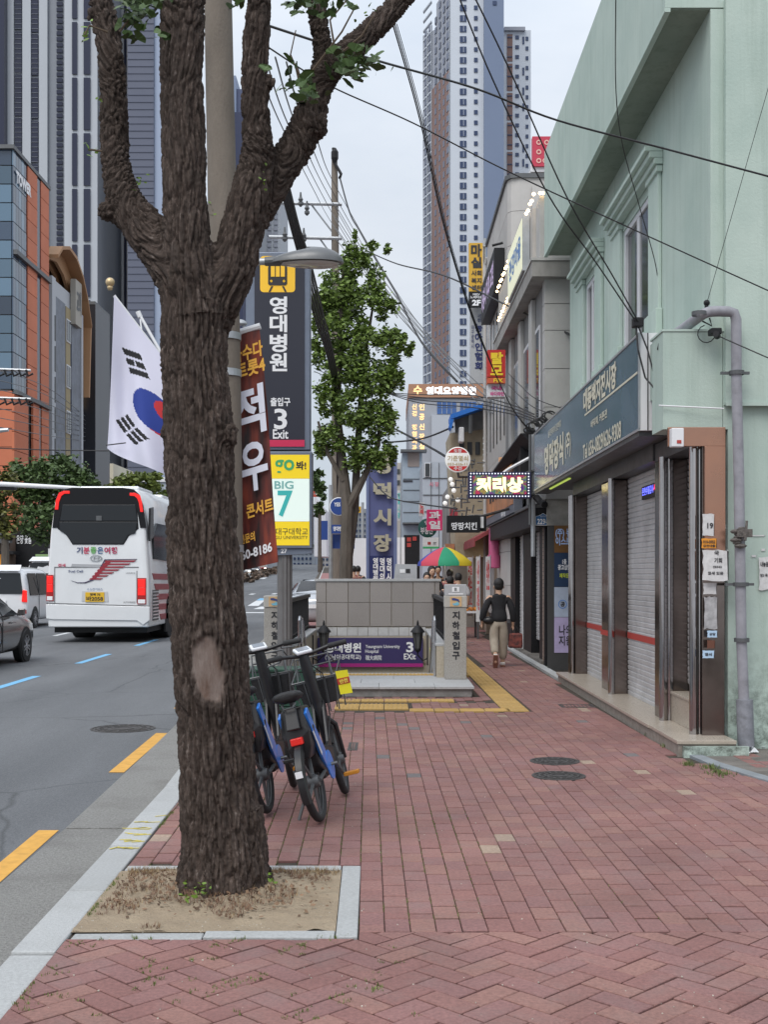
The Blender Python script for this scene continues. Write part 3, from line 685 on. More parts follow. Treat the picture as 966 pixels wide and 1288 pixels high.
for pts in([(398,118),(380,100),(365,70),(372,38)],[(392,90),(430,40),(445,12)],[(420,55),(415,25),(440,-5)],[(380,120),(372,85),(365,68)],[(430,66),(455,45),(470,20)],[(150,40),(165,20),(178,0)],[(135,40),(112,32),(106,44)],[(128,190),(112,188)]):
 mb.tube([P(x,y,6.0-.02*i) for i,(x,y) in enumerate(pts)],[.006-.001*i for i in range(len(pts))],5)
mb.build('twig',M('twig',(.10,.07,.045),.8),crown,kind='stuff')
# ------------------------------------------------------------------ leafy trees built from blobs of small leaves
def leaf_mat(name,c,rnd=.45):
 m=bpy.data.materials.new(name);m.use_nodes=True;nt=m.node_tree;N=nt.nodes;L=nt.links;b=N['Principled BSDF']
 g=N.new('ShaderNodeNewGeometry');r=N.new('ShaderNodeValToRGB');e=r.color_ramp.elements
 e[0].color=(c[0]*(1-rnd),c[1]*(1-rnd),c[2]*(1-rnd),1);e[1].color=(c[0]*(1+rnd*1.3),c[1]*(1+rnd),c[2]*(1+rnd),1)
 L.new(g.outputs['Random Per Island'],r.inputs[0]);L.new(r.outputs[0],b.inputs['Base Color']);b.inputs['Roughness'].default_value=.6
 b.inputs['Subsurface Weight'].default_value=0;return m
def foliage(mb,blobs,dens,leaf,flat=.9):
 for(c,r) in blobs:
  n=int(dens*(r[0]*r[1]*r[2])**(2/3)*4)
  nc=max(5,int(n/28));cl=[]
  for _ in range(nc):
   v=Vector((random.gauss(0,1),random.gauss(0,1),random.gauss(0,1))).normalized();k=random.uniform(.35,1.0)**.5
   cl.append(Vector((v.x*r[0]*k,v.y*r[1]*k,v.z*r[2]*k)))
  for _ in range(n):
   q=random.choice(cl)+Vector((random.gauss(0,.19*r[0]),random.gauss(0,.19*r[1]),random.gauss(0,.16*r[2])))
   p=c+q;s=leaf*random.uniform(.6,1.2)
   a=Vector((random.gauss(0,1),random.gauss(0,1),random.gauss(0,.5))).normalized();b_=a.orthogonal().normalized();b_.rotate(Matrix.Rotation(random.uniform(0,6.28),3,a))
   mb.add([p-a*s,p+b_*s*.55,p+a*s,p-b_*s*.55],[(0,1,2,3)])
m_bark2=M('smooth_bark',(.10,.085,.07),.9,var=.35,vs=5,bump=1,bs=25,stretch=(1,1,.3))
def leafy_tree(label,d,trunks,blobs,leafm,dens,leaf,name='leafy_tree',group=None,z0=0.,depth=1.):
 bx=trunks[0][0];base=P(bx[0],HY,d);t=thing(name,label,'tree',(base.x,d,z0),group=group);tm=MB()
 for tr in trunks:tm.tube([P(x,y,d+dy) for x,y,r,dy in tr],[r/FPX*d for x,y,r,dy in tr],8)
 tm.build('trunk',m_bark2,t,smooth='auto')
 mb=MB();bl=[]
 for x,y,rx,ry in blobs:rx*=random.uniform(.78,1.12);ry*=random.uniform(.75,1.1);bl.append((P(x,y,d+random.uniform(-.3,.3)*rx/FPX*d*depth),(rx/FPX*d,rx/FPX*d*.9*depth,ry/FPX*d)))
 foliage(mb,bl,dens,leaf);mb.build('crown',leafm,t);return t
m_lf1=leaf_mat('ginkgo_foliage',(.12,.20,.04),.65);m_lf2=leaf_mat('dense_foliage',(.055,.10,.028));m_lf3=leaf_mat('pale_foliage',(.12,.17,.035))
leafy_tree('slender green street tree standing behind the granite entrance wall left of the purple tower sign',30,
 [[(434,905,9,0),(435,720,8.5,0),(437,640,7.5,0),(432,590,5.5,.1),(424,520,4.5,.2),(428,420,3,0),(432,330,1.6,0)],[(437,640,6.5,0),(458,600,4,0),(476,560,2.6,0),(480,480,1.5,0)],[(437,700,7,.1),(446,640,5.5,.2),(450,560,4.5,.3),(458,450,3,.2),(470,380,1.2,.2)],[(432,605,3.5,0),(412,570,2.5,0),(400,530,1.5,0)]],
 [(425,365,22,26),(408,385,17,24),(440,335,16,26),(455,325,16,18),(470,355,16,24),(446,380,24,26),(480,385,16,20),(420,420,24,26),(398,440,10,26),(455,430,28,26),(490,430,18,20),(510,436,12,14),(430,465,28,24),(470,478,26,24),(498,468,14,22),(410,500,18,26),(445,515,26,28),(478,530,20,26),(420,550,20,24),(456,572,26,24),(484,575,14,20),(398,400,8,30),(402,560,8,18),(470,310,8,10),(446,300,3,14),(488,312,5,10)],
 m_lf1,1500,.07)
LG='trees across the road'
leafy_tree('dense green tree across the road left of the white bus roof',60,[[(75,765,7,0),(76,690,6,0),(74,630,4,0)],[(76,700,4,0),(95,665,3,0)]],
 [(70,600,34,28),(45,628,28,22),(90,628,26,28),(110,610,16,16),(60,660,32,24),(28,605,24,24),(95,668,22,20)],m_lf2,330,.16,group=LG)
leafy_tree('dark green tree at the left edge of the photo below the red brick building',54,[[(5,775,6,0),(6,690,5,0),(4,640,3,0)]],
 [(0,612,22,22),(-14,640,24,30),(6,650,14,26)],leaf_mat('autumn_foliage',(.09,.105,.022),.8),330,.15,group=LG)
leafy_tree('light green round tree behind the bus roof beside the tree trunk',85,[[(165,740,4,0),(165,640,3,0)]],
 [(158,612,22,14),(180,606,20,12),(140,622,14,12),(200,618,16,12),(195,600,12,8)],m_lf3,260,.2,group=LG)
leafy_tree('green tree seen under the totem sign between banner and parasol tree',95,[[(402,720,2.5,0),(402,640,2,0)]],
 [(402,600,10,14),(404,618,9,16),(400,640,7,10)],m_lf2,90,.33,group=LG)
leafy_tree('small distant tree at the end of the road right of the totem post',260,[[(405,722,1.2,0),(405,700,1,0)]],[(406,686,7,7),(398,690,5,6),(404,674,5,6)],m_lf2,40,.7,group=LG)
# ------------------------------------------------------------------ common materials
m_steel=M('galvanised_steel',(.42,.44,.46),.45,.6,var=.12,vs=6,dirt=.25,dscale=4)
m_conc=M('pole_concrete',(.165,.14,.115),.85,var=.22,vs=3,bump=.5,bs=70,dirt=.3,dscale=2,stretch=(1,1,.35))
m_black=M('black_paint',(.016,.016,.018),.5,var=.2,vs=9,spec=.25)
m_rubber=M('rubber',(.02,.02,.021),.75,var=.2,vs=20)
m_white=M('white_paint',(.72,.73,.75),.5,var=.06,vs=4,dirt=.2,dscale=2)
m_wtext=M('white_print',(.82,.83,.85),.6);m_ktext=M('black_print',(.025,.025,.03),.6)
m_cable=M('cable_black',(.018,.018,.02),.6);m_cableg=M('cable_grey',(.12,.125,.13),.6)
m_gframe=M('slate_frame',(.17,.20,.26),.45,.3,var=.1,vs=3)
m_dsteel=M('dark_grey_steel',(.11,.115,.12),.5,.4,var=.15,vs=5)
# ------------------------------------------------------------------ concrete utility pole behind the tree, with lamp, banner and flags
up=thing('utility_pole','thick grey concrete utility pole close behind the big tree trunk','utility pole',(P(288,924,12).x,12,0),group='utility poles')
MB().tube([P(289,930,12),P(287,850,12),P(283,420,12),P(276,100,12),P(274,0,12),P(271,-330,12)],[.172,.168,.15,.142,.14,.125],28).build('shaft',m_conc,up,smooth='auto')
mb=MB()
for py in(330,424,470,690):c=P(287-(850-py)*.012,py,12);mb.lathe([(.162,-.035),(.17,-.035),(.17,.035),(.162,.035)],28,Matrix.Translation(c),cap=False)
mb.build('band',m_steel,up)
t=thing('street_lamp','grey oval cobra-head street lamp on a short arm in front of the yellow metro icon','street lamp',P(288,330,11.9),group='lamps on the street')
MB().tube([P(284,330,11.98),P(300,329.5,11.9),P(345,329,11.85)],.035,12).build('arm',m_steel,t,smooth='auto')
def shell(cx,cz,cy,L,W,H,z0=0.):
 vs=[];n=28;m=8
 for i in range(m+1):
  a=pi/2*i/m
  for k in range(n):
   b_=2*pi*k/n;r=cos(a)**.8;q=cos(b_);sx_=.5+.5*q
   vs.append((cx+L*cos(b_)*r*(1 if q>0 else .95),cy+W*sin(b_)*r*(.75+.25*sx_),cz+z0+H*sin(a)*(.82+.18*q)))
 return vs,[(i*n+k,i*n+(k+1)%n,(i+1)*n+(k+1)%n,(i+1)*n+k) for i in range(m) for k in range(n)]+[tuple(range(n-1,-1,-1))]
c=P(385,331,11.85);v_,f_=shell(c.x,c.z,c.y,.375,.19,.165)
m_lamp=M('lamp_grey',(.13,.135,.14),.4,.3,var=.1,vs=6)
MB().add(v_,f_).build('lamp_head',m_lamp,t,smooth='auto')
v_,f_=shell(c.x+.03,c.z-.004,c.y,.30,.15,-.05);f_=[tuple(reversed(q)) for q in f_]
gl=MB().add(v_,f_).build('lamp_glass',M('lamp_glass',(.42,.40,.37),.15,spec=.7),t,smooth='auto')
MB().tube([P(333,329,11.85),P(352,328,11.85)],[.045,.055],12).build('collar',m_dsteel,t)
t=thing('concert_banner','hanging dark red concert banner with big white letters beside the concrete pole','banner',P(300,412,12.3))
U=Vector((26,0,8)).normalized();V=Vector((-25,0,296)).normalized()
vs=[];nx,ny=10,48
TL,TR,BR,BL=P(262,432,12.3),P(326,412,12.25),P(351,707,12.2),P(286,722,12.25)
for j in range(ny+1):
 for i in range(nx+1):
  u,v=i/nx,j/ny;q=(TL*(1-u)+TR*u)*(1-v)+(BL*(1-u)+BR*u)*v
  q=q+Vector((.01*sin(v*5)*u,.018*sin(u*6+v*7),0));vs.append(q)
bm_=bpy.data.materials.new('banner_print');bm_.use_nodes=True;nt=bm_.node_tree;N=nt.nodes;L=nt.links;b=N['Principled BSDF'];b.inputs['Roughness'].default_value=.55
tc=N.new('ShaderNodeTexCoord');mp=N.new('ShaderNodeMapping');mp.inputs['Rotation'].default_value=(0,-.45,0);mp.inputs['Scale'].default_value=(5.5,1,.9);L.new(tc.outputs['Object'],mp.inputs[0])
nz=N.new('ShaderNodeTexNoise');nz.inputs['Scale'].default_value=1.5;nz.inputs['Detail'].default_value=4;L.new(mp.outputs[0],nz.inputs['Vector'])
r=N.new('ShaderNodeValToRGB');e=r.color_ramp.elements;e[0].position=.36;e[0].color=(.018,.008,.008,1);e[1].position=.7;e[1].color=(.30,.05,.02,1);q=e.new(.52);q.color=(.12,.018,.012,1)
L.new(nz.outputs[0],r.inputs[0]);L.new(r.outputs[0],b.inputs['Base Color'])
MB().add(vs,[(j*(nx+1)+i,(j+1)*(nx+1)+i,(j+1)*(nx+1)+i+1,j*(nx+1)+i+1) for j in range(ny) for i in range(nx)]).build('cloth',bm_,t,smooth=True)
MB().tube([TL+Vector((0,0,.015)),TR+Vector((0.01,0,.015))],.035,8).build('top_bar',m_white,t)
m_ytext=M('orange_print',(.80,.42,.05),.6);m_lav=M('pale_print',(.72,.74,.84),.6)
def bt(s,x0,y0,x1,y1,m,bold=.03):a=P((x0+x1)/2,(y0+y1)/2,12.19);text(s,m,t,a,(x1-x0)/FPX*12.2,(y1-y0)/FPX*12.2,U,V,bold,lift=.012)
bt('가수다',291,433,332-1,453,m_ytext);bt('트롯4',296,453,334,473,m_ytext)
bt('적',290,487,336-2,548,m_lav,.03);bt('우',302,556,345-8,617,m_lav,.03);bt('콘서트',309,630,345-1,648,m_ytext);bt('공연문의',294,672,321,684,m_ytext);bt('1660-8186',292,689,343,701,m_wtext)
def flag_mesh(c00,c01,c10,c11,name,parent,hidden=False):
 nx,ny=132,88;me=bpy.data.meshes.new(name);vs=[];cols=[]
 for j in range(ny+1):
  for i in range(nx+1):
   u,v=i/nx,j/ny;uu=u**.9
   q=(c00*(1-v)+c01*v)*(1-uu)+(c10*(1-v)+c11*v)*uu
   f=.10*sin(v*9+u*1.5)*(.3+.7*u)+.05*sin(v*21-u*4)*u
   q=q+Vector((.04*sin(v*9+u*2+1.3)*u,f,-.03*sin(v*3.1)*(1-u)));vs.append(q)
 W=(.62,.62,.74);R=(.50,.03,.035);Bc=(.02,.045,.26);K=(.012,.012,.014)
 def colour(u,v):
  x=(u-.5)*3;y=(v-.5)*2;a=math.atan2(2,3);r=.5
  if x*x+y*y<r*r:
   xr=x*cos(a)-y*sin(a);yr=x*sin(a)+y*cos(a)
   if(xr+.25)**2+yr**2<.0625:return R
   if(xr-.25)**2+yr**2<.0625:return Bc
   return R if yr>0 else Bc
  for sx,sy,bars in((-1,1,'111'),(1,1,'010'),(-1,-1,'101'),(1,-1,'000')):
   dx,dy=sx*.832,sy*.555;ax=(x*dx+y*dy);pr=-x*dy+y*dx
   k=ax-.92
   if abs(pr)<.25 and-.20<k<.20:
    b=int((k+.20)/.1445);kk=(k+.20)-b*.1445
    if b<3 and kk<.10:
     if(bars[b] if sx*sy<0 or True else bars[b])=='0' and abs(pr)<.021:return W
     return K
  return W
 fs=[(j*(nx+1)+i,j*(nx+1)+i+1,(j+1)*(nx+1)+i+1,(j+1)*(nx+1)+i) for j in range(ny) for i in range(nx)]
 off=WL[parent.name];me.from_pydata([tuple(q-off) for q in vs],[],fs);ca=me.color_attributes.new('print','FLOAT_COLOR','CORNER');buf=[]
 for j in range(ny):
  for i in range(nx):
   c=colour((i+.5)/nx,(j+.5)/ny);buf+=[c[0],c[1],c[2],1.]*4
 ca.data.foreach_set('color',buf)
 if 'flag_cloth' not in MATS:
  m=bpy.data.materials.new('flag_cloth');MATS['flag_cloth']=m;m.use_nodes=True;a=m.node_tree.nodes.new('ShaderNodeAttribute');a.attribute_name='print'
  bb=m.node_tree.nodes['Principled BSDF'];m.node_tree.links.new(a.outputs['Color'],bb.inputs['Base Color']);bb.inputs['Roughness'].default_value=.8
 me.materials.append(MATS['flag_cloth']);me.shade_smooth();return link(name,me,parent)
t=thing('national_flag','large white national flag with gilt finial hanging left of the big tree trunk','flag',P(140,360,11.6))
flag_mesh(P(143,372,11.5),P(258,508,11.6),P(131,562,11.45),P(274,632,11.6),'cloth',t)
MB().tube([P(143,372,11.55),P(288,560,11.9)],.016,8).build('flag_pole',m_white,t)
mb=MB();c=P(138,355,11.55);mb.ball(c,.045,12);mb.lathe([(.02,-.075),(.03,-.05),(.02,-.03)],10,Matrix.Translation(c));mb.build('finial',M('gilt',(.55,.42,.24),.4,.5),t,smooth=True)
mb=MB();mb.tube([P(133,560,11.43),P(158,557,11.42)],.006,5);mb.build('hem',m_ktext,t)
t=thing('flag_staff','bare white flag staff slanting up behind the hanging flag','flag pole',P(173,394,12.2))
MB().tube([P(173,392,12.3),P(290,600,12.1)],.016,8).build('staff',m_white,t);MB().tube([P(173,392,12.3),P(176,399,12.3)],.026,8).build('cap',m_white,t);MB().tube([P(176,402,12.25),P(178,418,12.2)],.008,5).build('tie',m_white,t)
# ------------------------------------------------------------------ subway totem
D=15.5
t=thing('subway_totem','tall dark subway totem sign with yellow train icon and exit number 3','sign',(P(358,0,D).x,D+.15,0))
m_navy=M('totem_panel',(.028,.03,.045),.35,spec=.5)
a,b=P(309,317,D),P(390,566,D)
MB().box(a.x,D,b.z,b.x,D+.24,a.z).build('frame',m_gframe,t,bev=.012)
mb=MB();a,b=P(320,325,D),P(383,562,D);mb.box(a.x,D-.012,b.z,b.x,D,a.z);mb.build('panel',m_navy,t)
pan=thing('x',None,None);bpy.data.objects.remove(pan)
DD=D-.014
a,b=P(327,322,DD),P(371,367.5,DD);w=b.x-a.x;h=a.z-b.z;r_=.045;pts=[]
for cx,cz,a0 in((b.x-r_,a.z-r_,0),(a.x+r_,a.z-r_,90),(a.x+r_,b.z+r_,180),(b.x-r_,b.z+r_,270)):
 for k in range(5):an=radians(a0+k*22.5);pts.append((cx+r_*cos(an),DD,cz+r_*sin(an)))
m_yel=M('sign_yellow',(.85,.50,.03),.4,emit=.12)
MB().prism(pts,(0,.008,0)).build('train_icon',m_yel,t)
mb=MB();q=lambda x,y:P(x,y,DD-.002)
body=[(337,357),(337,336),(340,330),(346,328),(352,328),(358,330),(361,336),(361,357),(359,359),(339,359)]
mb.prism([q(x,y) for x,y in body],(0,-.004,0))
mb.prism([q(341,360),q(343.5,360),q(340,367),q(337.5,367)],(0,-.004,0));mb.prism([q(354.5,360),q(357,360),q(360.5,367),q(358,367)],(0,-.004,0));mb.build('train_pictogram',m_ktext,t)
mb=MB()
for x0,x1 in((340.5,345.5),(346.8,351.6),(353,358)):mb.prism([P(x0,348,DD-.007),P(x0,331.5,DD-.007),P(x1,331.5,DD-.007),P(x1,348,DD-.007)],(0,-.003,0))
mb.tube([P(341,353.5,DD-.006),P(341,353.5,DD-.011)],.017,10);mb.tube([P(357,353.5,DD-.006),P(357,353.5,DD-.011)],.017,10);mb.build('train_window',m_yel,t)
for s,y0,y1 in(('영',373,395),('대',396,418),('병',420,443),('원',444,467)):ctext(s,m_wtext,t,339,y0,361,y1,DD,.03)
ctext('출입구',m_wtext,t,340,500,365,511,DD,.03);ctext('3',m_wtext,t,344.5,514,361,540,DD,.02);ctext('Exit',m_wtext,t,343,540,362.5,552,DD,.02)
mb=MB();a,b=P(320,553.5,D),P(383,562,D);mb.box(a.x,D-.02,b.z,b.x,D-.0125,a.z);mb.build('red_stripe',M('crimson',(.62,.03,.10),.4),t)
a,b=P(306,568,D),P(392.5,690,D);MB().box(a.x,D-.03,b.z,b.x,D+.27,a.z).build('advert_box',m_gframe,t,bev=.012)
m_adw=M('advert_white',(.74,.86,.80),.4,emit=.25);m_ady=M('advert_yellow',(.90,.66,.02),.4,emit=.15)
D2=D-.032
mb=MB();a,b=P(312,572,D2),P(389,602,D2);mb.box(a.x,D2-.004,b.z,b.x,D2,a.z);mb.build('advert_band',m_ady,t);mb=MB();a,b=P(312,656,D2),P(389,686,D2);mb.box(a.x,D2-.004,b.z,b.x,D2,a.z);mb.build('advert_band',m_ady,t)
MB().box(a.x,D2-.004,P(0,655.8,D2).z,b.x,D2,P(0,602.2,D2).z).build('advert_panel',m_adw,t)
m_grn=M('print_green',(.06,.42,.16),.5);m_teal=M('print_teal',(.05,.52,.50),.5);m_blg=M('print_grey_teal',(.22,.50,.48),.5)
ctext('go',m_grn,t,345,578,370,598,D2-.004,.02);ctext('봐!',m_ktext,t,372,580,385,591,D2-.004,.03)
ctext('BIG',m_blg,t,345,605,369,615,D2-.004,.02);ctext('7',m_teal,t,349,617,368,650,D2-.004,.02);ctext('영남대구대학교',m_ktext,t,330,664,387,673,D2-.004,.0);ctext('DAEGU UNIVERSITY',m_ktext,t,335,674,387,678,D2-.004,.0)
mb=MB();pts=[P(306,690.5,D)]+[P(306+86.5*k/8,691+9*sin(pi*(.15+.55*k/8))*(1-.35*k/8),D) for k in range(9)]+[P(392.5,690.5,D)]
mb.prism(pts,(0,.24,0));mb.build('base_tray',m_gframe,t);ctext('27',m_wtext,t,353,690,361,696,D-.003,.03)
mb=MB();c=P(358,0,D+.12);n=24;prof=[]
for k in range(n):a=2*pi*k/n;r=.1 if k%2 else .088;prof.append((c.x+r*cos(a),D+.12+r*sin(a),0))
mb.prism(prof,(0,0,P(0,692,D).z));mb.lathe([(.17,0),(.17,.02),(.1,.03)],20,Matrix.Translation((c.x,D+.12,0)));mb.build('post',M('grey_post',(.17,.165,.165),.5,.3,var=.1,vs=6),t)
t=thing('floodlight','small round grey floodlight peeping out between tree trunk and totem','lamp',P(298,406,14));mb=MB();c=P(299,408,14);v_,f_=shell(c.x,c.z,c.y,.11,.08,.06);mb.add(v_,f_);mb.build('hood',m_steel,t,smooth='auto');MB().tube([P(306,410,14),P(312,420,14),P(313,440,14.8),P(314,440,15.6)],.02,6).build('bracket',m_steel,t)
# ------------------------------------------------------------------ underground entrance
GX0,GY0,GX1,GY1=HOLE
m_pg=M('polished_granite',(.30,.275,.262),.42,var=.16,vs=60,obj_rand=.08,dirt=.15,dscale=2)
m_lg=M('light_granite',(.40,.405,.41),.6,var=.12,vs=40,obj_rand=.06,dirt=.2,dscale=2)
m_beige=M('beige_granite',(.42,.37,.29),.6,var=.15,vs=30,dirt=.25,dscale=2.5)
pl=thing('entrance_plinth','low grey granite plinth in front of the underground stairs','step',(-.3,15.7,0))
mb=MB();mb.box(-1.80,15.73,0,1.11,17.95,.105);mb.build('base',M('plinth_side',(.25,.245,.235),.8,var=.2,vs=9,bump=.4,bs=60,dirt=.5,dscale=4),pl,bev=.004)
xs=[-1.82,-.9,-.12,.62,1.14]
for r,(ya,yb) in enumerate(((15.69,16.25),(16.254,16.85),(16.854,17.45))):
 for a,b_ in zip(xs,xs[1:]):
  sh=.0 if r==0 else(-.25 if r==1 else .2);A=a+(sh if a!=xs[0] else 0);B_=b_+(sh if b_!=xs[-1] else 0)
  MB().box(A+.002,ya,.105,B_-.002,yb,.138).build('slab',m_lg,pl,bev=.004)
MB().box(-1.82,17.455,.105,1.14,17.95,.136).build('slab',m_lg,pl)
for k in range(8):tile_dot(Matrix.Translation((-1.05+.3*k,17.62,.139)),.295).build('tactile_tile',m_tac,pl)
cap_px={}
for side,x0,lab in((0,-1.75,'left granite pillar of the underground entrance beside the totem post'),(1,.805,'right granite pillar of the underground entrance with grey metal cap')):
 t=thing('entrance_pillar',lab,'pillar',(x0+.15,16.8,.138),group='entrance pillars')
 MB().box(x0,16.8,.138,x0+.305,17.12,1.02+.13).build('shaft',m_lg if 0 else M('pillar_granite',(.34,.325,.30),.6,var=.3,vs=70,dirt=.35,dscale=3),t,bev=.008)
 MB().box(x0-.006,16.79,1.152,x0+.311,17.13,1.315).build('head_stone',M('pillar_head',(.45,.435,.40),.5,var=.1,vs=20,dirt=.2),t,bev=.008)
 MB().box(x0+.07,16.783,1.165,x0+.235,16.79,1.305).build('sticker',M('sticker_tan',(.62,.42,.22),.5),t)
 c=Vector((x0+.152,16.781,1.235));mb=MB()
 mb.prism([c+Vector(q) for q in((-.06,0,.045),(-.02,0,.05),(.04,0,.03),(.055,0,-.01),(.04,0,-.005),(.02,0,.01),(-.055,0,.02))],(0,-.003,0));mb.build('emblem_arrow',M('sticker_navy',(.04,.06,.22),.5),t)
 MB().prism([c+Vector(q) for q in((-.05,0,-.03),(.0,0,-.02),(.02,0,.0),(.05,0,-.03),(.03,0,-.055),(-.03,0,-.055))],(0,-.003,0)).build('emblem_wave',M('sticker_sky',(.18,.48,.62),.5),t)
 if side:
  MB().box(x0+.0,16.8,1.315,x0+.305,17.1,1.475).build('cap_box',M('cap_grey',(.42,.43,.45),.5,var=.08,vs=5),t,bev=.008)
  MB().box(x0+.1,16.795,1.37,x0+.2,16.8,1.44).build('cap_label',m_wtext,t);MB().box(x0+.13,16.79,1.385,x0+.165,16.795,1.43).build('cap_mark',M('mark_grey',(.25,.26,.27),.6),t);MB().box(x0+.05,16.795,1.333,x0+.255,16.799,1.35).build('cap_strip',m_wtext,t)
 for k,ch in enumerate('지하철입구'):
  text(ch,m_ktext,t,(x0+.155,16.8,1.04-k*.142),.105,.115,bold=.04,name='letter')
t=thing('entrance_wall','square speckled granite wall behind the underground stairs','wall',(-.2,22.1,0))
MB().box(-1.33,22.03,-1.5,.955,22.3,1.49).build('core',m_beige,t)
MB().box(-1.36,21.98,1.492,.985,22.32,1.54).build('coping',m_lg,t,bev=.005)
bx=[-1.33,-1.14,-.735,-.335,.065,.465,.865,.955]
for a,b_ in zip(bx,bx[1:]):
 for z0,z1 in((1.105,1.486),(.665,1.097)):MB().box(a+.006,22.0,z0,b_-.006,22.03,z1).build('tile',m_pg,t,bev=.003)
 MB().box(a,22.02,.655,b_,22.03,.665)
k=0;x=-1.32
while x<.69:MB().box(x+.004,22.0,.49,min(x+.19,.70)-.004,22.03,.645).build('small_tile',M('white_tile',(.50,.50,.50),.35,var=.08,vs=9,obj_rand=.06),t,bev=.002);x+=.19
MB().box(-1.33,22.0,-2.6,.955,22.03,.485).build('lower_face',m_beige,t)
t=thing('exit_signboard','wide navy exit 3 signboard with magenta stripe inside the underground entrance','sign',(-.28,21.96,-.14))
MB().box(-1.30,21.93,-.08,.645,21.99,.456).build('board',M('sign_navy',(.045,.035,.12),.4,spec=.4),t,bev=.004);MB().box(-1.30,21.926,-.08,.645,21.93,-.015).build('stripe',M('sign_magenta',(.36,.02,.20),.4),t)
DS=21.928
ctext('영대병원',m_wtext,t,409,808.5,454,821,DS,.035);ctext('(영남이공대학교)',m_wtext,t,409,823,454,830.5,DS,.015);ctext('Yeungnam University',m_wtext,t,459.5,811,503,816.5,DS,.01);ctext('Hospital',m_wtext,t,459.5,817,476,822.5,DS,.01);ctext('嶺大病院',m_wtext,t,459.5,824,480,830.5,DS,.01)
ctext('3',m_wtext,t,511,807.5,520,820.5,DS,.03);ctext('EXit',m_wtext,t,508,822,523,829.5,DS,.02)
for side,x0,x1 in((0,-1.62,-1.32),(1,.70,1.0)):
 sx=(x0+x1)/2
 t=thing('stair_side_wall',('left' if side==0 else 'right')+' low tiled side wall flanking the underground stairs','wall',(sx,19.5,0),group='stair side walls')
 MB().box(x0,17.13,-2.6,x1,21.99,.585).build('core',m_beige,t);MB().box(x0-.015,17.13,.587,x1+.015,21.99,.625).build('coping',m_lg,t,bev=.005)
 t=thing('stair_railing',('left' if side==0 else 'right')+' black iron railing on top of the entrance side wall','railing',(sx,19.5,.625),group='railings of the underground entrance')
 MB().box(sx-.04,17.13,1.2,sx+.04,21.98,1.26).build('top_rail',m_black,t,bev=.006);MB().box(sx-.02,17.13,.68,sx+.02,21.98,.705).build('bottom_rail',m_black,t)
 y=17.25
 while y<21.95:MB().box(sx-.015,y-.015,.626,sx+.015,y+.015,1.2).build('baluster',m_black,t);y+=.17
 hx=x1+.03 if side==0 else x0-.02
 t=thing('handrail',('left' if side==0 else 'right')+' stainless handrail leading down the underground stairs','handrail',(hx,17.6,.1),group='stainless handrails')
 mb=MB();mb.tube([(hx,17.3,.14),(hx,17.3,.95),(hx,17.4,1.0),(hx,17.9,.95),(hx,21.8,-1.55)],.018,8);mb.build('rail',M('stainless',(.55,.56,.58),.22,.9),t,smooth='auto')
 MB().tube([(hx,17.3,.62),(hx,17.9,.6),(hx,21.8,-1.9)],.02,8).build('lower_rail',MATS['stainless'],t);MB().tube([(hx,17.9,.95),(hx,17.9,.1)],.02,8).build('upright',MATS['stainless'],t)
 lx=-1.12 if side==0 else .52;t=thing('wall_lantern',('left' if side==0 else 'right')+' black six-sided lantern beside the exit signboard','lantern',(lx,21,.3),group='lanterns at the underground entrance')
 T=Matrix.Translation((lx,20.8,0));lz=.66
 MB().lathe([(.05,lz-.33),(.09,lz-.05),(.095,lz-.04)],6,T).build('lantern_glass',M('lantern_glass',(.10,.10,.10),.2),t)
 mb=MB();mb.lathe([(.13,lz-.05),(.115,lz-.02),(.05,lz+.06),(.02,lz+.075),(.02,lz+.11),(.008,lz+.16)],12,T);mb.lathe([(.02,lz-.40),(.055,lz-.36),(.055,lz-.33)],6,T)
 for k in range(6):
  a=pi*k/3;mb.tube([(lx+.05*cos(a),20.8+.05*sin(a),lz-.33),(lx+.092*cos(a),20.8+.092*sin(a),lz-.04)],.006,4)
 mb.build('lantern_frame',m_black,t,smooth='auto');wx_=x1 if side==0 else x0
 MB().tube([(wx_,20.8,lz-.5),(wx_+(lx-wx_)*.5,20.8,lz-.54),(lx,20.8,lz-.45),(lx,20.8,lz-.38)],.014,6).build('bracket',m_black,t)
 MB().box(wx_-(.0 if side==0 else .02),20.75,lz-.62,wx_+(.02 if side==0 else 0),20.85,lz-.1).build('backplate',m_black,t)
t=thing('stairs','granite stairs leading down under the exit 3 signboard','stairs',(-.3,18,0))
for k in range(14):MB().box(GX0,17.95+.285*k,-2.6,GX1,17.95+.285*(k+1)-.002,.1-.17*(k+1)).build('stair_step',m_lg,t,bev=.004)
t=thing('notice_box','small grey panel with black square standing behind the granite wall top','sign',P(510,729,22.9));mb=MB();a,b=P(496,709.5,22.6),P(524.5,729,22.6)
mb.prism([P(495.5,729,22.6),P(497.5,709.5,22.6),P(524.5,709.8,22.6),P(524.5,729,22.6)],(0,.12,0));mb.build('panel',M('cap_grey2',(.42,.43,.45),.5,var=.08,vs=5),t);panel_px(MB(),510.5,715.5,516,721,22.595,.004).build('black_square',m_ktext,t);panel_px(MB(),503,716,509.5,720.5,22.595,.004).build('pale_label',m_wtext,t)
MB().box(P(505,0,22.6).x,22.62,0,P(515,0,22.6).x,22.7,P(0,728,22.6).z).build('post',m_dsteel,t)
t=thing('yellow_notice','small yellow notice on the inner face of the right stair wall','sign',(.69,19.2,.2));MB().box(.684,18.9,.0,.699,19.5,.42).build('board',M('notice_yellow',(.75,.70,.04),.5),t);MB().box(.680,18.95,.1,.684,19.45,.2).build('print_band',m_ktext,t)
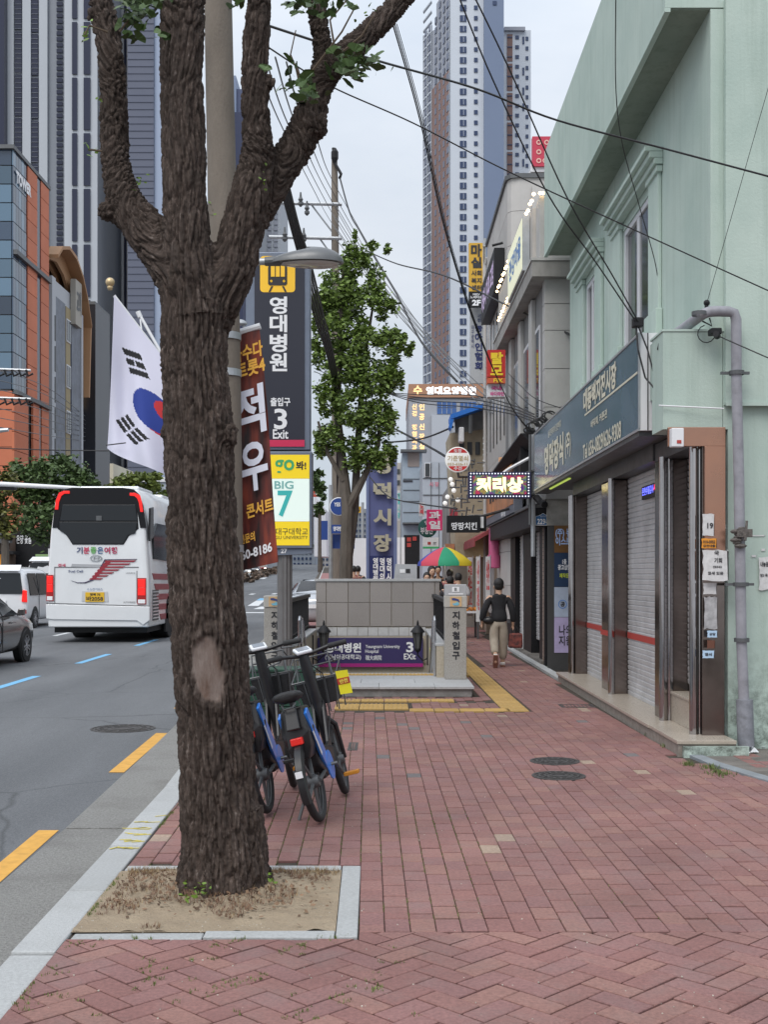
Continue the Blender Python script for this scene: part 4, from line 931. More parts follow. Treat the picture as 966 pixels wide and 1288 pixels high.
# ------------------------------------------------------------------ electric bicycles
m_bblue=M('bike_blue',(.03,.20,.68),.3,clear=.3);m_bwhite=M('bike_white',(.7,.72,.75),.35);m_bblack=M('bike_black',(.016,.016,.018),.38,var=.2,vs=12);m_red=M('reflector_red',(.55,.02,.015),.25,emit=.25)
m_seat=M('saddle_black',(.02,.02,.022),.55,bump=.3,bs=200);m_chrome=M('chrome',(.6,.6,.62),.15,1.)
def wheel(parent,y,R=.262,steer=0.,name='wheel'):
 T=Matrix.Translation((0,y,R))@Matrix.Rotation(steer,4,'Z')@Matrix.Rotation(pi/2,4,'Y')
 mb=MB();n=40;tr=.026;prof=[(R-tr+tr*cos(a),tr*sin(a)) for a in[2*pi*k/10 for k in range(10)]]
 vs=[]
 for r,z in prof:
  for k in range(n):a=2*pi*k/n;vs.append(T@Vector((r*cos(a),r*sin(a),z)))
 mb.add(vs,[(i*n+k,i*n+(k+1)%n,((i+1)%10)*n+(k+1)%n,((i+1)%10)*n+k) for i in range(10) for k in range(n)])
 w=mb.build('wheel',m_rubber,parent,smooth=True,local=True)
 mb=MB();mb.lathe([(R-.05,-.012),(R-.036,-.014),(R-.036,.014),(R-.05,.012),(R-.05,-.012)],n,T,cap=False);mb.build('rim',m_dsteel,w,local=True,smooth='auto')
 mb=MB();mb.lathe([(.035,-.05),(.045,-.03),(.045,.03),(.035,.05)],14,T)
 for k in range(5):
  a=2*pi*k/5
  mb.tube([T@Vector((.03*cos(a),.03*sin(a),.01)),T@Vector(((R-.042)*cos(a+.12),(R-.042)*sin(a+.12),0))],[.014,.009],6)
 mb.build('hub_and_spokes',m_dsteel,w,local=True,smooth='auto');return w
def ebike(loc,yaw,lean,steer,label,bars=0.,tagged=False):
 t=thing('electric_bicycle',label,'bicycle',loc,group='shared electric bicycles behind the tree');t.rotation_euler=(0,lean,yaw)
 WB_,R=.98,.262
 wheel(t,0);wheel(t,WB_,steer=steer)
 def arc(y,z,r,a0,a1,wd,name,n=12,st=0.):
  mb=MB();T=Matrix.Translation((0,y,z))@Matrix.Rotation(st,4,'Z');vs=[]
  for k in range(n+1):
   a=radians(a0+(a1-a0)*k/n)
   for x,rr in((-wd,r-.02),(-wd*.7,r),(wd*.7,r),(wd,r-.02),(wd,r-.026),(-wd,r-.026)):vs.append(T@Vector((x,rr*cos(a),rr*sin(a))))
  mb.add(vs,[(i*6+k,i*6+(k+1)%6,(i+1)*6+(k+1)%6,(i+1)*6+k) for i in range(n) for k in range(6)]);return mb.build(name,m_bblack,t,local=True,smooth='auto')
 fd=arc(0,R,R+.035,30,200,.03,'rear_fender');arc(WB_,R,R+.035,25,150,.028,'front_fender',st=steer)
 MB().box(-.022,-.305,.335,.022,-.29,.375).build('number_plate',m_wtext,fd,local=True)
 fr=MB()
 for q in(-1,1):
  fr.prism([(q*.098,-.10,.71),(q*.098,-.03,.74),(q*.085,.12,.60),(q*.06,.38,.40),(q*.055,.42,.27),(q*.06,.33,.26),(q*.085,.12,.40),(q*.098,-.02,.56)],(-q*.02,0,0))
  bmx=bmx if q>0 else MB();bmx.prism([(q*.055,.34,.27),(q*.055,.36,.40),(q*.05,.58,.44),(q*.045,.78,.72),(q*.045,.83,.68),(q*.05,.64,.36)],(-q*.02,0,0))
 frame=fr.build('frame',m_bblue,t,local=True,bev=.004);bmx.build('beam',m_bblack,t,local=True,bev=.004)
 for q in(-1,1):MB().prism([(q*.1,-.055,.58),(q*.1,-.03,.585),(q*.088,.13,.42),(q*.088,.10,.405)],(-q*.003,0,0)).build('white_stripe',m_bwhite,frame,local=True)
 MB().tube([(0,.79,.42),(0,.745,.80)],.036,10).build('head_tube',m_bblack,t,local=True,smooth='auto')
 mb=MB()
 for s in(-1,1):mb.tube([(s*.055,0,R),(s*.05,.2,R+.02),(s*.04,.40,.30)],.013,8)
 mb.build('chain_stay',m_dsteel,t,local=True,smooth='auto')
 mb=MB();T=Matrix.Translation((0,WB_,R))@Matrix.Rotation(steer,4,'Z')@Matrix.Translation((0,-WB_,-R))
 for s in(-1,1):mb.tube([T@Vector((s*.055,WB_,R)),T@Vector((s*.055,WB_-.10,R+.26)),T@Vector((0,WB_-.14,R+.33))],[.014,.018,.02],8)
 mb.build('fork',m_bblack,t,local=True,smooth='auto')
 mb=MB();mb.prism([(-.08,-.12,.50),(-.09,-.13,.60),(-.075,-.08,.75),(.075,-.08,.75),(.09,-.13,.60),(.08,-.12,.50),(.05,-.1,.42),(-.05,-.1,.42)],(0,.2,0));bat=mb.build('battery_case',m_bblack,t,local=True,bev=.012)
 MB().prism([(-.045,-.14,.62),(.045,-.14,.62),(.04,-.09,.755),(-.04,-.09,.755)],(0,-.018,.008)).build('case_handle',M('glossy_black',(.02,.02,.022),.35),bat,local=True,bev=.006)
 MB().box(-.04,-.15,.525,.04,-.11,.57).build('tail_light',m_red,bat,local=True,bev=.006)
 MB().tube([(0,.02,.70),(0,-.02,.80)],.018,8).build('seat_post',m_dsteel,t,local=True)
 mb=MB();vs=[];st=[(-.15,.06,.012),(-.14,.09,.028),(-.08,.105,.034),(.0,.085,.032),(.08,.045,.026),(.14,.03,.02),(.155,.018,.01)]
 for y,w,h in st:
  for k in range(10):a=2*pi*k/10;vs.append((w*cos(a),y,.835+h*sin(a)*(1 if sin(a)>0 else 1.3)+(.012 if y<-.1 else 0)))
 mb.add(vs,[(i*10+k,(i+1)*10+k,(i+1)*10+(k+1)%10,i*10+(k+1)%10) for i in range(6) for k in range(10)]+[tuple(range(10)),tuple(range(69,59,-1))])
 MBs=mb.build('saddle',m_seat,t,local=True,smooth=True);MB().tube([(-.045,-.11,.79),(-.03,-.15,.765),(.03,-.15,.765),(.045,-.11,.79)],.007,6).build('saddle_loop',m_dsteel,MBs,local=True)
 MB().tube([(0,.76,.72),(0,.70,1.0),(0,.69,1.06)],[.045,.042,.035],12).build('stem',m_bblack,t,local=True,smooth='auto')
 B=Matrix.Translation((0,.69,1.06))@Matrix.Rotation(bars,4,'Z')
 MB().tube([B@Vector(q) for q in((-.29,-.10,.02),(-.18,-.05,.02),(-.05,0,0),(.05,0,0),(.18,-.05,.02),(.29,-.10,.02))],.014,10).build('handlebar',m_bblack,t,local=True,smooth='auto')
 for s in(-1,1):
  MB().tube([B@Vector(q) for q in((s*.30,-.105,.02),(s*.18,-.05,.02))],[.019,.021],10).build('grip',m_rubber,t,local=True,smooth='auto')
  MB().tube([B@Vector(q) for q in((s*.16,-.035,.02),(s*.17,.04,-.01),(s*.27,.01,-.02))],.006,6).build('brake_lever',m_dsteel,t,local=True)
 T=B@Matrix.Rotation(.35,4,'X');mb=MB(T);mb.box(-.06,-.045,.02,.06,.055,.045);d_=mb.build('display',m_bwhite,t,local=True,bev=.01)
 MB(T).box(-.042,-.03,.0455,.042,.04,.048).build('screen',M('display_screen',(.25,.28,.32),.1),d_,local=True)
 mb=MB();mb.prism([(-.12,.86,.68),(.12,.86,.68),(.145,.84,.86),(-.145,.84,.86)],(0,.26,0));mb.build('basket',M('basket_black',(.02,.02,.022),.7,var=.3,vs=60),t,local=True,bev=.01)
 mb=MB()
 for x in(-.16,-.08,0,.08,.16):mb.tube([(x*.8,.85,.62),(x,.835,.87)],.005,5);mb.tube([(x*.8,1.12,.62),(x,1.115,.95)],.005,5)
 mb.tube([(-.165,.83,.87),(.165,.83,.87),(.165,1.12,.96),(-.165,1.12,.96),(-.165,.83,.87)],.007,6);mb.tube([(.13,.90,.87),(.12,.95,1.03),(-.12,.95,1.03),(-.13,.90,.87)],.007,6);mb.tube([(.13,1.1,.95),(.12,.95,1.03)],.006,5);mb.build('basket_wire',m_dsteel,t,local=True)
 MB().tube([(.0,.40,.30),(.10,.42,.30),(.115,.52,.20)],[.016,.012,.01],8).build('crank',m_dsteel,t,local=True);MB().tube([(-.0,.40,.30),(-.10,.38,.30),(-.115,.29,.40)],[.016,.012,.01],8).build('crank',m_dsteel,t,local=True)
 MB().box(.115,.49,.185,.22,.55,.21).build('pedal',M('pedal_orange',(.55,.22,.02),.4),t,local=True,bev=.004);MB().box(-.22,.26,.385,-.115,.32,.41).build('pedal',m_bblack,t,local=True,bev=.004)
 MB().prism([(-.06,.08,.60),(-.06,.12,.34),(-.06,.30,.24),(-.06,.60,.28),(-.06,.66,.40),(-.06,.40,.44)],(.12,0,0)).build('centre_cover',m_bblack,t,local=True,bev=.015)
 MB().box(-.05,.25,.23,.05,.47,.36).build('motor_cover',m_bblack,t,local=True,bev=.02);MB().lathe([(.10,-.004),(.10,.004)],24,Matrix.Translation((.062,.40,.30))@Matrix.Rotation(pi/2,4,'Y')).build('chain_guard',m_bblue,t,local=True)
 MB().tube([(-.05,.12,.24),(-.16,.06,.03)],.011,6).build('kickstand',m_dsteel,t,local=True)
 MB().tube([(.03,.72,.98),(.08,.80,.9),(.06,.80,.6),(.05,.60,.45)],.005,5).build('brake_cable',m_cable,t,local=True)
 if tagged:
  mb=MB();mb.box(.168,.86,.74,.172,.98,.90);mb=MB();mb.prism([(.165,.83,.72),(.25,.85,.71),(.255,.84,.88),(.17,.82,.89)],(0,.004,0));tg=mb.build('yellow_tag',M('tag_yellow',(.80,.72,.02),.45),t,local=True)
  MB().prism([(.166,.826,.79),(.252,.846,.785),(.254,.843,.83),(.168,.823,.835)],(0,-.003,0)).build('tag_band',M('tag_red',(.45,.04,.02),.5),tg,local=True)
  text('안전',M('tag_text',(.8,.7,.1),.6),tg,(.21,.83,.81),.06,.03,u=(.97,.23,0),bold=.03,local=True,lift=.004)
 return t
ebike((-.43,7.72,.01),-.13,-.25,.1,'blue and black electric bicycle leaning left with a yellow tag on its front basket',bars=.5,tagged=True)
ebike((-.80,7.98,.01),-.10,-.2,.15,'blue electric bicycle partly hidden behind the trunk, farther left of the pair',bars=.35)
t=thing('green_planter_box','dark green slatted box behind the bicycles','planter',(-1.15,13.0,0))
m_dg=M('box_green',(.018,.07,.045),.5,var=.25,vs=6)
a=P(306,848,13).x;b=P(394,848,13).x
for k in range(4):MB().box(a,13.0-.006*(k%2),.05+.125*k,b,13.03,.165+.125*k).build('slat',m_dg,t,bev=.004)
MB().box(a,13.04,.03,b,13.45,.52).build('box',m_dg,t);MB().box(a-.02,12.98,.552,b+.02,13.47,.58).build('lid',m_dg,t,bev=.006)
# ------------------------------------------------------------------ vehicles
m_glass=M('car_glass',(.014,.017,.021),.08,spec=.45);m_tl=M('tail_red',(.55,.01,.008),.2,emit=.9);m_tl2=M('tail_red_dull',(.25,.008,.008),.2,emit=.3)
m_buswhite=M('bus_white',(.72,.74,.76),.22,clear=.6,var=.03,vs=2,dirt=.12,dscale=1.2);m_busblack=M('bus_black',(.010,.010,.012),.25,spec=.25)
D=30.5;BZ=ROADZ
def road_wheel(parent,x,y,R,w,side,m_rim,z=None,dark=False):
 T=Matrix.Translation((x,y,(BZ if z is None else z)+R))@Matrix.Rotation(pi/2*side,4,'Y')
 wh=MB().lathe([(R*.55,-w),(R*.97,-w),(R,-w*.9),(R,-.02),(R*.96,0),(R*.68,.0),(R*.66,-.02)],36,T).build('wheel',m_rubber,parent,smooth='auto')
 MB().lathe([(R*.67,-.03),(R*.67,.002),(R*.62,.004),(R*.60,-.04),(.001,-.05)],32,T,cap=False).build('rim',m_rim if dark else m_dsteel,wh,smooth='auto')
 mb=MB();mb.lathe([(R*.14,-.05),(R*.14,.0),(.001,.004)],14,T,cap=False)
 for k in range(5):
  a=2*pi*k/5;u=Vector((cos(a),sin(a),0));v=Vector((-sin(a),cos(a),0))
  for s in(-.5,.5):
   p0=u*R*.12+v*s*R*.1;p1=u*R*.63+v*s*R*.26;e=v*R*.05
   mb.add([T@(p0-e+Vector((0,0,-.005))),T@(p0+e+Vector((0,0,-.005))),T@(p1+e+Vector((0,0,.002))),T@(p1-e+Vector((0,0,.002))),T@(p0-e-Vector((0,0,.03))),T@(p0+e-Vector((0,0,.03))),T@(p1+e-Vector((0,0,.03))),T@(p1-e-Vector((0,0,.03)))],[(0,1,2,3),(0,4,5,1),(1,5,6,2),(2,6,7,3),(3,7,4,0)])
 mb.build('spokes',m_rim,wh,smooth='auto');return wh
bus=thing('tour_bus','big white tour bus with black rear glass and lit red tail lamps driving away','bus',(P(122,0,D).x,D,BZ))
q=lambda x,y,dd=0.:P(x,y,D)+Vector((0,dd,0))
xl,xr=P(57.5,0,D).x,P(188.5,0,D).x;LEN=11.5
sec=lambda s,zt,zb=.28,ins=0.:[(-1.31*s+ins,zb),(-1.32*s,zb+.25),(-1.32*s,1.6),(-1.24*s,2.75),(-1.13*s,zt-.28),(-.95*s,zt-.04),(0,zt),(.95*s,zt-.04),(1.13*s,zt-.28),(1.24*s,2.75),(1.32*s,1.6),(1.32*s,zb+.25),(1.31*s-ins,zb)]
cx=(xl+xr)/2;ztop=P(0,613,D).z
st=[(.0,.965,ztop-.22),(.06,.985,ztop-.1),(.25,1,ztop),(2,1,ztop+.02),(LEN-1,1,ztop),(LEN,.95,ztop-.2)]
mb=MB();vs=[];n=13
for y,s,zt in st:vs+=[(cx+a,D+y,b) for a,b in sec(s,zt)]
mb.add(vs,[(i*n+k,i*n+k+1,(i+1)*n+k+1,(i+1)*n+k) for i in range(len(st)-1) for k in range(n-1)]+[(i*n+n-1,i*n,(i+1)*n,(i+1)*n+n-1) for i in range(len(st)-1)]+[tuple(range(n-1,-1,-1)),tuple((len(st)-1)*n+k for k in range(n))])
mb.build('body',m_buswhite,bus,smooth='auto',bev=.03)
def rear(name,pts,m,dd=-.012,th=.03,par=bus,bev=.004):return MB().prism([q(x,y,dd) for x,y in pts],(0,th,0)).build(name,m,par,bev=bev)
cap=rear('rear_cap',[(65.5,664),(68,640),(71.5,624),(78,616),(90,613.5),(155,613.5),(168,615.5),(175,622),(180,636),(183.5,664),(176,664),(172,640),(77,640),(72,664)],m_busblack,-.02)
rear('rear_window',[(72,665),(76,636),(172,636),(174,665),(162,674),(155,685),(91,685),(83,673)],m_busblack,-.014)
rear('upper_glass',[(75.5,655),(78.5,635),(170,635),(172.5,655)],m_glass,-.03,.012);rear('lower_glass',[(74.5,656.5),(172.5,656.5),(170,671),(161,673),(154.5,684),(91.5,684),(83,672),(75.5,668)],m_glass,-.03,.012)
rear('camera_box',[(121,649),(128,649),(128,655),(121,655)],m_dsteel,-.05,.02)
for pts,in(([(69,641),(70,630),(74,620),(80,617.5),(87.5,617.5),(87.5,621),(81,621),(77,624),(74,632),(73,641)],),([(163,620),(170,620),(176,623),(178.5,632),(180,644),(176.5,644),(174.5,632),(172.5,627),(169,624),(163,623.5)],)):
 rear('upper_brake_lamp',pts,m_tl,-.045,.03)
for x0,x1,y0,y1 in((58,67,723,756),(172.5,183.5,727,760)):
 l=rear('lamp_housing',[(x0,y0),(x1,y0),(x1,y1),(x0,y1)],m_tl2,-.03,.03)
 for k,(a,b) in enumerate(((.05,.36),(.36,.68))):rear('brake_lamp',[(x0+.8,y0+(y1-y0)*a),(x1-.8,y0+(y1-y0)*a),(x1-.8,y0+(y1-y0)*b-.6),(x0+.8,y0+(y1-y0)*b-.6)],m_tl,-.045,.02,l)
 rear('reversing_lamp',[(x0+1,y0+(y1-y0)*.82),(x1-1,y0+(y1-y0)*.82),(x1-1,y0+(y1-y0)*.97),(x0+1,y0+(y1-y0)*.97)],m_wtext,-.045,.02,l)
for x0,x1 in((67.5,79),(157,168.5)):rear('bumper_reflector',[(x0,764.5),(x1,764.5),(x1+1,768),(x0,768.5)],m_tl2,-.02,.02)
m_seam=M('panel_seam',(.05,.052,.055),.7)
for pts in([(68,713),(174,713),(174,713.7),(68,713.7)],[(68,713),(68.6,713),(68.6,758),(68,758)],[(171.4,718),(172,718),(172,758),(171.4,758)],[(58,758.3),(188,762),(188,762.8),(58,759.1)]):rear('panel_seam',pts,m_seam,-.0135,.012,bev=0)
rear('bumper',[(57.5,760),(188,763),(188,780),(180,786),(172,780.5),(66,779),(58,778)],m_buswhite,-.035,.06,bev=.01)
rear('underside',[(62,779),(184,781),(184,789),(70,787)],m_rubber,.12,.1)
rear('handle_recess',[(90,709),(127,710),(126,714),(89,713)],M('recess_grey',(.40,.41,.43),.4),-.014,.012)
rear('plate_recess',[(103,743),(135,744),(136,757),(102,756)],M('recess_white',(.55,.56,.58),.4),-.015,.012)
pl_=rear('number_plate',[(107,745),(131,745),(131,757),(107,757)],M('plate_yellow',(.72,.44,.02),.5),-.03,.012)
def rtext(s,m,x0,y0,x1,y1,dd=-.016,bold=.03,par=bus):a,b=q(x0,y0),q(x1,y1);text(s,m,par,((a.x+b.x)/2,D+dd,(a.z+b.z)/2),b.x-a.x,a.z-b.z,bold=bold,lift=.003)
rtext('영북 75',m_ktext,113,746,126,749.5,-.031,par=pl_);rtext('바2058',m_ktext,108.5,750,129.5,756,-.031,par=pl_)
cols=[M('letter_navy',(.04,.06,.16),.5),M('letter_red',(.50,.04,.10),.5),M('letter_green',(.16,.42,.14),.5),M('letter_blue',(.05,.12,.26),.5),M('letter_maroon',(.42,.03,.10),.5),M('letter_maroon',(.42,.03,.10),.5)]
for k,ch in enumerate('기분좋은여행'):rtext(ch,cols[k],96+k*8.7,688,103.5+k*8.7,696.5,-.018,.03)
rtext('전세',cols[1],72.5,709,82,713,-.018);rtext('Fuel Cell',cols[0],86,717,104,720,-.018,.02);rtext('UNIVERSE',m_ktext,158,720,170,721.6,-.018,.0);rtext('수소전기버스',cols[3],109,739.5,129,743,-.018,.0);rtext('AUTOGRADE',m_ktext,155,756.5,170,758.5,-.018,0)
mb=MB();T=Matrix.Translation(q(120.5,702,-.016))@Matrix.Rotation(pi/2,4,'X');vs=[]
for k in range(28):a=2*pi*k/28;vs+=[T@Vector((.155*cos(a),.08*sin(a),0)),T@Vector((.13*cos(a),.062*sin(a),0)),T@Vector((.13*cos(a),.062*sin(a),.012)),T@Vector((.155*cos(a),.08*sin(a),.012))]
mb.add(vs,[(4*k+i,4*((k+1)%28)+i,4*((k+1)%28)+(i+1)%4,4*k+(i+1)%4) for k in range(28) for i in range(4)])
for a in([(-.07,-.045),(-.045,-.045),(-.03,.045),(-.055,.045)],[(.045,-.045),(.07,-.045),(.085,.045),(.06,.045)],[(-.05,-.012),(.06,-.004),(.062,.016),(-.045,.008)]):mb.prism([T@Vector((x,y,.001)) for x,y in a],(0,-.008,0))
mb.build('emblem',m_steel,bus,smooth='auto')
m_stripe=M('stripe_maroon',(.30,.025,.04),.4)
rear('curved_stripe',[(89,730),(97,732.5),(106,732.3),(115,729),(122,721),(128,709),(131,703.5),(172,703),(172,703.6),(132,704.5),(129,711),(123.5,722),(117,730),(107,733.5),(97,733.3)],M('stripe_navy',(.06,.05,.10),.4),-.017,.014,bev=0)
for k in range(7):
 y=705+k*3.7;xr_=171-k*7;xl_=132.5-k*3.2;rear('stripe',[(xl_,y),(xr_,y-.1),(xr_-3,y+1.9),(xl_-1.4,y+1.9)],m_stripe,-.018,.014,bev=0)
for k in range(6):x0=133-k*.0;rear('stripe_root',[(132.5-k*3.2,706.9+k*3.7),(139-k*3.4,706.9+k*3.7),(137-k*3.4,708.8+k*3.7),(131-k*3.2,708.8+k*3.7)],m_stripe,-.018,.014,bev=0)
sx=cx+1.325
def side(name,pts,m,dx=.0,th=.03,par=bus):return MB().prism([(sx+dx,D+y,BZ+z) for y,z in pts],(-th,0,0)).build(name,m,par,bev=.004)
side('side_window',[(.55,2.15),(3.4,2.1),(3.4,3.1),(1.0,3.1),(.55,2.75)],m_glass,-.005,.06);side('side_window',[(3.46,2.1),(7.2,2.1),(7.2,3.1),(3.46,3.1)],m_glass,-.005,.06);side('side_window',[(7.26,2.1),(10.8,2.1),(10.8,3.1),(7.26,3.1)],m_glass,-.005,.06)
side('black_quarter',[(.02,2.6),(.5,2.72),(.5,3.5),(.1,3.45)],m_busblack,.0,.05)
for k in range(5):side('side_stripe',[(.3+.9*k*0+k*.25,1.78-k*.27),(9,1.72-k*.27),(9,1.56-k*.27),(.5+k*.25,1.62-k*.27)],m_stripe,.006,.02)
g=side('engine_grille',[(.35,.55),(1.15,.55),(1.15,1.35),(.35,1.35)],m_dsteel,.004,.02)
for k in range(9):side('louvre',[(.38,.6+k*.085),(1.12,.6+k*.085),(1.12,.63+k*.085),(.38,.63+k*.085)],m_buswhite,.014,.012,g)
side('wheel_arch',[(2.15,.18),(2.2,.9),(2.45,1.15),(3.1,1.15),(3.35,.9),(3.4,.18)],m_rubber,.006,.05)
for s in(-1,1):
 road_wheel(bus,cx+s*1.32,D+2.8,.5,.5,s,M('bus_rim',(.45,.46,.48),.3,.8));road_wheel(bus,cx+s*1.32,D+9.0,.5,.3,s,MATS['bus_rim'])
MB().box(cx-1.2,D+.3,BZ+.25,cx+1.2,D+11,BZ+.5).build('chassis',m_rubber,bus)
for a in(1.2,4.5,8.):MB().box(cx-.8,D+a,ztop-.02,cx+.8,D+a+1.8,ztop+.12).build('roof_unit',m_buswhite,bus,bev=.05)
def car_loft(parent,stations,name,m,X0,Y0,Z0,sub=2,closed=True):
 mb=MB();vs=[]
 for(y,zb,wb,zm,wm,zt,wt) in stations:
  h=[(wb*.8,zb),(wb,zb+.06),(wm*1.0,zb+(zm-zb)*.5),(wm*.985,zm),(wt+(wm-wt)*.45,zm+(zt-zm)*.55),(wt,zt-(zt-zm)*.08),(wt*.6,zt)]
  row=[(-a,b) for a,b in h]+[(0,zt+.012)]+[(a,b) for a,b in reversed(h)]
  vs+=[(X0+a,Y0+y,Z0+b) for a,b in row]
 n=15;k_=len(stations)
 fs=[(i*n+k,i*n+k+1,(i+1)*n+k+1,(i+1)*n+k) for i in range(k_-1) for k in range(n-1)]+[(i*n+n-1,i*n,(i+1)*n,(i+1)*n+n-1) for i in range(k_-1)]
 fs+=[tuple(range(n-1,-1,-1)),tuple((k_-1)*n+k for k in range(n))]
 mb.add(vs,fs);return mb.build(name,m,parent,smooth=True,sub=sub)
m_sed=M('sedan_grey',(.11,.105,.105),.25,.6,clear=1.,var=.03,vs=2);m_alloy=M('alloy',(.5,.5,.52),.25,.9)
def sedan(X,Yrear,label,col,cat='car',alloy=m_alloy,z=None,group=None,name='parked_car'):
 z0=BZ+terr(Yrear) if z is None else z
 t=thing(name,label,cat,(X,Yrear,z0),group=group);Y=Yrear
 st=[(.02,.35,.70,.75,.76,.80,.70),(.12,.25,.84,.82,.86,.96,.74),(.6,.2,.87,.88,.90,1.02,.74),(.95,.2,.88,.90,.91,1.04,.74),(1.05,.2,.88,.90,.91,1.07,.73),(1.75,.2,.88,.90,.915,1.36,.60),(2.2,.2,.88,.90,.915,1.43,.58),(2.7,.2,.88,.90,.915,1.41,.59),(3.35,.2,.88,.90,.91,1.12,.70),(3.5,.2,.88,.89,.91,1.0,.76),(4.1,.2,.87,.84,.90,.93,.74),(4.55,.22,.83,.72,.85,.80,.68),(4.72,.32,.62,.58,.66,.64,.55)]
 car_loft(t,st,'body',col,X,Y,z0,2)
 for s in(-1,1):
  def sd(name,pts,m,par=t,dx=0.):return MB().prism([(X+s*(w+dx),Y+y,z0+zz) for y,zz,w in pts],(-s*.02,0,0)).build(name,m,par,bev=.004)
  sd('side_glass',[(1.45,.955,.905),(1.95,1.28,.715),(2.22,1.33,.69),(2.24,.955,.905)],m_glass);sd('side_glass',[(2.3,.955,.905),(2.28,1.33,.69),(2.62,1.32,.69),(3.12,1.06,.82),(3.28,.955,.9)],m_glass)
  sd('door_seam',[(2.26,.3,.917),(2.28,.3,.917),(2.28,.93,.922),(2.26,.93,.922)],m_seam,dx=.004);sd('door_handle',[(2.02,.82,.93),(2.2,.83,.93),(2.2,.86,.93),(2.02,.85,.93)],alloy,dx=.012);sd('door_handle',[(3.0,.80,.93),(2.8,.81,.93),(2.8,.84,.93),(3.0,.83,.93)],alloy,dx=.012)
  mr=MB();mr.prism([(X+s*.93,Y+3.02,z0+.94),(X+s*1.09,Y+3.0,z0+.95),(X+s*1.1,Y+3.0,z0+1.08),(X+s*.97,Y+3.02,z0+1.08)],(0,.1,0));mr.build('wing_mirror',col,t,bev=.02)
  for yw in(.85,3.75):
   MB().lathe([(.375,-.03),(.375,.012)],32,Matrix.Translation((X+s*.895,Y+yw,z0+.33))@Matrix.Rotation(pi/2*s,4,'Y')).build('wheel_arch',m_rubber,t);road_wheel(t,X+s*.925,Y+yw,.325,.2,s,alloy,z0)
  MB().prism([(X+s*.62,Y+4.56,z0+.62),(X+s*.86,Y+4.32,z0+.70),(X+s*.87,Y+4.2,z0+.62),(X+s*.66,Y+4.62,z0+.54)],(0,0,.05)).build('headlight',m_wtext,t)
  MB().box(X+s*.5,Y-.01,z0+.72,X+s*.84,Y+.1,z0+.84).build('tail_lamp',m_tl2,t,bev=.02)
 MB().prism([(X-.62,Y+1.06,z0+1.06),(X+.62,Y+1.06,z0+1.06),(X+.52,Y+1.68,z0+1.36),(X-.52,Y+1.68,z0+1.36)],(0,0,.02)).build('rear_glass',m_glass,t)
 MB().prism([(X-.66,Y+3.36,z0+1.12),(X+.66,Y+3.36,z0+1.12),(X+.54,Y+2.78,z0+1.40),(X-.54,Y+2.78,z0+1.40)],(0,0,.02)).build('windscreen',m_glass,t)
 MB().box(X-.26,Y-.02,z0+.62,X+.26,Y+.06,z0+.73).build('number_plate',m_wtext,t)
 return t
sedan(-8.15,20.1,'dark grey saloon car at the left edge of the photo behind the bus',m_sed,name='grey_car')
def van(X,Y,label,col,group=None,name='white_van',h=1.95,sc=1.):
 z0=BZ+terr(Y);t=thing(name,label,'van',(X,Y,z0),group=group);w=.96*sc
 st=[(.0,.35,w*.88,.95,w*.93,h-.28,w*.80),(.08,.26,w*.95,1.0,w*.99,h-.12,w*.82),(.35,.22,w*.97,1.0,w,h-.02,w*.80),(2.2,.22,w*.97,1.0,w,h,w*.80),(3.1,.22,w*.97,1.0,w,h-.06,w*.78),(3.9,.22,w*.97,.98,w*.99,1.28,w*.84),(4.1,.22,w*.96,.95,w*.98,1.1,w*.84),(4.75,.26,w*.88,.8,w*.9,.92,w*.76),(4.9,.38,w*.7,.62,w*.72,.7,w*.6)]
 car_loft(t,st,'body',col,X,Y,z0,2)
 MB().prism([(X-w*.84,Y-.02,z0+1.13),(X+w*.84,Y-.02,z0+1.13),(X+w*.74,Y+.03,z0+h-.22),(X-w*.74,Y+.03,z0+h-.22)],(0,.03,0)).build('rear_glass',m_glass,t,bev=.01)
 MB().prism([(X-w*.76,Y-.06,z0+h-.16),(X+w*.76,Y-.06,z0+h-.16),(X+w*.7,Y+.3,z0+h+.02),(X-w*.7,Y+.3,z0+h+.02)],(0,0,.03)).build('spoiler',col,t,bev=.01)
 for s in(-1,1):
  MB().prism([(X+s*w*.80,Y-.03,z0+.88),(X+s*w*.98,Y-.0,z0+.86),(X+s*w*.97,Y+.0,z0+1.24),(X+s*w*.84,Y-.03,z0+1.26)],(0,.06,0)).build('tail_lamp',m_tl if group is None else m_tl2,t,bev=.02)
  MB().box(X+s*w*.84,Y-.03,z0+.5,X+s*w*.96,Y+.02,z0+.62).build('bumper_reflector',m_tl2,t)
  for a,b in((.35,1.25),(1.32,2.35),(2.42,3.35)):
   MB().prism([(X+s*(w+.002),Y+a,z0+1.08),(X+s*(w+.002),Y+b,z0+1.08),(X+s*(w*.86+.01),Y+b-(.3 if b>3 else 0),z0+h-.22),(X+s*(w*.86+.01),Y+a+.05,z0+h-.22)],(-s*.02,0,0)).build('side_glass',m_glass,t,bev=.004)
  MB().box(X+s*(w-.01),Y+1.28,z0+.35,X+s*(w+.006),Y+1.295,z0+1.7).build('door_seam',m_seam,t)
  for yw in(.85,3.95):
   MB().lathe([(.38,-.03),(.38,.014)],32,Matrix.Translation((X+s*(w-.02),Y+yw,z0+.34))@Matrix.Rotation(pi/2*s,4,'Y')).build('wheel_arch',m_rubber,t);road_wheel(t,X+s*(w+.01),Y+yw,.335,.2,s,m_alloy,z0)
  MB().box(X+s*w,Y+3.5,z0+1.1,X+s*(w+.18),Y+3.6,z0+1.28).build('wing_mirror',col,t,bev=.02)
 MB().box(X-.27,Y-.04,z0+.80,X+.27,Y-.01,z0+.93).build('number_plate',m_wtext,t);return t
m_vw=M('van_white',(.70,.71,.73),.25,clear=.7,dirt=.1,dscale=2)
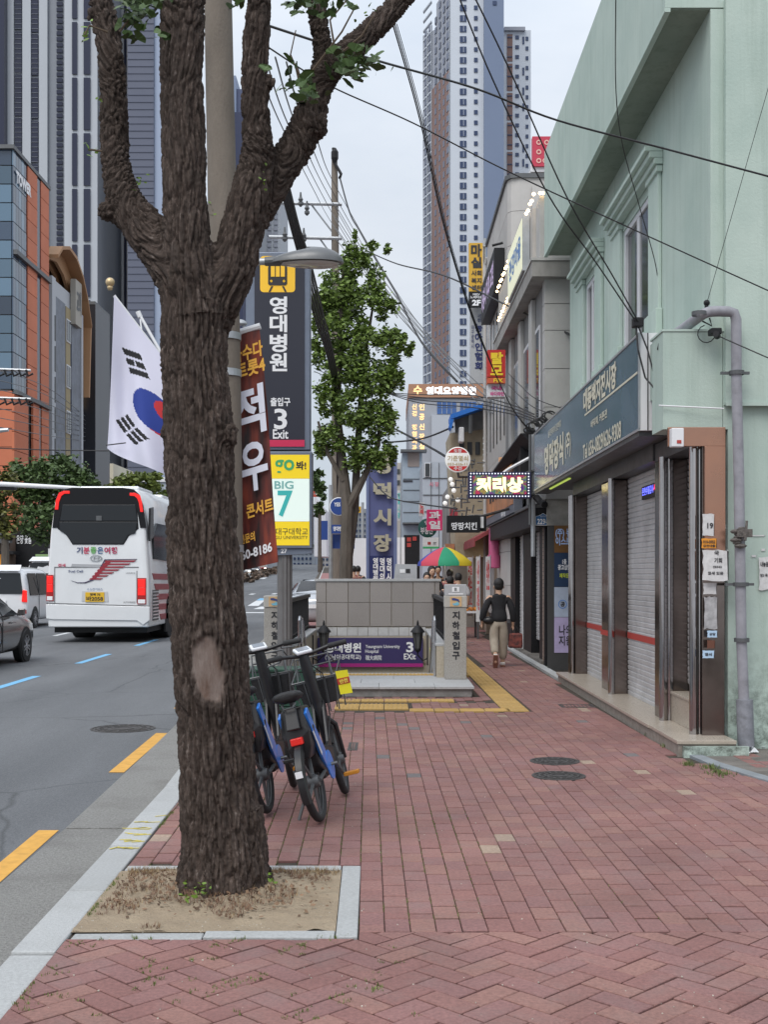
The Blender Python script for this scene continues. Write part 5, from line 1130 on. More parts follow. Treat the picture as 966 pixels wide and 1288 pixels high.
v1=van(-12.55,38.3,'white people carrier waiting left of the bus with lit right tail lamp',m_vw,h=2.02)
text('서2032',m_ktext,v1,(-12.55,38.255,BZ+terr(38.3)+.865),.42,.09,bold=.03)
van(-14.9,52,'second white van seen over the roof of the nearer one beside the bus',m_vw,h=2.5,sc=1.05,group=None)
sedan(-2.05,33.5,'silver car parked on the road side of the granite entrance wall',M('car_silver',(.45,.47,.50),.25,.4,clear=1.),z=0.06)
cg='oncoming cars queueing in the distance'
cc=[('car_white',(.7,.71,.72)),('car_black',(.03,.03,.035)),('car_pearl',(.6,.6,.58)),('car_steel',(.25,.27,.3)),('car_maroon',(.25,.05,.05))]
m_head=M('headlamp',(1,.95,.85),.2,emit=6)
def far_car(X,Y,label,colr,h=1.5):
 z0=BZ+terr(Y);t=thing('oncoming_car',label,'car',(X,Y,z0),group=cg);m=M(colr[0],colr[1],.3,clear=.6)
 mb=MB();mb.prism([(X-.9,Y,z0+.25),(X-.9,Y,z0+.8),(X-.84,Y,z0+.92),(X+.84,Y,z0+.92),(X+.9,Y,z0+.8),(X+.9,Y,z0+.25)],(0,4.4,0));mb.build('body',m,t,bev=.08)
 MB().prism([(X-.8,Y+.9,z0+.9),(X+.8,Y+.9,z0+.9),(X+.62,Y+1.5,z0+h-.04),(X-.62,Y+1.5,z0+h-.04)],(0,1.9,0)).build('cabin',m_glass,t,bev=.05);MB().box(X-.6,Y+1.5,z0+h-.06,X+.6,Y+3.3,z0+h).build('roof',m,t,bev=.03)
 for s in(-1,1):
  MB().box(X+s*.55,Y-.02,z0+.6,X+s*.84,Y+.03,z0+.75).build('headlight',m_head,t,bev=.01)
  MB().lathe([(.32,-.1),(.32,.1)],16,Matrix.Translation((X+s*.82,Y+.8,z0+.32))@Matrix.Rotation(pi/2,4,'Y')).build('wheel',m_rubber,t)
k=0;words_=['nearest','second','third','fourth','fifth','sixth','seventh','eighth','ninth','tenth','eleventh','twelfth']
for Y in(112,119,126,134,143,153,165,180,200,225):
 far_car(kerb_x(Y)-11.6+.0,Y,words_[k]+' car in the inner oncoming queue with headlights on right of the tree trunk',cc[k%5],1.5 if k%3 else 1.9);k+=1
k=0
for Y in(116,124,133,145,160):far_car(kerb_x(Y)-14.9,Y,words_[k]+' car in the outer oncoming queue with headlights on right of the tree trunk',cc[(k+2)%5],1.55);k+=1
# ------------------------------------------------------------------ people
def skin_body(parent,joints,edges,m,name='body',loc=None,sub=2):
 me=bpy.data.meshes.new(name+'_raw');keys=list(joints);me.from_pydata([joints[k][0] for k in keys],[(keys.index(a),keys.index(b)) for a,b in edges],[])
 o=bpy.data.objects.new(name+'_raw',me);md=o.modifiers.new('skin','SKIN');md.use_smooth_shade=True;md.branch_smoothing=.6
 for k,v in zip(keys,me.skin_vertices[0].data):v.radius=joints[k][1] if isinstance(joints[k][1],tuple) else(joints[k][1],)*2
 me.skin_vertices[0].data[0].use_root=True
 s_=o.modifiers.new('s','SUBSURF');s_.levels=sub;s_.render_levels=sub
 m2=bake(o);m2.name=name
 m2.materials.clear();m2.materials.append(m);m2.shade_smooth();return link(name,m2,parent)
m_skin=M('skin',(.52,.32,.22),.55);m_hair=M('hair_black',(.014,.012,.012),.5,bump=.6,bs=120,stretch=(1,1,.3));m_khaki=M('trousers_khaki',(.36,.31,.25),.85,var=.12,vs=9,bump=.4,bs=35);m_sweat=M('sweater_black',(.014,.014,.017),.85,bump=.4,bs=30)
man=thing('person','person in black sweater and beige trousers walking away with a patterned bag','person',(P(628,0,20.9).x,20.9,0));MS=.885
def J(x,y,z):return Vector((x*MS,y*MS,z*MS))
jj={'pelvis':(J(0,0,.95),.10),'chest':(J(0,.04,1.28),.11),'neck':(J(0,.05,1.47),.055),'skull':(J(0,.06,1.56),.07),'crown':(J(0,.07,1.66),.075),
   'shl':(J(-.19,.04,1.40),.05),'ell':(J(-.30,-.03,1.12),.04),'wrl':(J(-.33,.02,.90),.027),'pal':(J(-.345,.04,.84),(.03,.016)),
   'shr':(J(.19,.04,1.40),.05),'elr':(J(.27,.0,1.10),.04),'wrr':(J(.28,.04,.86),.027),'par':(J(.285,.06,.80),(.03,.016)),
   'hil':(J(-.09,0,.88),.085),'knl':(J(-.11,-.02,.50),.055),'anl':(J(-.10,-.34,.24),.038),'tol':(J(-.10,-.32,.08),.035),
   'hir':(J(.09,0,.88),.085),'knr':(J(.09,.06,.48),.055),'anr':(J(.08,.10,.09),.038),'tor':(J(.08,.25,.04),.035)}
for s,pal in(('l','pal'),('r','par')):
 b=jj[pal][0]
 for k in range(4):
  off=(k-1.5)*.019;c1=b+Vector((-.002,off,-.045));c2=c1+Vector((.012*(1 if s=='l' else-1),.004,-.028+.004*abs(k-1.4)))
  jj[s+'f%d'%k]=(c1,.0088);jj[s+'g%d'%k]=(c2,.0075)
 jj[s+'t']=(b+Vector((.02 if s=='l' else-.02,.035,-.01)),.01);jj[s+'u']=(b+Vector((.028 if s=='l' else-.028,.045,-.04)),.0085)
ee=[('pelvis','chest'),('chest','neck'),('neck','skull'),('skull','crown'),('chest','shl'),('shl','ell'),('ell','wrl'),('wrl','pal'),('chest','shr'),('shr','elr'),('elr','wrr'),('wrr','par'),('pelvis','hil'),('hil','knl'),('knl','anl'),('anl','tol'),('pelvis','hir'),('hir','knr'),('knr','anr'),('anr','tor')]
for s,pal in(('l','pal'),('r','par')):ee+=[(pal,s+'f%d'%k) for k in range(4)]+[(s+'f%d'%k,s+'g%d'%k) for k in range(4)]+[(pal,s+'t'),(s+'t',s+'u')]
skin_body(man,jj,ee,m_skin)
sw={'c':(J(0,.03,1.24),(.155,.115)),'low':(J(0,0,1.0),(.16,.125)),'hem':(J(0,0,.85),(.158,.13)),'up':(J(0,.04,1.38),(.135,.10)),'nk':(J(0,.05,1.475),.062),'a':(J(-.175,.04,1.375),.07),'b':(J(-.295,-.03,1.13),.066),'d':(J(-.335,.01,.95),.062),'d2':(J(-.34,.02,.91),.04),'e':(J(.175,.04,1.375),.07),'f':(J(.265,.0,1.12),.066),'g':(J(.285,.03,.93),.058),'g2':(J(.285,.04,.885),.04)}
skin_body(man,sw,[('c','low'),('low','hem'),('c','up'),('up','nk'),('up','a'),('a','b'),('b','d'),('d','d2'),('up','e'),('e','f'),('f','g'),('g','g2')],m_sweat,'sweater')
tr={'top':(J(0,.01,1.06),(.13,.10)),'c':(J(0,0,.96),(.145,.115)),'l1':(J(-.085,-.0,.84),.105),'l2':(J(-.105,-.01,.55),.088),'l3':(J(-.105,-.15,.39),.078),'l4':(J(-.10,-.30,.27),.07),'r1':(J(.085,0,.84),.105),'r2':(J(.09,.05,.50),.09),'r3':(J(.085,.085,.28),.08),'r4':(J(.08,.10,.12),.075)}
skin_body(man,tr,[('c','top'),('c','l1'),('l1','l2'),('l2','l3'),('l3','l4'),('c','r1'),('r1','r2'),('r2','r3'),('r3','r4')],m_khaki,'trousers')
hd=MB();c=J(0,.06,1.655);hd.ball(c,.098,18,(.93,1.08,1.0));hd.ball(J(0,.035,1.6),.085,14,(.95,.9,1.0));hair=hd.build('hair',m_hair,man,smooth=True,local=True)
for s in(-1,1):MB().ball((s*.088,J(0,.075,0).y,J(0,0,1.575).z),.022,8,(.4,.8,1.2)).build('ear',m_skin,man,smooth=True,local=True)
mb=MB();mb.ball(J(0,.175,1.565),.016,8);mb.build('nose',m_skin,man,smooth=True,local=True)
def shoe(name,a,pitch):T=Matrix.Translation(a)@Matrix.Rotation(pitch,4,'X');mb=MB(T);mb.prism([(-.04,-.11,0),(.04,-.11,0),(.048,.06,0),(.035,.15,0),(-.035,.15,0),(-.048,.06,0)],(0,0,.028));sl=mb.build('shoe',M('shoe_sole',(.22,.10,.07),.7),man,bev=.008,local=True);mb=MB(T);mb.prism([(-.036,-.10,.028),(.036,-.10,.028),(.04,.05,.028),(.028,.13,.028),(-.028,.13,.028),(-.04,.05,.028)],(0,-.01,.05));mb.build('shoe_upper',M('shoe_white',(.6,.58,.55),.6),sl,bev=.015,local=True)
shoe('s',J(-.10,-.36,.14),-1.15);shoe('s',J(.08,.10,0),0)
MB().ball(J(-.20,-.03,.92),.1,12,(1.15,.7,.72)).build('waist_bag',m_bblack,man,smooth=True,local=True)
t=thing('shopping_bag','dark red patterned shopping bag carried by the walking person','bag',man.location+J(.33,.05,.52));WL[t.name]=Vector((0,0,0))
m_pat=M('patterned_cloth',(.02,.015,.02),.7,var=.9,vs=16,col2=(.30,.07,.05))
mb=MB();mb.prism([(-.13,-.05,-.13),(.13,-.05,-.13),(.12,-.04,.13),(-.11,-.04,.13)],(0,.1,0));mb.build('bag_body',m_pat,t,bev=.03,local=True)
MB().tube([(-.08,0,.12),(-.04,0,.25),(.02,0,.25),(.08,0,.12)],.009,6).build('bag_handle',m_bblack,t,local=True)
def person(px,head_py,d,top_col,label,hgt=1.68,rot=0.,hair=m_hair,face=False):
 x=P(px,0,d).x;z0=P(0,head_py,d).z-hgt;s=hgt/1.72;g=max(z0,terr(d))*0+z0
 t=thing('person',label,'person',(x,d,z0),rz=rot);J2=lambda a,b,c:Vector((a*s,b*s,c*s))
 jj={'p':(J2(0,0,.95),.10),'c':(J2(0,0,1.28),.10),'n':(J2(0,0,1.47),.05),'s':(J2(0,.02,1.56),.068),'t':(J2(0,.02,1.63),.07),'a':(J2(-.18,0,1.4),.05),'b':(J2(-.25,.0,1.12),.04),'d':(J2(-.22,.1,.92),.03),'h1':(J2(-.2,.14,.86),.025),'e':(J2(.18,0,1.4),.05),'f':(J2(.25,.0,1.12),.04),'g':(J2(.24,.06,.9),.03),'h2':(J2(.24,.08,.84),.025),
    'i':(J2(-.09,0,.88),.085),'j':(J2(-.1,.03,.48),.055),'k':(J2(-.1,0,.08),.038),'k2':(J2(-.1,.14,.04),.03),'l':(J2(.09,0,.88),.085),'m':(J2(.1,-.02,.48),.055),'o':(J2(.1,-.05,.08),.038),'o2':(J2(.1,.09,.04),.03)}
 skin_body(t,jj,[('p','c'),('c','n'),('n','s'),('s','t'),('c','a'),('a','b'),('b','d'),('d','h1'),('c','e'),('e','f'),('f','g'),('g','h2'),('p','i'),('i','j'),('j','k'),('k','k2'),('p','l'),('l','m'),('m','o'),('o','o2')],m_skin,sub=1)
 skin_body(t,{'c':(J2(0,0,1.22),(.15,.115)),'l':(J2(0,0,.95),(.15,.12)),'u':(J2(0,0,1.37),(.13,.1)),'k':(J2(0,0,1.46),.06),'a':(J2(-.18,0,1.38),.07),'b':(J2(-.26,0,1.14),.062),'e':(J2(.18,0,1.38),.07),'f':(J2(.26,0,1.14),.062)},[('c','l'),('c','u'),('u','k'),('u','a'),('a','b'),('u','e'),('e','f')],top_col,'shirt',sub=1)
 skin_body(t,{'c':(J2(0,0,.93),(.14,.11)),'l1':(J2(-.09,0,.84),.1),'l2':(J2(-.1,.02,.5),.08),'l3':(J2(-.1,0,.12),.065),'r1':(J2(.09,0,.84),.1),'r2':(J2(.1,-.02,.5),.08),'r3':(J2(.1,-.05,.12),.065)},[('c','l1'),('l1','l2'),('l2','l3'),('c','r1'),('r1','r2'),('r2','r3')],m_dsteel if not face else m_sweat,'trousers',sub=1)
 hb=MB();hb.ball(J2(0,-.0 if face else .02,1.615),.1*s,14,(.92,1.0 if not face else .9,1.12));hb.build('hair',hair,t,smooth=True,local=True)
 if face:
  MB().ball(J2(0,.055,1.575),.075*s,12,(.92,.8,1.2)).build('face',m_skin,t,smooth=True,local=True)
  for sg in(-1,1):MB().ball(J2(sg*.03,.112,1.595),.009,6).build('eye',m_ktext,t,local=True)
  MB().ball(J2(0,.12,1.57),.012,6,(1,1,1.5)).build('nose',m_skin,t,smooth=True,local=True);MB().ball(J2(0,.11,1.535),.018,6,(1,.4,.35)).build('mouth',M('lips',(.35,.10,.09),.5),t,local=True)
 return t
wsh=M('shirt_white',(.62,.63,.66),.8);pk=M('shirt_rose',(.30,.10,.10),.8);dk=M('jacket_charcoal',(.035,.033,.036),.85)
person(537,719.5,25.5,wsh,'short woman facing the camera just right of the granite wall top',1.58,pi,face=True)
person(543,711.5,26.5,dk,'man in dark jacket facing the camera behind the short woman',1.74,pi+.3,face=True)
person(566,724.5,24.5,dk,'dark-haired person in black bending beside the entrance pillar',1.5,-.4)
person(551,711,31.5,dk,'person in dark shirt standing under the parasol on its left',1.72,pi,face=True)
person(577,720.5,27,wsh,'person in white shirt seen from behind right of the grey pillar cap',1.6,.2)
person(566,716,30,pk,'person in dark red top under the parasol behind the others',1.66,0)
person(445,711.5,34,pk,'left person in rose top of the pair behind the granite wall',1.62,.3)
person(450,711.5,34.5,dk,'right person with dark hair of the pair behind the granite wall',1.62,-.2)
# ------------------------------------------------------------------ mint green shop building on the right
def stucco(name,c,streak=.4):
 m=bpy.data.materials.new(name);m.use_nodes=True;nt=m.node_tree;N=nt.nodes;L=nt.links;b=N['Principled BSDF'];tc=N.new('ShaderNodeTexCoord')
 def nz(s,d=6,r=.6,st=None):
  n=N.new('ShaderNodeTexNoise');n.inputs['Scale'].default_value=s;n.inputs['Detail'].default_value=d;n.inputs['Roughness'].default_value=r
  if st:mp=N.new('ShaderNodeMapping');mp.inputs['Scale'].default_value=st;L.new(tc.outputs['Object'],mp.inputs[0]);L.new(mp.outputs[0],n.inputs['Vector'])
  else:L.new(tc.outputs['Object'],n.inputs['Vector'])
  return n.outputs[0]
 r=N.new('ShaderNodeValToRGB');e=r.color_ramp.elements;e[0].position=.3;e[0].color=(c[0]*.84,c[1]*.87,c[2]*.86,1);e[1].position=.7;e[1].color=(c[0]*1.1,c[1]*1.07,c[2]*1.06,1);L.new(nz(.9,7,.62),r.inputs[0])
 r2=N.new('ShaderNodeMapRange');r2.inputs['From Min'].default_value=.5;r2.inputs['From Max'].default_value=.75;r2.inputs['To Max'].default_value=streak;L.new(nz(2.2,7,.7,(3,3,.16)),r2.inputs[0])
 mx=N.new('ShaderNodeMixRGB');L.new(r2.outputs[0],mx.inputs[0]);L.new(r.outputs[0],mx.inputs[1]);mx.inputs[2].default_value=(c[0]*.52,c[1]*.55,c[2]*.5,1)
 sx_=N.new('ShaderNodeSeparateXYZ');g=N.new('ShaderNodeNewGeometry');L.new(g.outputs['Position'],sx_.inputs[0]);h=N.new('ShaderNodeMapRange');h.inputs['From Min'].default_value=1.1;h.inputs['From Max'].default_value=0.;L.new(sx_.outputs[2],h.inputs[0])
 mu=N.new('ShaderNodeMath');mu.operation='MULTIPLY';L.new(h.outputs[0],mu.inputs[0]);n4=N.new('ShaderNodeMapRange');n4.inputs['From Min'].default_value=.42;n4.inputs['From Max'].default_value=.62;L.new(nz(7,9,.78),n4.inputs[0]);L.new(n4.outputs[0],mu.inputs[1])
 m3=N.new('ShaderNodeMixRGB');L.new(mu.outputs[0],m3.inputs[0]);L.new(mx.outputs[0],m3.inputs[1]);m3.inputs[2].default_value=(.055,.065,.05,1)
 L.new(m3.outputs[0],b.inputs['Base Color']);b.inputs['Roughness'].default_value=.8
 bp=N.new('ShaderNodeBump');bp.inputs['Strength'].default_value=.45;bp.inputs['Distance'].default_value=.008;L.new(nz(38,6,.7),bp.inputs['Height']);L.new(bp.outputs[0],b.inputs['Normal']);return m
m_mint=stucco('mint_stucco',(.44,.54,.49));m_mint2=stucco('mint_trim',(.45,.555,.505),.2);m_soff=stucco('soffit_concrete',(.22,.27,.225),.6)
m_ss=M('brown_stainless',(.20,.165,.15),.16,.9,var=.2,vs=2.5);m_ch=M('mirror_stainless',(.42,.40,.40),.1,1.,var=.12,vs=3)
m_copper=M('copper_stainless',(.46,.24,.16),.25,.75,var=.45,vs=1.5,col2=(.34,.20,.15));m_tread=M('beige_terrazzo',(.40,.35,.29),.3,var=.12,vs=50,dirt=.25,dscale=3)
m_shut=M('shutter_aluminium',(.55,.55,.56),.45,.2,var=.14,vs=2.5,dirt=.4,dscale=2.2);m_wframe=M('window_frame_white',(.62,.63,.66),.4)
m_win=M('window_glass_grey',(.05,.055,.06),.08,spec=.7);m_stone=M('grey_cladding',(.43,.425,.41),.75,var=.12,vs=1.2,dirt=.25,dscale=1.4,bump=.3,bs=60)
gb=thing('green_shop_building','mint green two storey shop building with roller shutters and long blue fascia on the right','building',(5,11,0))
XF,XW,Y0,Y1=2.56,2.98,11.0,19.5
mb=MB()
def wall(name,x0,y0,z0,x1,y1,z1,m=m_mint,bev=0,par=gb):return MB().box(x0,y0,z0,x1,y1,z1).build(name,m,par,bev=bev)
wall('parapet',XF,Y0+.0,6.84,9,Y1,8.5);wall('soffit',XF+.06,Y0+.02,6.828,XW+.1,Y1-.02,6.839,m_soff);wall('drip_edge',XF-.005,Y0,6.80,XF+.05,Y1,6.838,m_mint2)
w1,w2=(13.45,15.1),(16.95,17.95);zb,zt=4.35,5.95
ys=[Y0+.003,w1[0],w1[1],w2[0],w2[1],Y1-.01]
for i in range(5):
 a,b=ys[i],ys[i+1]
 if i%2==0:wall('wall',XW,a,3.85,XW+.3,b,6.828)
 else:wall('wall',XW,a,3.85,XW+.3,b,zb);wall('wall',XW,a,zt,XW+.3,b,6.828)
wall('wall',XW+.3,Y0+.003,3.86,9,Y1-.01,6.828);wall('wall',XF,Y0+.001,0,3.10,Y0+.25,3.0 if 0 else .001) if 0 else None
wall('wall',3.10,Y0-.07,3.17,9,Y0-.001,6.9)
wall('wall',3.14,Y0+.001,-.1,9,Y0+.3,3.17);wall('ledge_band',3.1,Y0-.085,3.155,9,Y0-.072,3.19,m_mint2)
wall('wall',XF-.02,Y0+.001,2.95,3.09,Y0+.45,3.85);wall('wall',XF,Y0+.46,3.3,XW+.2,Y1-.2,3.845);wall('ledge_cap',XF-.03,Y0-.008,3.852,3.10,Y0+.5,3.872,m_mint2)
wall('wall',3.095,Y0-.001,2.95,3.14,Y0+.2,3.84)
for(a,b) in(w1,w2):
 for yy_,nm in((a-.50,0),(b,1)):
  wall('window_pilaster',XW-.045,yy_,3.9,XW-.002,yy_+.5,6.02,m_mint2,.01);wall('pilaster_cap',XW-.07,yy_-.04,5.98,XW-.003,yy_+.54,6.05,m_mint2,.006);wall('pilaster_base',XW-.08,yy_-.05,3.88,XW-.003,yy_+.55,4.5,m_mint2,.01)
 for z0,z1,pr in((6.055,6.12,.10),(6.122,6.19,.15),(6.192,6.245,.20)):wall('cornice',XW-pr,a-.56,z0,XW-.002,b+.56,z1,m_mint2,.006)
 wall('sill',XW-.1,a,zb-.06,XW+.1,b,zb-.002,m_mint2)
 fr=MB();fx=XW+.015
 for q in((a,zb,a+.07,zt),(b-.07,zb,b,zt),(a+.07,zb,b-.07,zb+.07),(a+.07,zt-.07,b-.07,zt),((a+b)/2-.06,zb+.07,(a+b)/2+.06,zt-.07)):fr.box(fx,q[0],q[1],fx+.07,q[2],q[3])
 f=fr.build('window_frame',m_wframe,gb,bev=.006)
 MB().box(fx+.02,a+.071,zb+.071,fx+.03,(a+b)/2-.061,zt-.071).build('pane',m_win,f);MB().box(fx+.04,(a+b)/2+.061,zb+.071,fx+.05,b-.071,zt-.071).build('pane',m_win,f)
 MB().box(fx+.31,a,zb,fx+.32,b,zt).build('curtain',M('curtain',(.30,.28,.26),.9,var=.3,vs=6,stretch=(1,6,.3)),gb)
wall('wall',3.12,Y0+.3,0,3.4,Y1,3.17,m_stone);wall('roof',XF+.05,Y0+.05,8.3,9,Y1-.05,8.42,m_dirtyconc)
def shutter(x,y0,y1,z0,z1,par,nm='shutter',step=.062):
 mb=MB();vs=[];zs=[];z=z0
 while z<z1:zs+=[(z,0),(z+step*.12,-.012),(z+step*.80,-.016),(z+step*.93,-.002)];z+=step
 zs.append((z1,0));n=len(zs)
 for zz,dx in zs:vs+=[(x+dx,y0,zz),(x+dx,y1,zz)]
 return mb.add(vs,[(2*i,2*i+2,2*i+3,2*i+1) for i in range(n-1)]).build(nm,m_shut,par)
ZS=.13
s1=shutter(2.985,15.62,17.75,ZS,2.75,gb);s2=shutter(2.985,12.52,14.75,ZS,2.8,gb);s3=shutter(3.06,11.12,12.1,.5,2.8,gb)
m_rstripe=M('stripe_red',(.42,.05,.04),.5)
for y0,y1,p in((12.53,14.74,s2),(15.63,17.74,s1)):MB().box(2.962,y0,.83,2.967,y1,.905).build('red_stripe',m_rstripe,p)
MB().box(2.785,14.76,.835,2.79,15.6,.90).build('red_stripe',m_rstripe,gb)
wall('shutter_hood',2.78,12.5,2.8,3.1,17.9,3.0,m_dsteel);wall('lintel',2.7,11.1,2.98,3.12,19.2,3.29,m_dsteel)
wall('recess_ceiling',2.8,11.05,2.79,3.12,12.49,2.97,m_dsteel)
for y0,y1 in((17.78,18.3),(14.78,15.6),(12.12,12.50)):wall('steel_pilaster',2.80,y0,ZS,3.06,y1,2.79,m_ss,.006)
for y,x in((17.86,2.765),(17.98,2.765),(14.74,2.765),(12.07,2.79),(12.10,2.86),(11.02,2.83),(11.06,2.895)):MB().tube([(x,y,ZS),(x,y,2.8)],.042,16).build('steel_column',m_ch,gb,smooth='auto')
wall('end_panel',2.885,10.93,.12,3.09,10.99,2.78,m_ss,.004)
wall('portal_side',2.895,10.88,1.55,3.085,10.925,2.78,m_copper,.004);wall('portal_head',2.56,10.88,2.78,3.085,10.925,2.955,m_copper,.004)
sb=thing('alarm_box','small white alarm box with red mark at the corner under the fascia','box',(2.6,10.85,2.8));MB().box(2.57,10.78,2.765,2.68,10.878,2.935).build('case',m_white,sb,bev=.008);MB().box(2.615,10.775,2.795,2.655,10.779,2.825).build('red_mark',m_rstripe,sb)
st_=thing('shop_step','long beige stone step in front of the roller shutters','step',(2.57,11,0))
MB().box(2.585,10.60,-.05,3.1,18.1,.10).build('riser',M('riser_stone',(.26,.23,.20),.7,var=.2,vs=12,bump=.3,bs=60,dirt=.4,dscale=5),st_,bev=.004)
ys=[10.58,11.72,13.3,14.9,16.5,18.12]
for a,b in zip(ys,ys[1:]):MB().box(2.57 if a<11 else 2.56,a+.003,.101,3.1,b-.003,.135).build('tread',m_tread,st_,bev=.005)
MB().box(2.87,11.3,.136,3.055,12.1,.40).build('upper_block',m_tread,st_,bev=.004);MB().box(2.86,11.28,.402,3.06,12.1,.43).build('tread',m_tread,st_,bev=.005)
MB().box(2.62,10.55,-.03,3.2,10.598,.085).build('side_face',m_mint,st_)
fs_=thing('fascia_sign','long dark blue shop fascia with cream Korean lettering and phone numbers','sign',(2.45,11.6,3))
m_fas=M('fascia_blue',(.10,.16,.215),.2,spec=.6,var=.12,vs=1,bump=0)
def fas_mat():
 m=m_fas;nt=m.node_tree;N=nt.nodes;L=nt.links;b=N['Principled BSDF'];return m
YA,YB,ZA,ZB=11.62,19.95,3.015,3.965
MB().box(2.46,YA,ZA,2.66,YB,ZB).build('box',m_white,fs_);MB().box(2.452,YA+.02,ZA+.02,2.459,YB-.02,ZB-.02).build('face',m_fas,fs_)
for q in((ZA-.004,ZA+.02),(ZB-.02,ZB+.004)):MB().box(2.444,YA,q[0],2.462,YB,q[1]).build('edge_trim',m_steel,fs_)
MB().box(2.444,YA-.006,ZA+.021,2.462,YA+.02,ZB-.021).build('edge_trim',m_steel,fs_)
MB().box(2.53,YA-.008,ZA,2.54,YA-.001,ZB).build('end_seam',m_seam,fs_);MB().box(2.66,YA-.02,ZA-.02,2.7,YA+.4,ZB+.02).build('back_plate',m_dsteel,fs_)
MB().box(2.46,YA+.05,ZA-.05,2.70,YB,ZA-.006).build('underside',m_dsteel,fs_)
m_cream=M('lettering_cream',(.66,.63,.50),.5)
def st(s,xa,ya,xb,yb,bold=.03,m=m_cream,XS=2.45,par=fs_,nm='lettering'):
 """lettering on a street-facing board: xa..xb photo columns of its left and right end, ya/yb rows of top and bottom at the left end"""
 d0=XS*FPX/(xa-HX);d1=XS*FPX/(xb-HX);zt_=EYE-(ya-HY)/FPX*d0;zb_=EYE-(yb-HY)/FPX*d0
 text(s,m,par,(XS,(d0+d1)/2,(zt_+zb_)/2),abs(d0-d1),zt_-zb_,u=(0,-1,0),bold=bold,lift=.004,name=nm)
st('명덕장식',685.5,562,709.5,599,.045);st('(주)',711.5,547,718.5,578,.03);st('실내인테리어 장판벽지',690,542,706,551,.01)
st('대동벽지전시장',734.5,492,776,521,.045);st('바닥재, 커튼관',744,529,764.5,540,.02);st('Tel 656-0829/626-9308',734,560,782,579,.02)
d0=2.45*FPX/(736-HX);d1=11.7;z=3.58;MB().box(2.446,d1,z,2.451,d0,z+.022).build('rule',m_cream,fs_)
MB().box(2.52,16.6,2.945,2.55,18.6,2.96).build('reflection_strip',M('reflection_strip',(.45,.6,.1),.4,emit=.6),fs_)  # glowing strip painted in for the reflection line along the fascia underside
t=thing('led_ticker','small lit blue and red moving-text sign on the nearer shutter','sign',(2.94,13,2.5));MB().box(2.93,12.75,2.47,2.955,13.75,2.62).build('case',m_black,t)
text('온천수질검사',M('led_blue',(.12,.14,.95),.4,emit=2.2),t,(2.93,13.42,2.56),.58,.09,u=(0,-1,0),bold=.02);text('시험지',M('led_red',(.9,.03,.1),.4,emit=2.2),t,(2.93,12.95,2.565),.34,.09,u=(0,-1,0),bold=.02)
dp=thing('downpipe','grey downpipe with bracket rings running down the mint green end wall','pipe',(3.14,10.8,0))
m_pipe=M('pipe_grey',(.27,.27,.30),.5,var=.18,vs=7,dirt=.4,dscale=9)
yq=10.78;MB().tube([P(852,419,11.3),P(862,412,11.2),P(878,400,10.95),P(886,394.5,yq),P(893,392,yq),P(905,391.5,yq),P(917,392,yq),P(924,394,yq),P(926.5,402,yq),P(927,480,yq),P(930,600,yq),P(933,800,yq),P(936.5,885,yq)],.048,14).build('pipe',m_pipe,dp,smooth='auto')
MB().tube([P(937,880,yq),P(939,938,yq)],.075,16).build('boot',M('boot_grey',(.24,.25,.28),.5,.2,var=.3,vs=9,dirt=.5,dscale=10),dp,smooth='auto')
for py,px in((394.5,880),(469,927),(735,932.5),(886,937),(805,933.5)):
 c=P(px,py,yq);mb=MB();mb.lathe([(.062,-.018),(.068,-.018),(.068,.018),(.062,.018)],16,Matrix.Translation(c),cap=False)
 if py in(469,735):mb.box(c.x-.14,c.y-.0,c.z-.012,c.x-.055,c.y+.03,c.z+.012);mb.box(c.x+.055,c.y,c.z-.012,c.x+.12,c.y+.03,c.z+.012)
 mb.build('bracket',m_dsteel,dp)
mb=MB()
for k in range(7):c=P(931+random.uniform(-5,5),665+k*3.6,yq-.06);mb.ball(c,random.uniform(.025,.05),7,(1.3,.8,.5))
mb.box(P(924,672,yq).x,yq-.1,P(0,676,yq).z,P(943,672,yq).x,yq-.03,P(0,666,yq).z);mb.tube([P(940,655,yq-.08),P(938,680,yq-.1)],.012,6);mb.build('rusty_clamp',M('rust_grey',(.13,.115,.105),.8,var=.5,vs=30,bump=1,bs=80),dp)
t=thing('wire_anchor','black wire anchor with insulator above the pipe bend','bracket',P(889,385,10.85));mb=MB();mb.tube([P(889.5,380,10.9),P(889,391,10.9)],.018,8);mb.ball(P(889.5,381,10.9),.03,10);mb.tube([P(884,404,10.93),P(896,410,10.9),P(893,400,10.9)],.008,5);mb.build('hook',m_black,t)
pts=[P(889+11*cos(a),420+11*sin(a),10.9) for a in[k*.5 for k in range(10)]];MB().tube(pts,.005,5).build('loose_wire',m_cable,t)
t=thing('wall_camera','small black camera box on the ledge by the downpipe','camera',P(902,415,10.85));a,b=P(895,412,10.8),P(909,420,10.8);MB().box(a.x,10.8,b.z,b.x,10.92,a.z).build('hood',m_black,t,bev=.01);MB().tube([P(901,420,10.78),P(903,423,10.85)],.03,8).build('lens',m_black,t)
cb=thing('cable_bundle','bundle of drooping black cables on the end of the blue fascia','cable',P(833,460,11.3));mb=MB()
for k in range(5):mb.tube([P(828+k*1.2,440+k,11.2),P(833+k,420+k*2,11.15),P(838+k*.8,421+k*2,11.1),P(836+k*.7,450,11.1),P(834+k*.9,480,11.1),P(836+k,500-k*5,11.08)],.011,6)
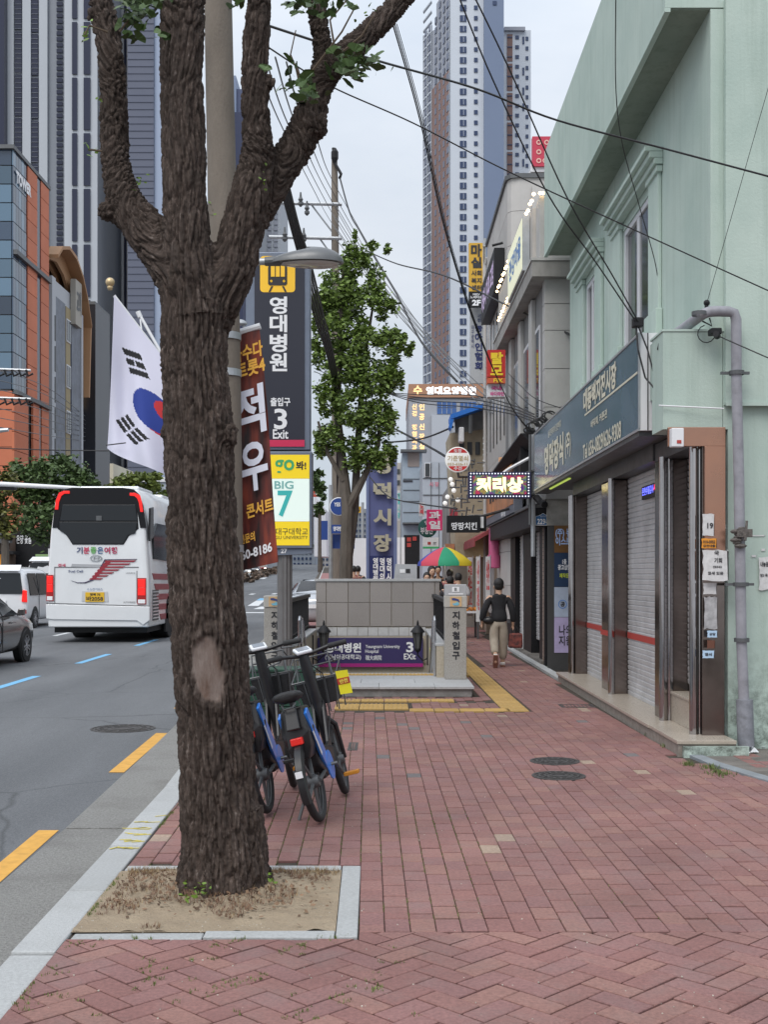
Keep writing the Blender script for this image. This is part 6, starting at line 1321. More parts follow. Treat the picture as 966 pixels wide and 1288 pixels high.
mb.tube([P(800,402,11.55),P(803,440,11.5),P(812,475,11.5),P(824,489,11.4),P(830,480,11.3),P(833,470,11.2)],.009,6);mb.tube([P(800,402,11.55),P(815,440,11.5),P(826,482,11.4),P(840,484,11.1),P(845,478,11.1),P(838,472,11.1)],.008,6);mb.build('cable',m_cable,cb,kind='stuff');MB().box(P(796,398,11.55).x,11.5,P(0,412,11.55).z,P(809,398,11.55).x,11.6,P(0,400,11.55).z).build('splice_box',m_black,cb,bev=.01)
top(MB().tube([P(829,510,10.97),P(860,511.5,10.95),P(911,514,10.92)],.007,5).build('thin_white_conduit',m_white),'thin white cable tacked across the green end block','cable')
m_paper=M('paper_white',(.60,.60,.60),.8,var=.15,vs=20,dirt=.2,dscale=12)
def poster(px0,py0,px1,py1,d,m,label,txt=None,grp='torn notices on the end wall',tm=m_ktext):
 t=thing('notice',label,'poster',P((px0+px1)/2,py1,d),group=grp);a,b=P(px0,py0,d),P(px1,py1,d);w,h=b.x-a.x,a.z-b.z
 pts=[]
 for k in range(6):pts.append((a.x+w*k/5,d,a.z-random.uniform(0,.05)*h))
 for k in range(6):pts.append((b.x-random.uniform(0,.06)*w,d,a.z-h*k/5))
 for k in range(6):pts.append((b.x-w*k/5,d,b.z+random.uniform(0,.06)*h))
 for k in range(1,5):pts.append((a.x+random.uniform(0,.06)*w,d,b.z+h*k/5))
 MB().prism(pts,(0,.002,0)).build('paper',m,t)
 if txt:
  for s,fx,fy,fw,fh in txt:ctext(s,tm,t,px0+(px1-px0)*fx,py0+(py1-py0)*fy,px0+(px1-px0)*(fx+fw),py0+(py1-py0)*(fy+fh),d,.03)
 return t
poster(884,646,899,675,10.87,m_paper,'torn grey notice at the top of the copper steel frame',[('19',.4,.4,.5,.25)])
poster(883,677,902,690,10.865,M('paper_orange',(.75,.30,.03),.7),'small orange notice on the steel frame',[('010-5052',.1,.2,.8,.3),('급전대출',.1,.6,.8,.25)])
poster(884,691,917,732,10.80,m_paper,'large torn white handwritten notice on the steel frame',[('국',.45,.04,.18,.14),('기회',.45,.26,.3,.16),('전화주세요',.4,.5,.35,.08),('월세 있음',.2,.68,.6,.1)])
poster(885,733,902,748,10.865,m_paper,'torn white scrap below the handwritten notice');poster(886,750,903,792,10.87,M('paper_grey',(.36,.36,.37),.8,var=.4,vs=15),'grey weathered notice with ragged edge low on the steel panel')
poster(890,793,903,802,10.865,M('paper_blue',(.42,.58,.75),.7),'small pale blue sticker near the panel foot',[('상담',.2,.3,.6,.4)]);poster(884,818,899,828,10.865,MATS['paper_blue'],'second pale blue sticker lowest on the steel panel',[('열쇠',.2,.3,.6,.4)]);poster(890,805,900,816,10.862,M('paper_brown',(.13,.05,.03),.7),'small brown sticker between the two blue ones')
poster(955,700,975,743,10.985,m_paper,'white notice cut off by the right edge of the photo',[('내놓음',.1,.15,.5,.15),('방3 욕실',.1,.5,.6,.1)])
for k,(x,y,a,b) in enumerate(((905,660,9,5),(945,673,18,1.5),(911,700,5,5),(946,698,6,3),(958,690,5,3))):poster(x,y,x+a,y+b,10.992,m_paper,('torn paper scrap at the pipe clamp height','thin white strip stuck right of the downpipe','torn scrap beside the handwritten notice','small scrap under the thin white strip','scrap above the cut off notice')[k]+' on the green wall',grp='paper scraps on the wall')
m_plastic=M('litter_white',(.62,.63,.65),.6);mb=MB()
for k in range(10):
 x,y=G(random.uniform(938,966),random.uniform(930,950));a=random.uniform(.02,.06);mb.prism([(x-a,y,.01),(x,y-a,.02),(x+a,y-.01,.012),(x+a*.3,y+a,.05)],(0,0,.004))
tag(mb.build('litter',m_plastic),kind='stuff')
sp4=[]
for(px,py,n,sp_) in((841,940,60,.03),(866,962,50,.025),(892,966,60,.04),(905,973,90,.05),(820,925,30,.04),(700,850,40,.06),(690,838,40,.05),(760,880,30,.05)):
 x,y=G(px,py);sp4+=[(x+random.gauss(0,sp_),y+random.gauss(0,sp_*1.5),0) for _ in range(n)]
blades('wall_foot_weeds',M('bright_weed',(.11,.15,.04),.7,island=.4),sp4,.04,.003,.9,2)
# ------------------------------------------------------------------ grey building behind, with canopy slab
g2=thing('grey_canopy_building','grey panelled building with projecting canopy slab behind the mint green shop','building',(4,20,0))
wl2=lambda*a,**k:wall(*a,par=g2,**k)
wl2('canopy',2.42,20.0,6.62,5,27.2,6.88,m=M('canopy_concrete',(.29,.28,.265),.85,var=.25,vs=2,dirt=.4,dscale=2.5,stretch=(1,1,.4)));wl2('canopy_top',2.40,19.98,6.885,5,27.2,6.93,m=m_stone)
z=3.3;zs=[3.3,3.85,4.45,5.1,5.75,6.2,6.62]
for a,b in zip(zs,zs[1:]):wl2('cladding_panel',2.66,20.2,a+.012,5,20.5,b-.0,m=m_stone)
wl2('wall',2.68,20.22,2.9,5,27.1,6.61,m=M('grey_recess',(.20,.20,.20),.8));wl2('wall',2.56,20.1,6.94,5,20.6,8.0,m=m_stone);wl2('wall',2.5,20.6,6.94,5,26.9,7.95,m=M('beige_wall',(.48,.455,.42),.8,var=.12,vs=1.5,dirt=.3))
for y in(21.6,23.4,25.2):wl2('pilaster',2.60,y,3.0,2.679,y+.45,6.6,m=m_stone,bev=.01)
for a,b in((20.9,21.5),(22.2,23.3),(24.0,25.1)):
 f=wl2('window_frame',2.655,a,4.2,2.678,b,6.0,m=m_wframe)
 MB().box(2.645,a+.06,4.28,2.654,(a+b)/2-.03,5.92).build('pane',m_win,f);MB().box(2.645,(a+b)/2+.03,4.28,2.654,b-.06,5.92).build('pane',m_win,f)
lt=thing('string_lights','warm string of bulbs along the parapet of the grey building','string lights',(2.5,22,8));m_bulb=M('bulb_warm',(1,.72,.38),.4,emit=5)
mb=MB();
for k in range(26):y=20.1+k*.27;mb.ball((2.46,y,8.03-(.03 if k%2 else 0)),.032,6)
for k in range(6):mb.ball((2.56+k*.055,20.05,8.03),.03,6)
for k in range(20):mb.ball((2.44,22.5+k*.2,7.25-.02*(k%3)),.028,6)
mb.build('bulb',m_bulb,lt,kind='stuff')
t=thing('lit_roof_sign','glowing cream sign board with blue writing above the canopy','sign',(2.42,21.8,7));MB().box(2.36,20.9,6.95,2.49,23.4,7.9).build('box',m_steel,t);MB().box(2.352,20.93,6.98,2.359,23.37,7.87).build('face',M('sign_cream',(.80,.80,.58),.4,emit=.3),t);text('건강마을',M('print_blue',(.08,.22,.55),.5),t,(2.35,22.1,7.45),2.0,.42,u=(0,-1,0))
g3=thing('stone_clad_building','taller pale stone clad building with black trimmed roof edge behind the canopy building','building',(5,27,0));m_pst=M('pale_cladding',(.47,.455,.44),.7,var=.08,vs=1.5,dirt=.2,obj_rand=.05)
for k in range(13):
 z0=.6+k*.78;z1=min(z0+.77,10.7)
 if z1-z0<.2:continue
 MB().prism([(6,27.3,z0),(3.0,27.3,z0),(2.83,27.36,z0),(2.76,27.5,z0),(2.75,27.7,z0),(2.75,33,z0),(6,33,z0)],(0,0,z1-z0)).build('stone_course',m_pst,g3)
MB().prism([(6,27.33,.5),(3.0,27.33,.5),(2.86,27.4,.5),(2.79,27.52,.5),(2.78,27.7,.5),(2.78,32.9,.5),(6,32.9,.5)],(0,0,10.1)).build('core',m_dsteel,g3)
MB().prism([(6,27.25,10.7),(2.98,27.25,10.7),(2.8,27.3,10.7),(2.7,27.48,10.7),(2.7,33.05,10.7),(6,33.05,10.7)],(0,0,.1)).build('roof_trim',m_dsteel,g3);MB().box(3.3,27.24,9.3,4.4,27.28,10.5).build('blank_panel',m_pst,g3);MB().box(3.28,27.2,9.24,4.4,27.29,9.29).build('panel_ledge',m_dsteel,g3)
for k in range(5):MB().box(2.735,28.0+k*.95,4.9,2.749,28.16+k*.95,8.2).build('slot_window',m_win,g3)
t=thing('angled_sign','dark framed sign strip high on the stone clad building','sign',(2.5,28.5,8));MB().box(2.5,28.0,8.3,2.74,31.9,9.3).build('box',m_black,t);text('사랑니 치과 교정',M('sign_lilac',(.5,.4,.6),.4,emit=.4),t,(2.5,30,8.8),3.5,.55,u=(0,-1,0));MB().tube([(2.7,27.95,9.4),(2.45,28.0,9.35)],.03,6).build('bracket',m_black,t)
MB().tube([(2.70,33.1,.5),(2.70,33.1,10.2),(2.75,33.0,10.4)],.05,8).build('corner_pipe',m_pst,g3)
t=thing('red_roof_billboard','red billboard with pale round emblems on the roof beyond','billboard',P(690,210,44));panel_px(MB(),670,171.5,706,209,44,.3).build('board',M('billboard_red',(.52,.04,.08),.5),t)
for k,(x,y) in enumerate(((678,179),(688,179),(678,191),(688,191),(678,202),(686,202))):
 mb=MB();T=Matrix.Translation(P(x,y,43.98))@Matrix.Rotation(pi/2,4,'X');vs=[]
 for i in range(14):a=2*pi*i/14;vs+=[T@Vector((.095*cos(a),.095*sin(a),0)),T@Vector((.05*cos(a),.05*sin(a),0))]
 mb.add(vs,[(2*i,(2*i+2)%28,(2*i+3)%28,2*i+1) for i in range(14)]);mb.build('ring',M('ring_pink',(.75,.45,.38),.5),t)
panel_px(MB(),668,209,706,216,44.1,8).build('plinth',m_white,t);MB().box(P(668,0,44).x,44.2,5,P(706,0,44).x,50,P(0,216,44).z).build('support_block',m_pst,t)
# ------------------------------------------------------------------ dark shop front 229-1 and its neighbours
g4=thing('black_shop_front','black shop front with narrow shutters and brick strip beyond the green building','shop front',(2.8,21,0))
w4=lambda name,x0,y0,z0,x1,y1,z1,m,bev=0,par=None:MB().box(x0,y0,z0,x1,y1,z1).build(name,m,par or g4,bev=bev)
w4('post',2.76,20.95,0,3.0,21.1,2.5,m_black,.006);w4('post',2.80,21.4,0,3.0,22.0,2.5,m_black)
m_bs=M('brick_strip',(.33,.25,.21),.8,var=.2,vs=8);z=.02
while z<2.45:w4('strip_brick',2.775,21.12,z,3.0,21.38,z+.062,m_bs);z+=.072
w4('awning_box',2.50,20.75,2.45,3.1,29.5,2.78,m_black,.01);w4('awning_lip',2.44,20.72,2.782,3.1,29.5,2.83,m_dsteel);w4('back_wall',3.0,20.95,0,3.3,29.5,3.6,m_black);w4('fascia',2.7,20.7,2.83,3.1,20.8,3.3,m_dsteel)
w4('side_wall',2.7,20.25,2.45,3.2,20.29,3.3,M('grey_wall',(.23,.225,.21),.8,var=.25,vs=5,dirt=.4))
shutter(2.93,22.05,23.4,.35,2.44,g4,step=.075);shutter(2.93,24.9,26.3,.15,2.44,g4,step=.075)
w4('post',2.82,23.45,0,3.0,24.85,2.44,m_black);w4('edge_strip',2.80,24.8,0,2.83,24.86,2.44,m_white);w4('post',2.82,26.4,0,3.0,28.2,2.44,m_black);w4('edge_strip',2.8,28.3,0,2.83,28.36,2.44,m_white);w4('post',2.82,28.4,0,3.0,29.5,2.44,m_black)
w4('threshold',2.72,21.12,-.02,3.0,29.5,.08,m_dirtyconc);MB().box(2.60,18.2,-.02,2.74,29.5,.03).build('kerb_strip',m_granite,g4)
ap_=thing('address_plate','blue arched house number plate 229-1 on the black awning box','sign',P(683,655,20.7));pts=[P(x,y,20.69) for x,y in((673.5,661),(693,661),(693,649.5),(688.5,648.5),(683.3,645.5),(678,648.5),(673.5,649.5))]
w4('number_backing',2.50,20.74,2.45,3.0,20.749,2.78,m_black)
MB().prism(pts,(0,.012,0)).build('plate_rim',m_wtext,ap_);c0=sum(pts,Vector())/7;MB().prism([c0+(p-c0)*.9+Vector((0,-.004,0)) for p in pts],(0,.004,0)).build('plate',M('plate_blue',(.04,.16,.36),.4),ap_);ctext('229-1',m_wtext,ap_,676,652.5,691,659.5,20.684,.03);ctext('명덕로',m_wtext,ap_,680,648.5,687,650.8,20.684,.0)
t=thing('banner_column','stack of four narrow posters on the recess wall beside the steel column','poster',P(705,820,20.3));DB=20.24
w4('recess_wall',2.72,20.25,0,3.2,20.3,2.44,M('recess_dark',(.05,.05,.05),.8),par=t)
for y0,y1,nm,c in((661,695,'brown_poster',(.16,.075,.02)),(695.5,738,'navy_poster',(.012,.035,.09)),(738.5,776,'pale_poster',(.38,.44,.55)),(776.5,821,'lilac_poster',(.42,.36,.56))):panel_px(MB(),697.5,y0,722,y1,DB,.02).build(nm,M(nm,c,.5,var=.1,vs=9),t)
ctext('(주) 뉴\n이스트',M('print_skyblue',(.45,.6,.9),.5),t,699,665,719,686,DB-.001,.04);ctext('1층\n광고상담',m_wtext,t,702,703,718,717,DB-.001,.03);ctext('제작문의',M('print_lime',(.6,.7,.05),.5),t,704,721,720,727,DB-.001,.02)
mb=MB();T=Matrix.Translation(P(708,760,DB-.003))@Matrix.Rotation(pi/2,4,'X');vs=[]
for i in range(20):a=2*pi*i/20;vs+=[T@Vector((.075*cos(a),.075*sin(a),0)),T@Vector((.062*cos(a),.062*sin(a),0))]
mb.add(vs,[(2*i,(2*i+2)%40,(2*i+3)%40,2*i+1) for i in range(20)]);mb.build('round_mark',M('print_blue',(.08,.22,.55),.5),t);ctext('공',m_ktext,t,705,757,711,763,DB-.001);ctext('나의\n지원',m_ktext,t,703,786,720,812,DB-.001,.02)
MB().tube([(2.55,20.5,2.95),(2.62,20.4,2.85),(2.66,20.2,2.8)],.06,8).build('spot_camera',m_black,thing('spotlight','black spotlight under the far end of the blue fascia','lamp',(2.6,20.4,2.8)))
t=thing('bottle_billboard','orange billboard with dark bottle shapes in a grey frame over the black awning','billboard',(2.5,24,2.85));MB().box(2.44,23.0,2.80,2.60,29.6,3.95).build('frame',M('slate_grey',(.13,.14,.17),.5),t);MB().box(2.43,23.2,3.0,2.439,29.4,3.85).build('picture',M('bottle_orange',(.50,.20,.07),.4,var=.4,vs=1.4),t)
for k in range(5):y=25.2+k*.75;mb=MB();mb.prism([(2.428,y-.2,3.3),(2.428,y+.2,3.3),(2.428,y+.2,3.7),(2.428,y+.07,3.86),(2.428,y-.07,3.86),(2.428,y-.2,3.7)],(-.006,0,0));mb.build('bottle_shape',m_ktext,t)
text('맥주마을',m_wtext,t,(2.44,25.2,2.90),.9,.13,u=(0,-1,0))
t=thing('red_awning','dull red awning over the market shop doorways','awning',(2.5,33,2.6));MB().prism([(2.18,29.8,2.45),(2.18,29.8,2.55),(2.95,29.8,2.98),(2.95,29.8,2.88)],(0,8,0)).build('canopy',M('awning_red',(.28,.05,.055),.7,var=.2,vs=3),t);MB().box(2.16,29.8,2.33,2.18,37.8,2.5).build('valance',MATS['awning_red'],t)
t=thing('pink_duct','magenta pink duct pipe beside the black posts','duct',(2.62,29.2,2));MB().tube([(2.62,29.2,2.9),(2.60,29.2,2.45),(2.60,29.2,1.78)],.13,16).build('duct',M('duct_pink',(.50,.10,.22),.5),t,smooth='auto');MB().tube([(2.60,29.2,2.1),(2.60,29.2,1.8)],.16,16).build('collar',MATS['duct_pink'],t,smooth='auto')
sb_=thing('market_shop_row','row of small market shops with warm lit fronts beyond the red awning','shop front',(2.9,35,0));m_warm=M('warm_wall',(.30,.24,.18),.8,var=.3,vs=1.5);MB().box(2.85,29.55,0,5,52,3.2).build('wall',m_warm,sb_)
for k in range(7):MB().box(2.70,30+k*2.6,0,2.86,30.3+k*2.6,2.9).build('pillar',M('tan_pillar',(.22,.17,.13),.7),sb_)
for k in range(6):MB().box(2.82,30.5+k*2.6,.3,2.849,32.3+k*2.6,2.3).build('shop_window',M('lit_window',(.85,.72,.5),.4,emit=.35),sb_)
fg='upright banners outside the market shops'
for k,(px0,px1,y0,y1,d,s) in enumerate(((588,595,701,775,31.0,'과일\n채소\n할인'),(599,604,700,782,29.2,'신선\n과일'),(611,617,700,756,27.5,'반찬'))):
 t=thing('upright_banner',('leftmost','middle','rightmost')[k]+' white upright banner with red lettering left of the walking person','banner',P(px0,y1,d),group=fg);panel_px(MB(),px0,y0,px1,y1,d,.02).build('cloth',m_paper,t);ctext(s,M('print_red',(.55,.05,.06),.6),t,px0+1,y0+4,px1-1,y1-14,d-.001,.03);MB().tube([P(px1,y0-2,d),P(px1,y1+4,d)],.012,5).build('pole',m_steel,t)
D=20.4;t=thing('led_sign','bright LED display sign with colourful letters and dotted white border','sign',P(629,627,D));panel_px(MB(),589.5,593.5,668,626.5,D,.22).build('cabinet',M('led_cabinet',(.012,.012,.06),.4),t)
mm=bpy.data.materials.new('led_picture');mm.use_nodes=True;nt=mm.node_tree;N=nt.nodes;L=nt.links;b=N['Principled BSDF'];tc=N.new('ShaderNodeTexCoord');n=N.new('ShaderNodeTexNoise');n.inputs['Scale'].default_value=7;n.inputs['Detail'].default_value=4;L.new(tc.outputs['Object'],n.inputs['Vector'])
hs=N.new('ShaderNodeValToRGB');e=hs.color_ramp.elements;e[0].position=.32;e[0].color=(.02,.03,.3,1);e[1].position=.62;e[1].color=(.7,.04,.12,1)
for p,c in((.40,(.25,.03,.3)),(.47,(.03,.3,.2)),(.53,(.6,.4,.05)),(.57,(.03,.03,.2))):q=e.new(p);q.color=(*c,1)
L.new(n.outputs[0],hs.inputs[0]);L.new(hs.outputs[0],b.inputs['Emission Color']);b.inputs['Base Color'].default_value=(.01,.01,.01,1);b.inputs['Emission Strength'].default_value=.55
panel_px(MB(),595,598,662.5,621.5,D-.006,.005).build('display',mm,t);ctext('커리상',M('led_yellow',(1,.9,.5),.4,emit=.9),t,599,600,658,619.5,D-.008,.055)
mb=MB();m_dot=M('led_white',(.8,.85,.95),.4,emit=.8)
for k in range(20):
 for y in(595.7,624.2):mb.ball(P(592.5+k*3.83,y,D-.004),.013,6)
for k in range(7):
 for x in(592.3,665.3):mb.ball(P(x,599.5+k*3.5,D-.004),.013,6)
mb.build('border_bulb',m_dot,t,kind='stuff');MB().tube([P(660,596,D+.1),P(672,592,D+.15)],.03,6).build('arm',m_dsteel,t);MB().tube([P(660,622,D+.1),P(672,622,D+.15)],.03,6).build('arm',m_dsteel,t)
t=thing('sign_pole','thin grey post holding the LED sign at the corner of the blue fascia','pole',P(671,640,20.5));MB().tube([P(671,700,20.6),P(671,540,20.6)],.04,8).build('tube',m_steel,t);MB().tube([P(667,660,20.5),P(667,545,20.5)],.025,8).build('tube',m_dsteel,t)
t=thing('black_canopy','black sloping canopy on white struts above the LED sign','awning',P(640,580,22));MB().prism([P(614,602,24),P(655,545,21.5),P(672,545,21.5),P(672,560,21.5),P(622,601,24)],(0,.8,0)).build('canopy',m_black,t);MB().tube([P(613,610,21),P(640,590,21),P(675,571,21)],.03,6).build('strut',m_white,t);panel_px(MB(),628,575,655,590,23.5,.1).build('orange_panel',M('panel_orange',(.5,.28,.15),.5,emit=.3),t);panel_px(MB(),655,545,676,598,21.9,.5).build('fin',m_black,t)
t=thing('chicken_shop_sign','black shop sign board with white hand-drawn lettering under the LED sign','sign',P(587,669,23));panel_px(MB(),562.5,648.5,604,669.5,23,.25).build('board',m_black,t,);ctext('땅땅치킨',m_wtext,t,568,657,600,666.5,22.995,.02);panel_px(MB(),604.5,650,608.5,664,23.05,.2).build('white_edge',m_white,t);panel_px(MB(),604,648.6,612,668,23.1,.2).build('end_box',m_black,t);MB().tube([P(604,650,23.2),P(640,640,24)],.03,6).build('arm',m_dsteel,t)
def round_sign(px,py,r,d,name,label,mats,txts,dep=.12):
 t=thing(name,label,'sign',P(px,py,d));T=Matrix.Translation(P(px,py,d))@Matrix.Rotation(pi/2,4,'X');R=r/FPX*d
 MB().lathe([(R,-dep),(R,0),(R*.96,.006)],36,T).build('disc',mats[0],t,smooth='auto')
 if len(mats)>1:
  for s in(-1,1):
   pts=[T@Vector((R*.92*cos(a),s*R*.92*sin(a),.0065)) for a in[radians(35+110*k/14) for k in range(15)]];MB().prism(pts,(0,-.003,0)).build('red_segment',mats[1],t)
 for s,m,x0,y0,x1,y1 in txts:ctext(s,m,t,x0,y0,x1,y1,d-.01,.02)
 return t
round_sign(576,578,16,25.5,'round_sign','round white shop sign with red caps hanging over the pavement',[M('sign_white_lit',(.78,.78,.76),.4,emit=.15),M('sign_red',(.6,.03,.03),.4)],[('도장',m_wtext,571,564.5,581,569.5),('수선',m_wtext,571,586.5,581,591.5),('기준열쇠',M('gilt_print',(.5,.38,.2),.5),563,573,589,580),('053-626-11',M('gilt_print',(.5,.38,.2),.5),563,582,588,585.5)])
MB().tube([P(576,594,25.55),P(577,600,25.6),P(600,600,26.5)],.025,6).build('arm',m_dsteel,bpy.data.objects['round_sign'])
round_sign(538,664,12,33,'round_green_sign','round dark green estate agent sign behind the pink fruit sign',[M('sign_green',(.015,.11,.09),.4)],[('부동산',m_wtext,529,663,545,672),('영',m_wtext,534,655,540,660)])
t=thing('fruit_sign','pink square sign reading fruit in white letters','sign',P(547,667,32));panel_px(MB(),537,641,556.5,667,32,.2).build('board',M('fruit_pink',(.60,.03,.14),.4,emit=.15),t,bev=.01);ctext('과',m_wtext,t,539.5,643,554,654,31.995,.04);ctext('일',m_wtext,t,539.5,655,554,665.5,31.995,.04)
t=thing('white_green_board','white box sign with red square and green foot below the round green sign','sign',P(542,690,36));panel_px(MB(),532,676,552,690,36,.2).build('board',m_white,t);panel_px(MB(),532,687.5,552,690,35.99,.009).build('green_strip',m_grn,t);panel_px(MB(),538,681.5,542,685,35.99,.009).build('red_square',m_rstripe,t);ctext('IT',m_ktext,t,545,682,549,685,35.985)
t=thing('round_blue_sign','round dark blue shop sign behind the slender tree at the totem side','sign',P(426,637,40))
bpy.data.objects.remove(t);round_sign(426,637,11.5,37,'round_blue_sign','round dark blue sign with white rim behind the slender tree trunk',[m_wtext],[]);MB().lathe([(.26,0),(.26,.006)],32,Matrix.Translation(P(426,637,36.985))@Matrix.Rotation(pi/2,4,'X')).build('blue_face',M('sign_blue',(.02,.06,.26),.4),bpy.data.objects['round_blue_sign']);ctext('YES',m_wtext,bpy.data.objects['round_blue_sign'],420,632,428,637,36.975,.03)
t=thing('sign_post','grey post carrying the round blue sign and blue street name boards','pole',P(415,700,37));MB().tube([P(416,780,37.2),P(416,610,37.2)],.06,8).build('post',m_steel,t);panel_px(MB(),417,660,446,671,37.1,.05).build('street_board',MATS['sign_blue'],t);ctext('영대병원네거리',m_wtext,t,419,662,443,668,37.09,.03);panel_px(MB(),414,672,446,690,37.4,.05).build('street_board',MATS['sign_blue'],t);panel_px(MB(),404,655,412,679,37.3,.05).build('triangle_board',MATS['sign_blue'],t)
D=30.5;PX_,PT=559.5,688;t=thing('striped_parasol','round market parasol striped red green yellow and blue over the stall','parasol',P(PX_,760,D));cols8=[(.55,.06,.10),(.02,.30,.16),(.75,.60,.04),(.04,.06,.34)]
c=P(PX_,PT,D);R=34.5/FPX*D;H=19/FPX*D
for k in range(8):
 a0,a1=2*pi*k/8+.5,2*pi*(k+1)/8+.5;mb=MB();vs=[];n=6
 for i in range(n+1):
  s=i/n;r=R*s;z=-H*(s**1.6)
  for j in range(4):a=a0+(a1-a0)*j/3;sag=1-.04*s*sin(pi*j/3);vs.append((c.x+r*sag*cos(a),D+r*sag*sin(a),c.z+z-(0 if i<n else .0)))
 for j in range(4):a=a0+(a1-a0)*j/3;vs.append((c.x+R*cos(a),D+R*sin(a),c.z-H-.10))
 mb.add(vs,[(i*4+j,i*4+j+1,(i+1)*4+j+1,(i+1)*4+j) for i in range(n+1) for j in range(3)]);mb.build('panel',M('parasol_%s'%('red','green','yellow','blue')[k%4],cols8[k%4],.7),t,smooth=True)
MB().tube([(c.x,D,c.z+.06),(c.x,D,0)],.02,8).build('pole',m_steel,t);MB().tube([P(574,707,D-.3),P(574,711,D-.3)],.10,10).build('bulb',M('stall_bulb',(1,.9,.7),.4,emit=6),t)
t=thing('market_stall','low fruit stall table under the parasol','stall',(c.x+.4,D,0));MB().box(c.x-.2,D-.4,.65,c.x+.9,D+.6,.7).build('table_top',m_wframe,t);[MB().box(c.x+a,D+b,0,c.x+a+.05,D+b+.05,.65).build('leg',m_dsteel,t) for a in(-.15,.8) for b in(-.35,.5)]
mb=MB();[mb.ball((c.x-.1+.11*i,D-.3+.12*j,.75),.05,6) for i in range(9) for j in range(6)];tag(mb.build('stall_fruit',M('fruit_orange',(.55,.2,.03),.5,island=.5)),kind='stuff')
# ------------------------------------------------------------------ signs and buildings farther along the right side
def board(name,label,x0,y0,x1,y1,d,m,dep=.15,group=None,cat='sign'):
 t=thing(name,label,cat,P((x0+x1)/2,y1,d),group=group);panel_px(MB(),x0,y0,x1,y1,d,dep).build('board',m,t);return t
m_ymus=M('mustard',(.62,.36,.03),.5);m_gp=M('poster_grey',(.40,.41,.42),.6)
t=board('welfare_centre_sign','tall mustard vertical sign with black Korean letters beside the far tower',590,305.5,607.5,366.5,36,m_ymus)
for s,a,b in(('마',307,323),('실',323.5,337)):ctext(s,m_ktext,t,592.5,a,606,b,35.99,.045)
for s,a,b in(('사회',340,347),('복지',349.5,356.5),('센터',358.5,365)):ctext(s,m_ktext,t,593,a,606,b,35.99,.03)
t=board('second_floor_sign','black sign reading 2F below the mustard vertical sign',590,367.5,608,386,36,m_black);ctext('2F',m_wtext,t,594,377,605,384.5,35.99,.05);ctext('MID/\n노래타운',m_wtext,t,591.5,369,607,375.5,35.99,.02)
t=board('association_sign','tall pale grey vertical sign with navy Korean letters under the 2F sign',591.5,387.5,608,482,36.4,m_gp);m_nv=M('print_navy',(.02,.03,.12),.6)
for k,ch in enumerate('농아인협회'):ctext(ch,m_nv,t,597.5,407+k*12,607,417.5+k*12,36.39,.04)
ctext('사단\n법인',m_nv,t,601,395,607,405,36.39,.02);ctext('대\n구\n광\n역\n시',m_nv,t,593,409,596.5,438,36.39,.01)
MB().tube([P(610,300,36.2),P(610,490,36.3)],.05,6).build('sign_pole',m_steel,t);[MB().tube([P(606,y,36.2),P(618,y,36)],.025,5).build('arm',m_steel,t) for y in(310,360,395,470)]
t=board('hair_clinic_sign','red box sign with fat yellow letters on the grey building corner',613.5,440,636,474,24.5,M('sign_red2',(.52,.03,.025),.45),.35)
ctext('탈\n모',M('print_yellow',(.85,.62,.03),.5),t,617,443,633,472,24.49,.05);panel_px(MB(),613.5,475,636,482,24.5,.3).build('lower_board',M('sign_orange_red',(.6,.12,.05),.5),t);ctext('FIX',MATS['print_yellow'],t,621,476,633,481,24.49,.03)
t=board('white_lower_sign','white sign with magenta letters under the red hair sign',613.5,483,636,499,24.6,m_white,.3);ctext('국내',M('print_magenta',(.6,.05,.25),.5),t,618,485,631,491,24.59,.04);ctext('바디라인',MATS['print_magenta'],t,617,492.5,634,498,24.59,.04)
D=34;t=thing('blue_roof_building','shabby beige building under a slanting bright blue roof edge above the shop signs','building',P(600,HY,D));m_bg=M('stained_beige',(.42,.36,.26),.85,var=.3,vs=1.3,dirt=.5,dscale=1.2)
MB().prism([P(574,700,D),P(566,545,D),P(640,530,D),P(640,700,D)],(0,2.5,0)).build('wall',m_bg,t)
m_blu=M('roof_blue',(.02,.17,.62),.5);MB().prism([P(567,521,D-.9),P(635,498,D-.9),P(636,503,D-.9),P(567,527,D-.9)],(0,1.2,0)).build('roof_edge',m_blu,t);MB().prism([P(567,527,D-.9),P(571,527,D-.9),P(568,540,D-.9),P(565,537,D-.9)],(0,.6,0)).build('roof_flap',m_blu,t)
MB().prism([P(572,527,D-.3),P(638,505,D-.3),P(640,535,D-.3),P(573,545,D-.3)],(0,.1,0)).build('loft_board',M('loft_grey',(.20,.20,.18),.85,var=.3,vs=2),t)
for x,y0,y1 in((592,522,545),(621.5,512,575),(629,508,600)):MB().tube([P(x,y0,D-.8),P(x,y1,D-.8)],.06,6).build('strut',m_dsteel,t)
panel_px(MB(),577.5,537,584,556,D-.8,.4).build('air_unit',m_white,t,bev=.03)
for k in range(6):y=549+k*7;MB().tube([P(608,y+3,D-.9),P(612,y,D-.9),P(640,y,D-.9)],.03,5).build('rail',m_steel,t)
MB().box(P(572,0,D).x,D+3,0,P(640,0,D).x,D+8,P(0,600,D).z).build('lower_wall',M('lower_wall_grey',(.24,.23,.22),.8,var=.3,vs=1),t)
for k in range(4):panel_px(MB(),577+k*12,612+0*k,585+k*12,660,D+2.9,.08).build('lit_board',M('lit_board_%s'%'abcd'[k],((.45,.10,.06),(.55,.30,.12),(.5,.5,.45),(.42,.06,.09))[k],.5,emit=.12,var=.5,vs=3),t)
for k in range(5):panel_px(MB(),578+k*10,556,584+k*10,572,D-.04,.05).build('window',m_win,t)
clutter=MB()
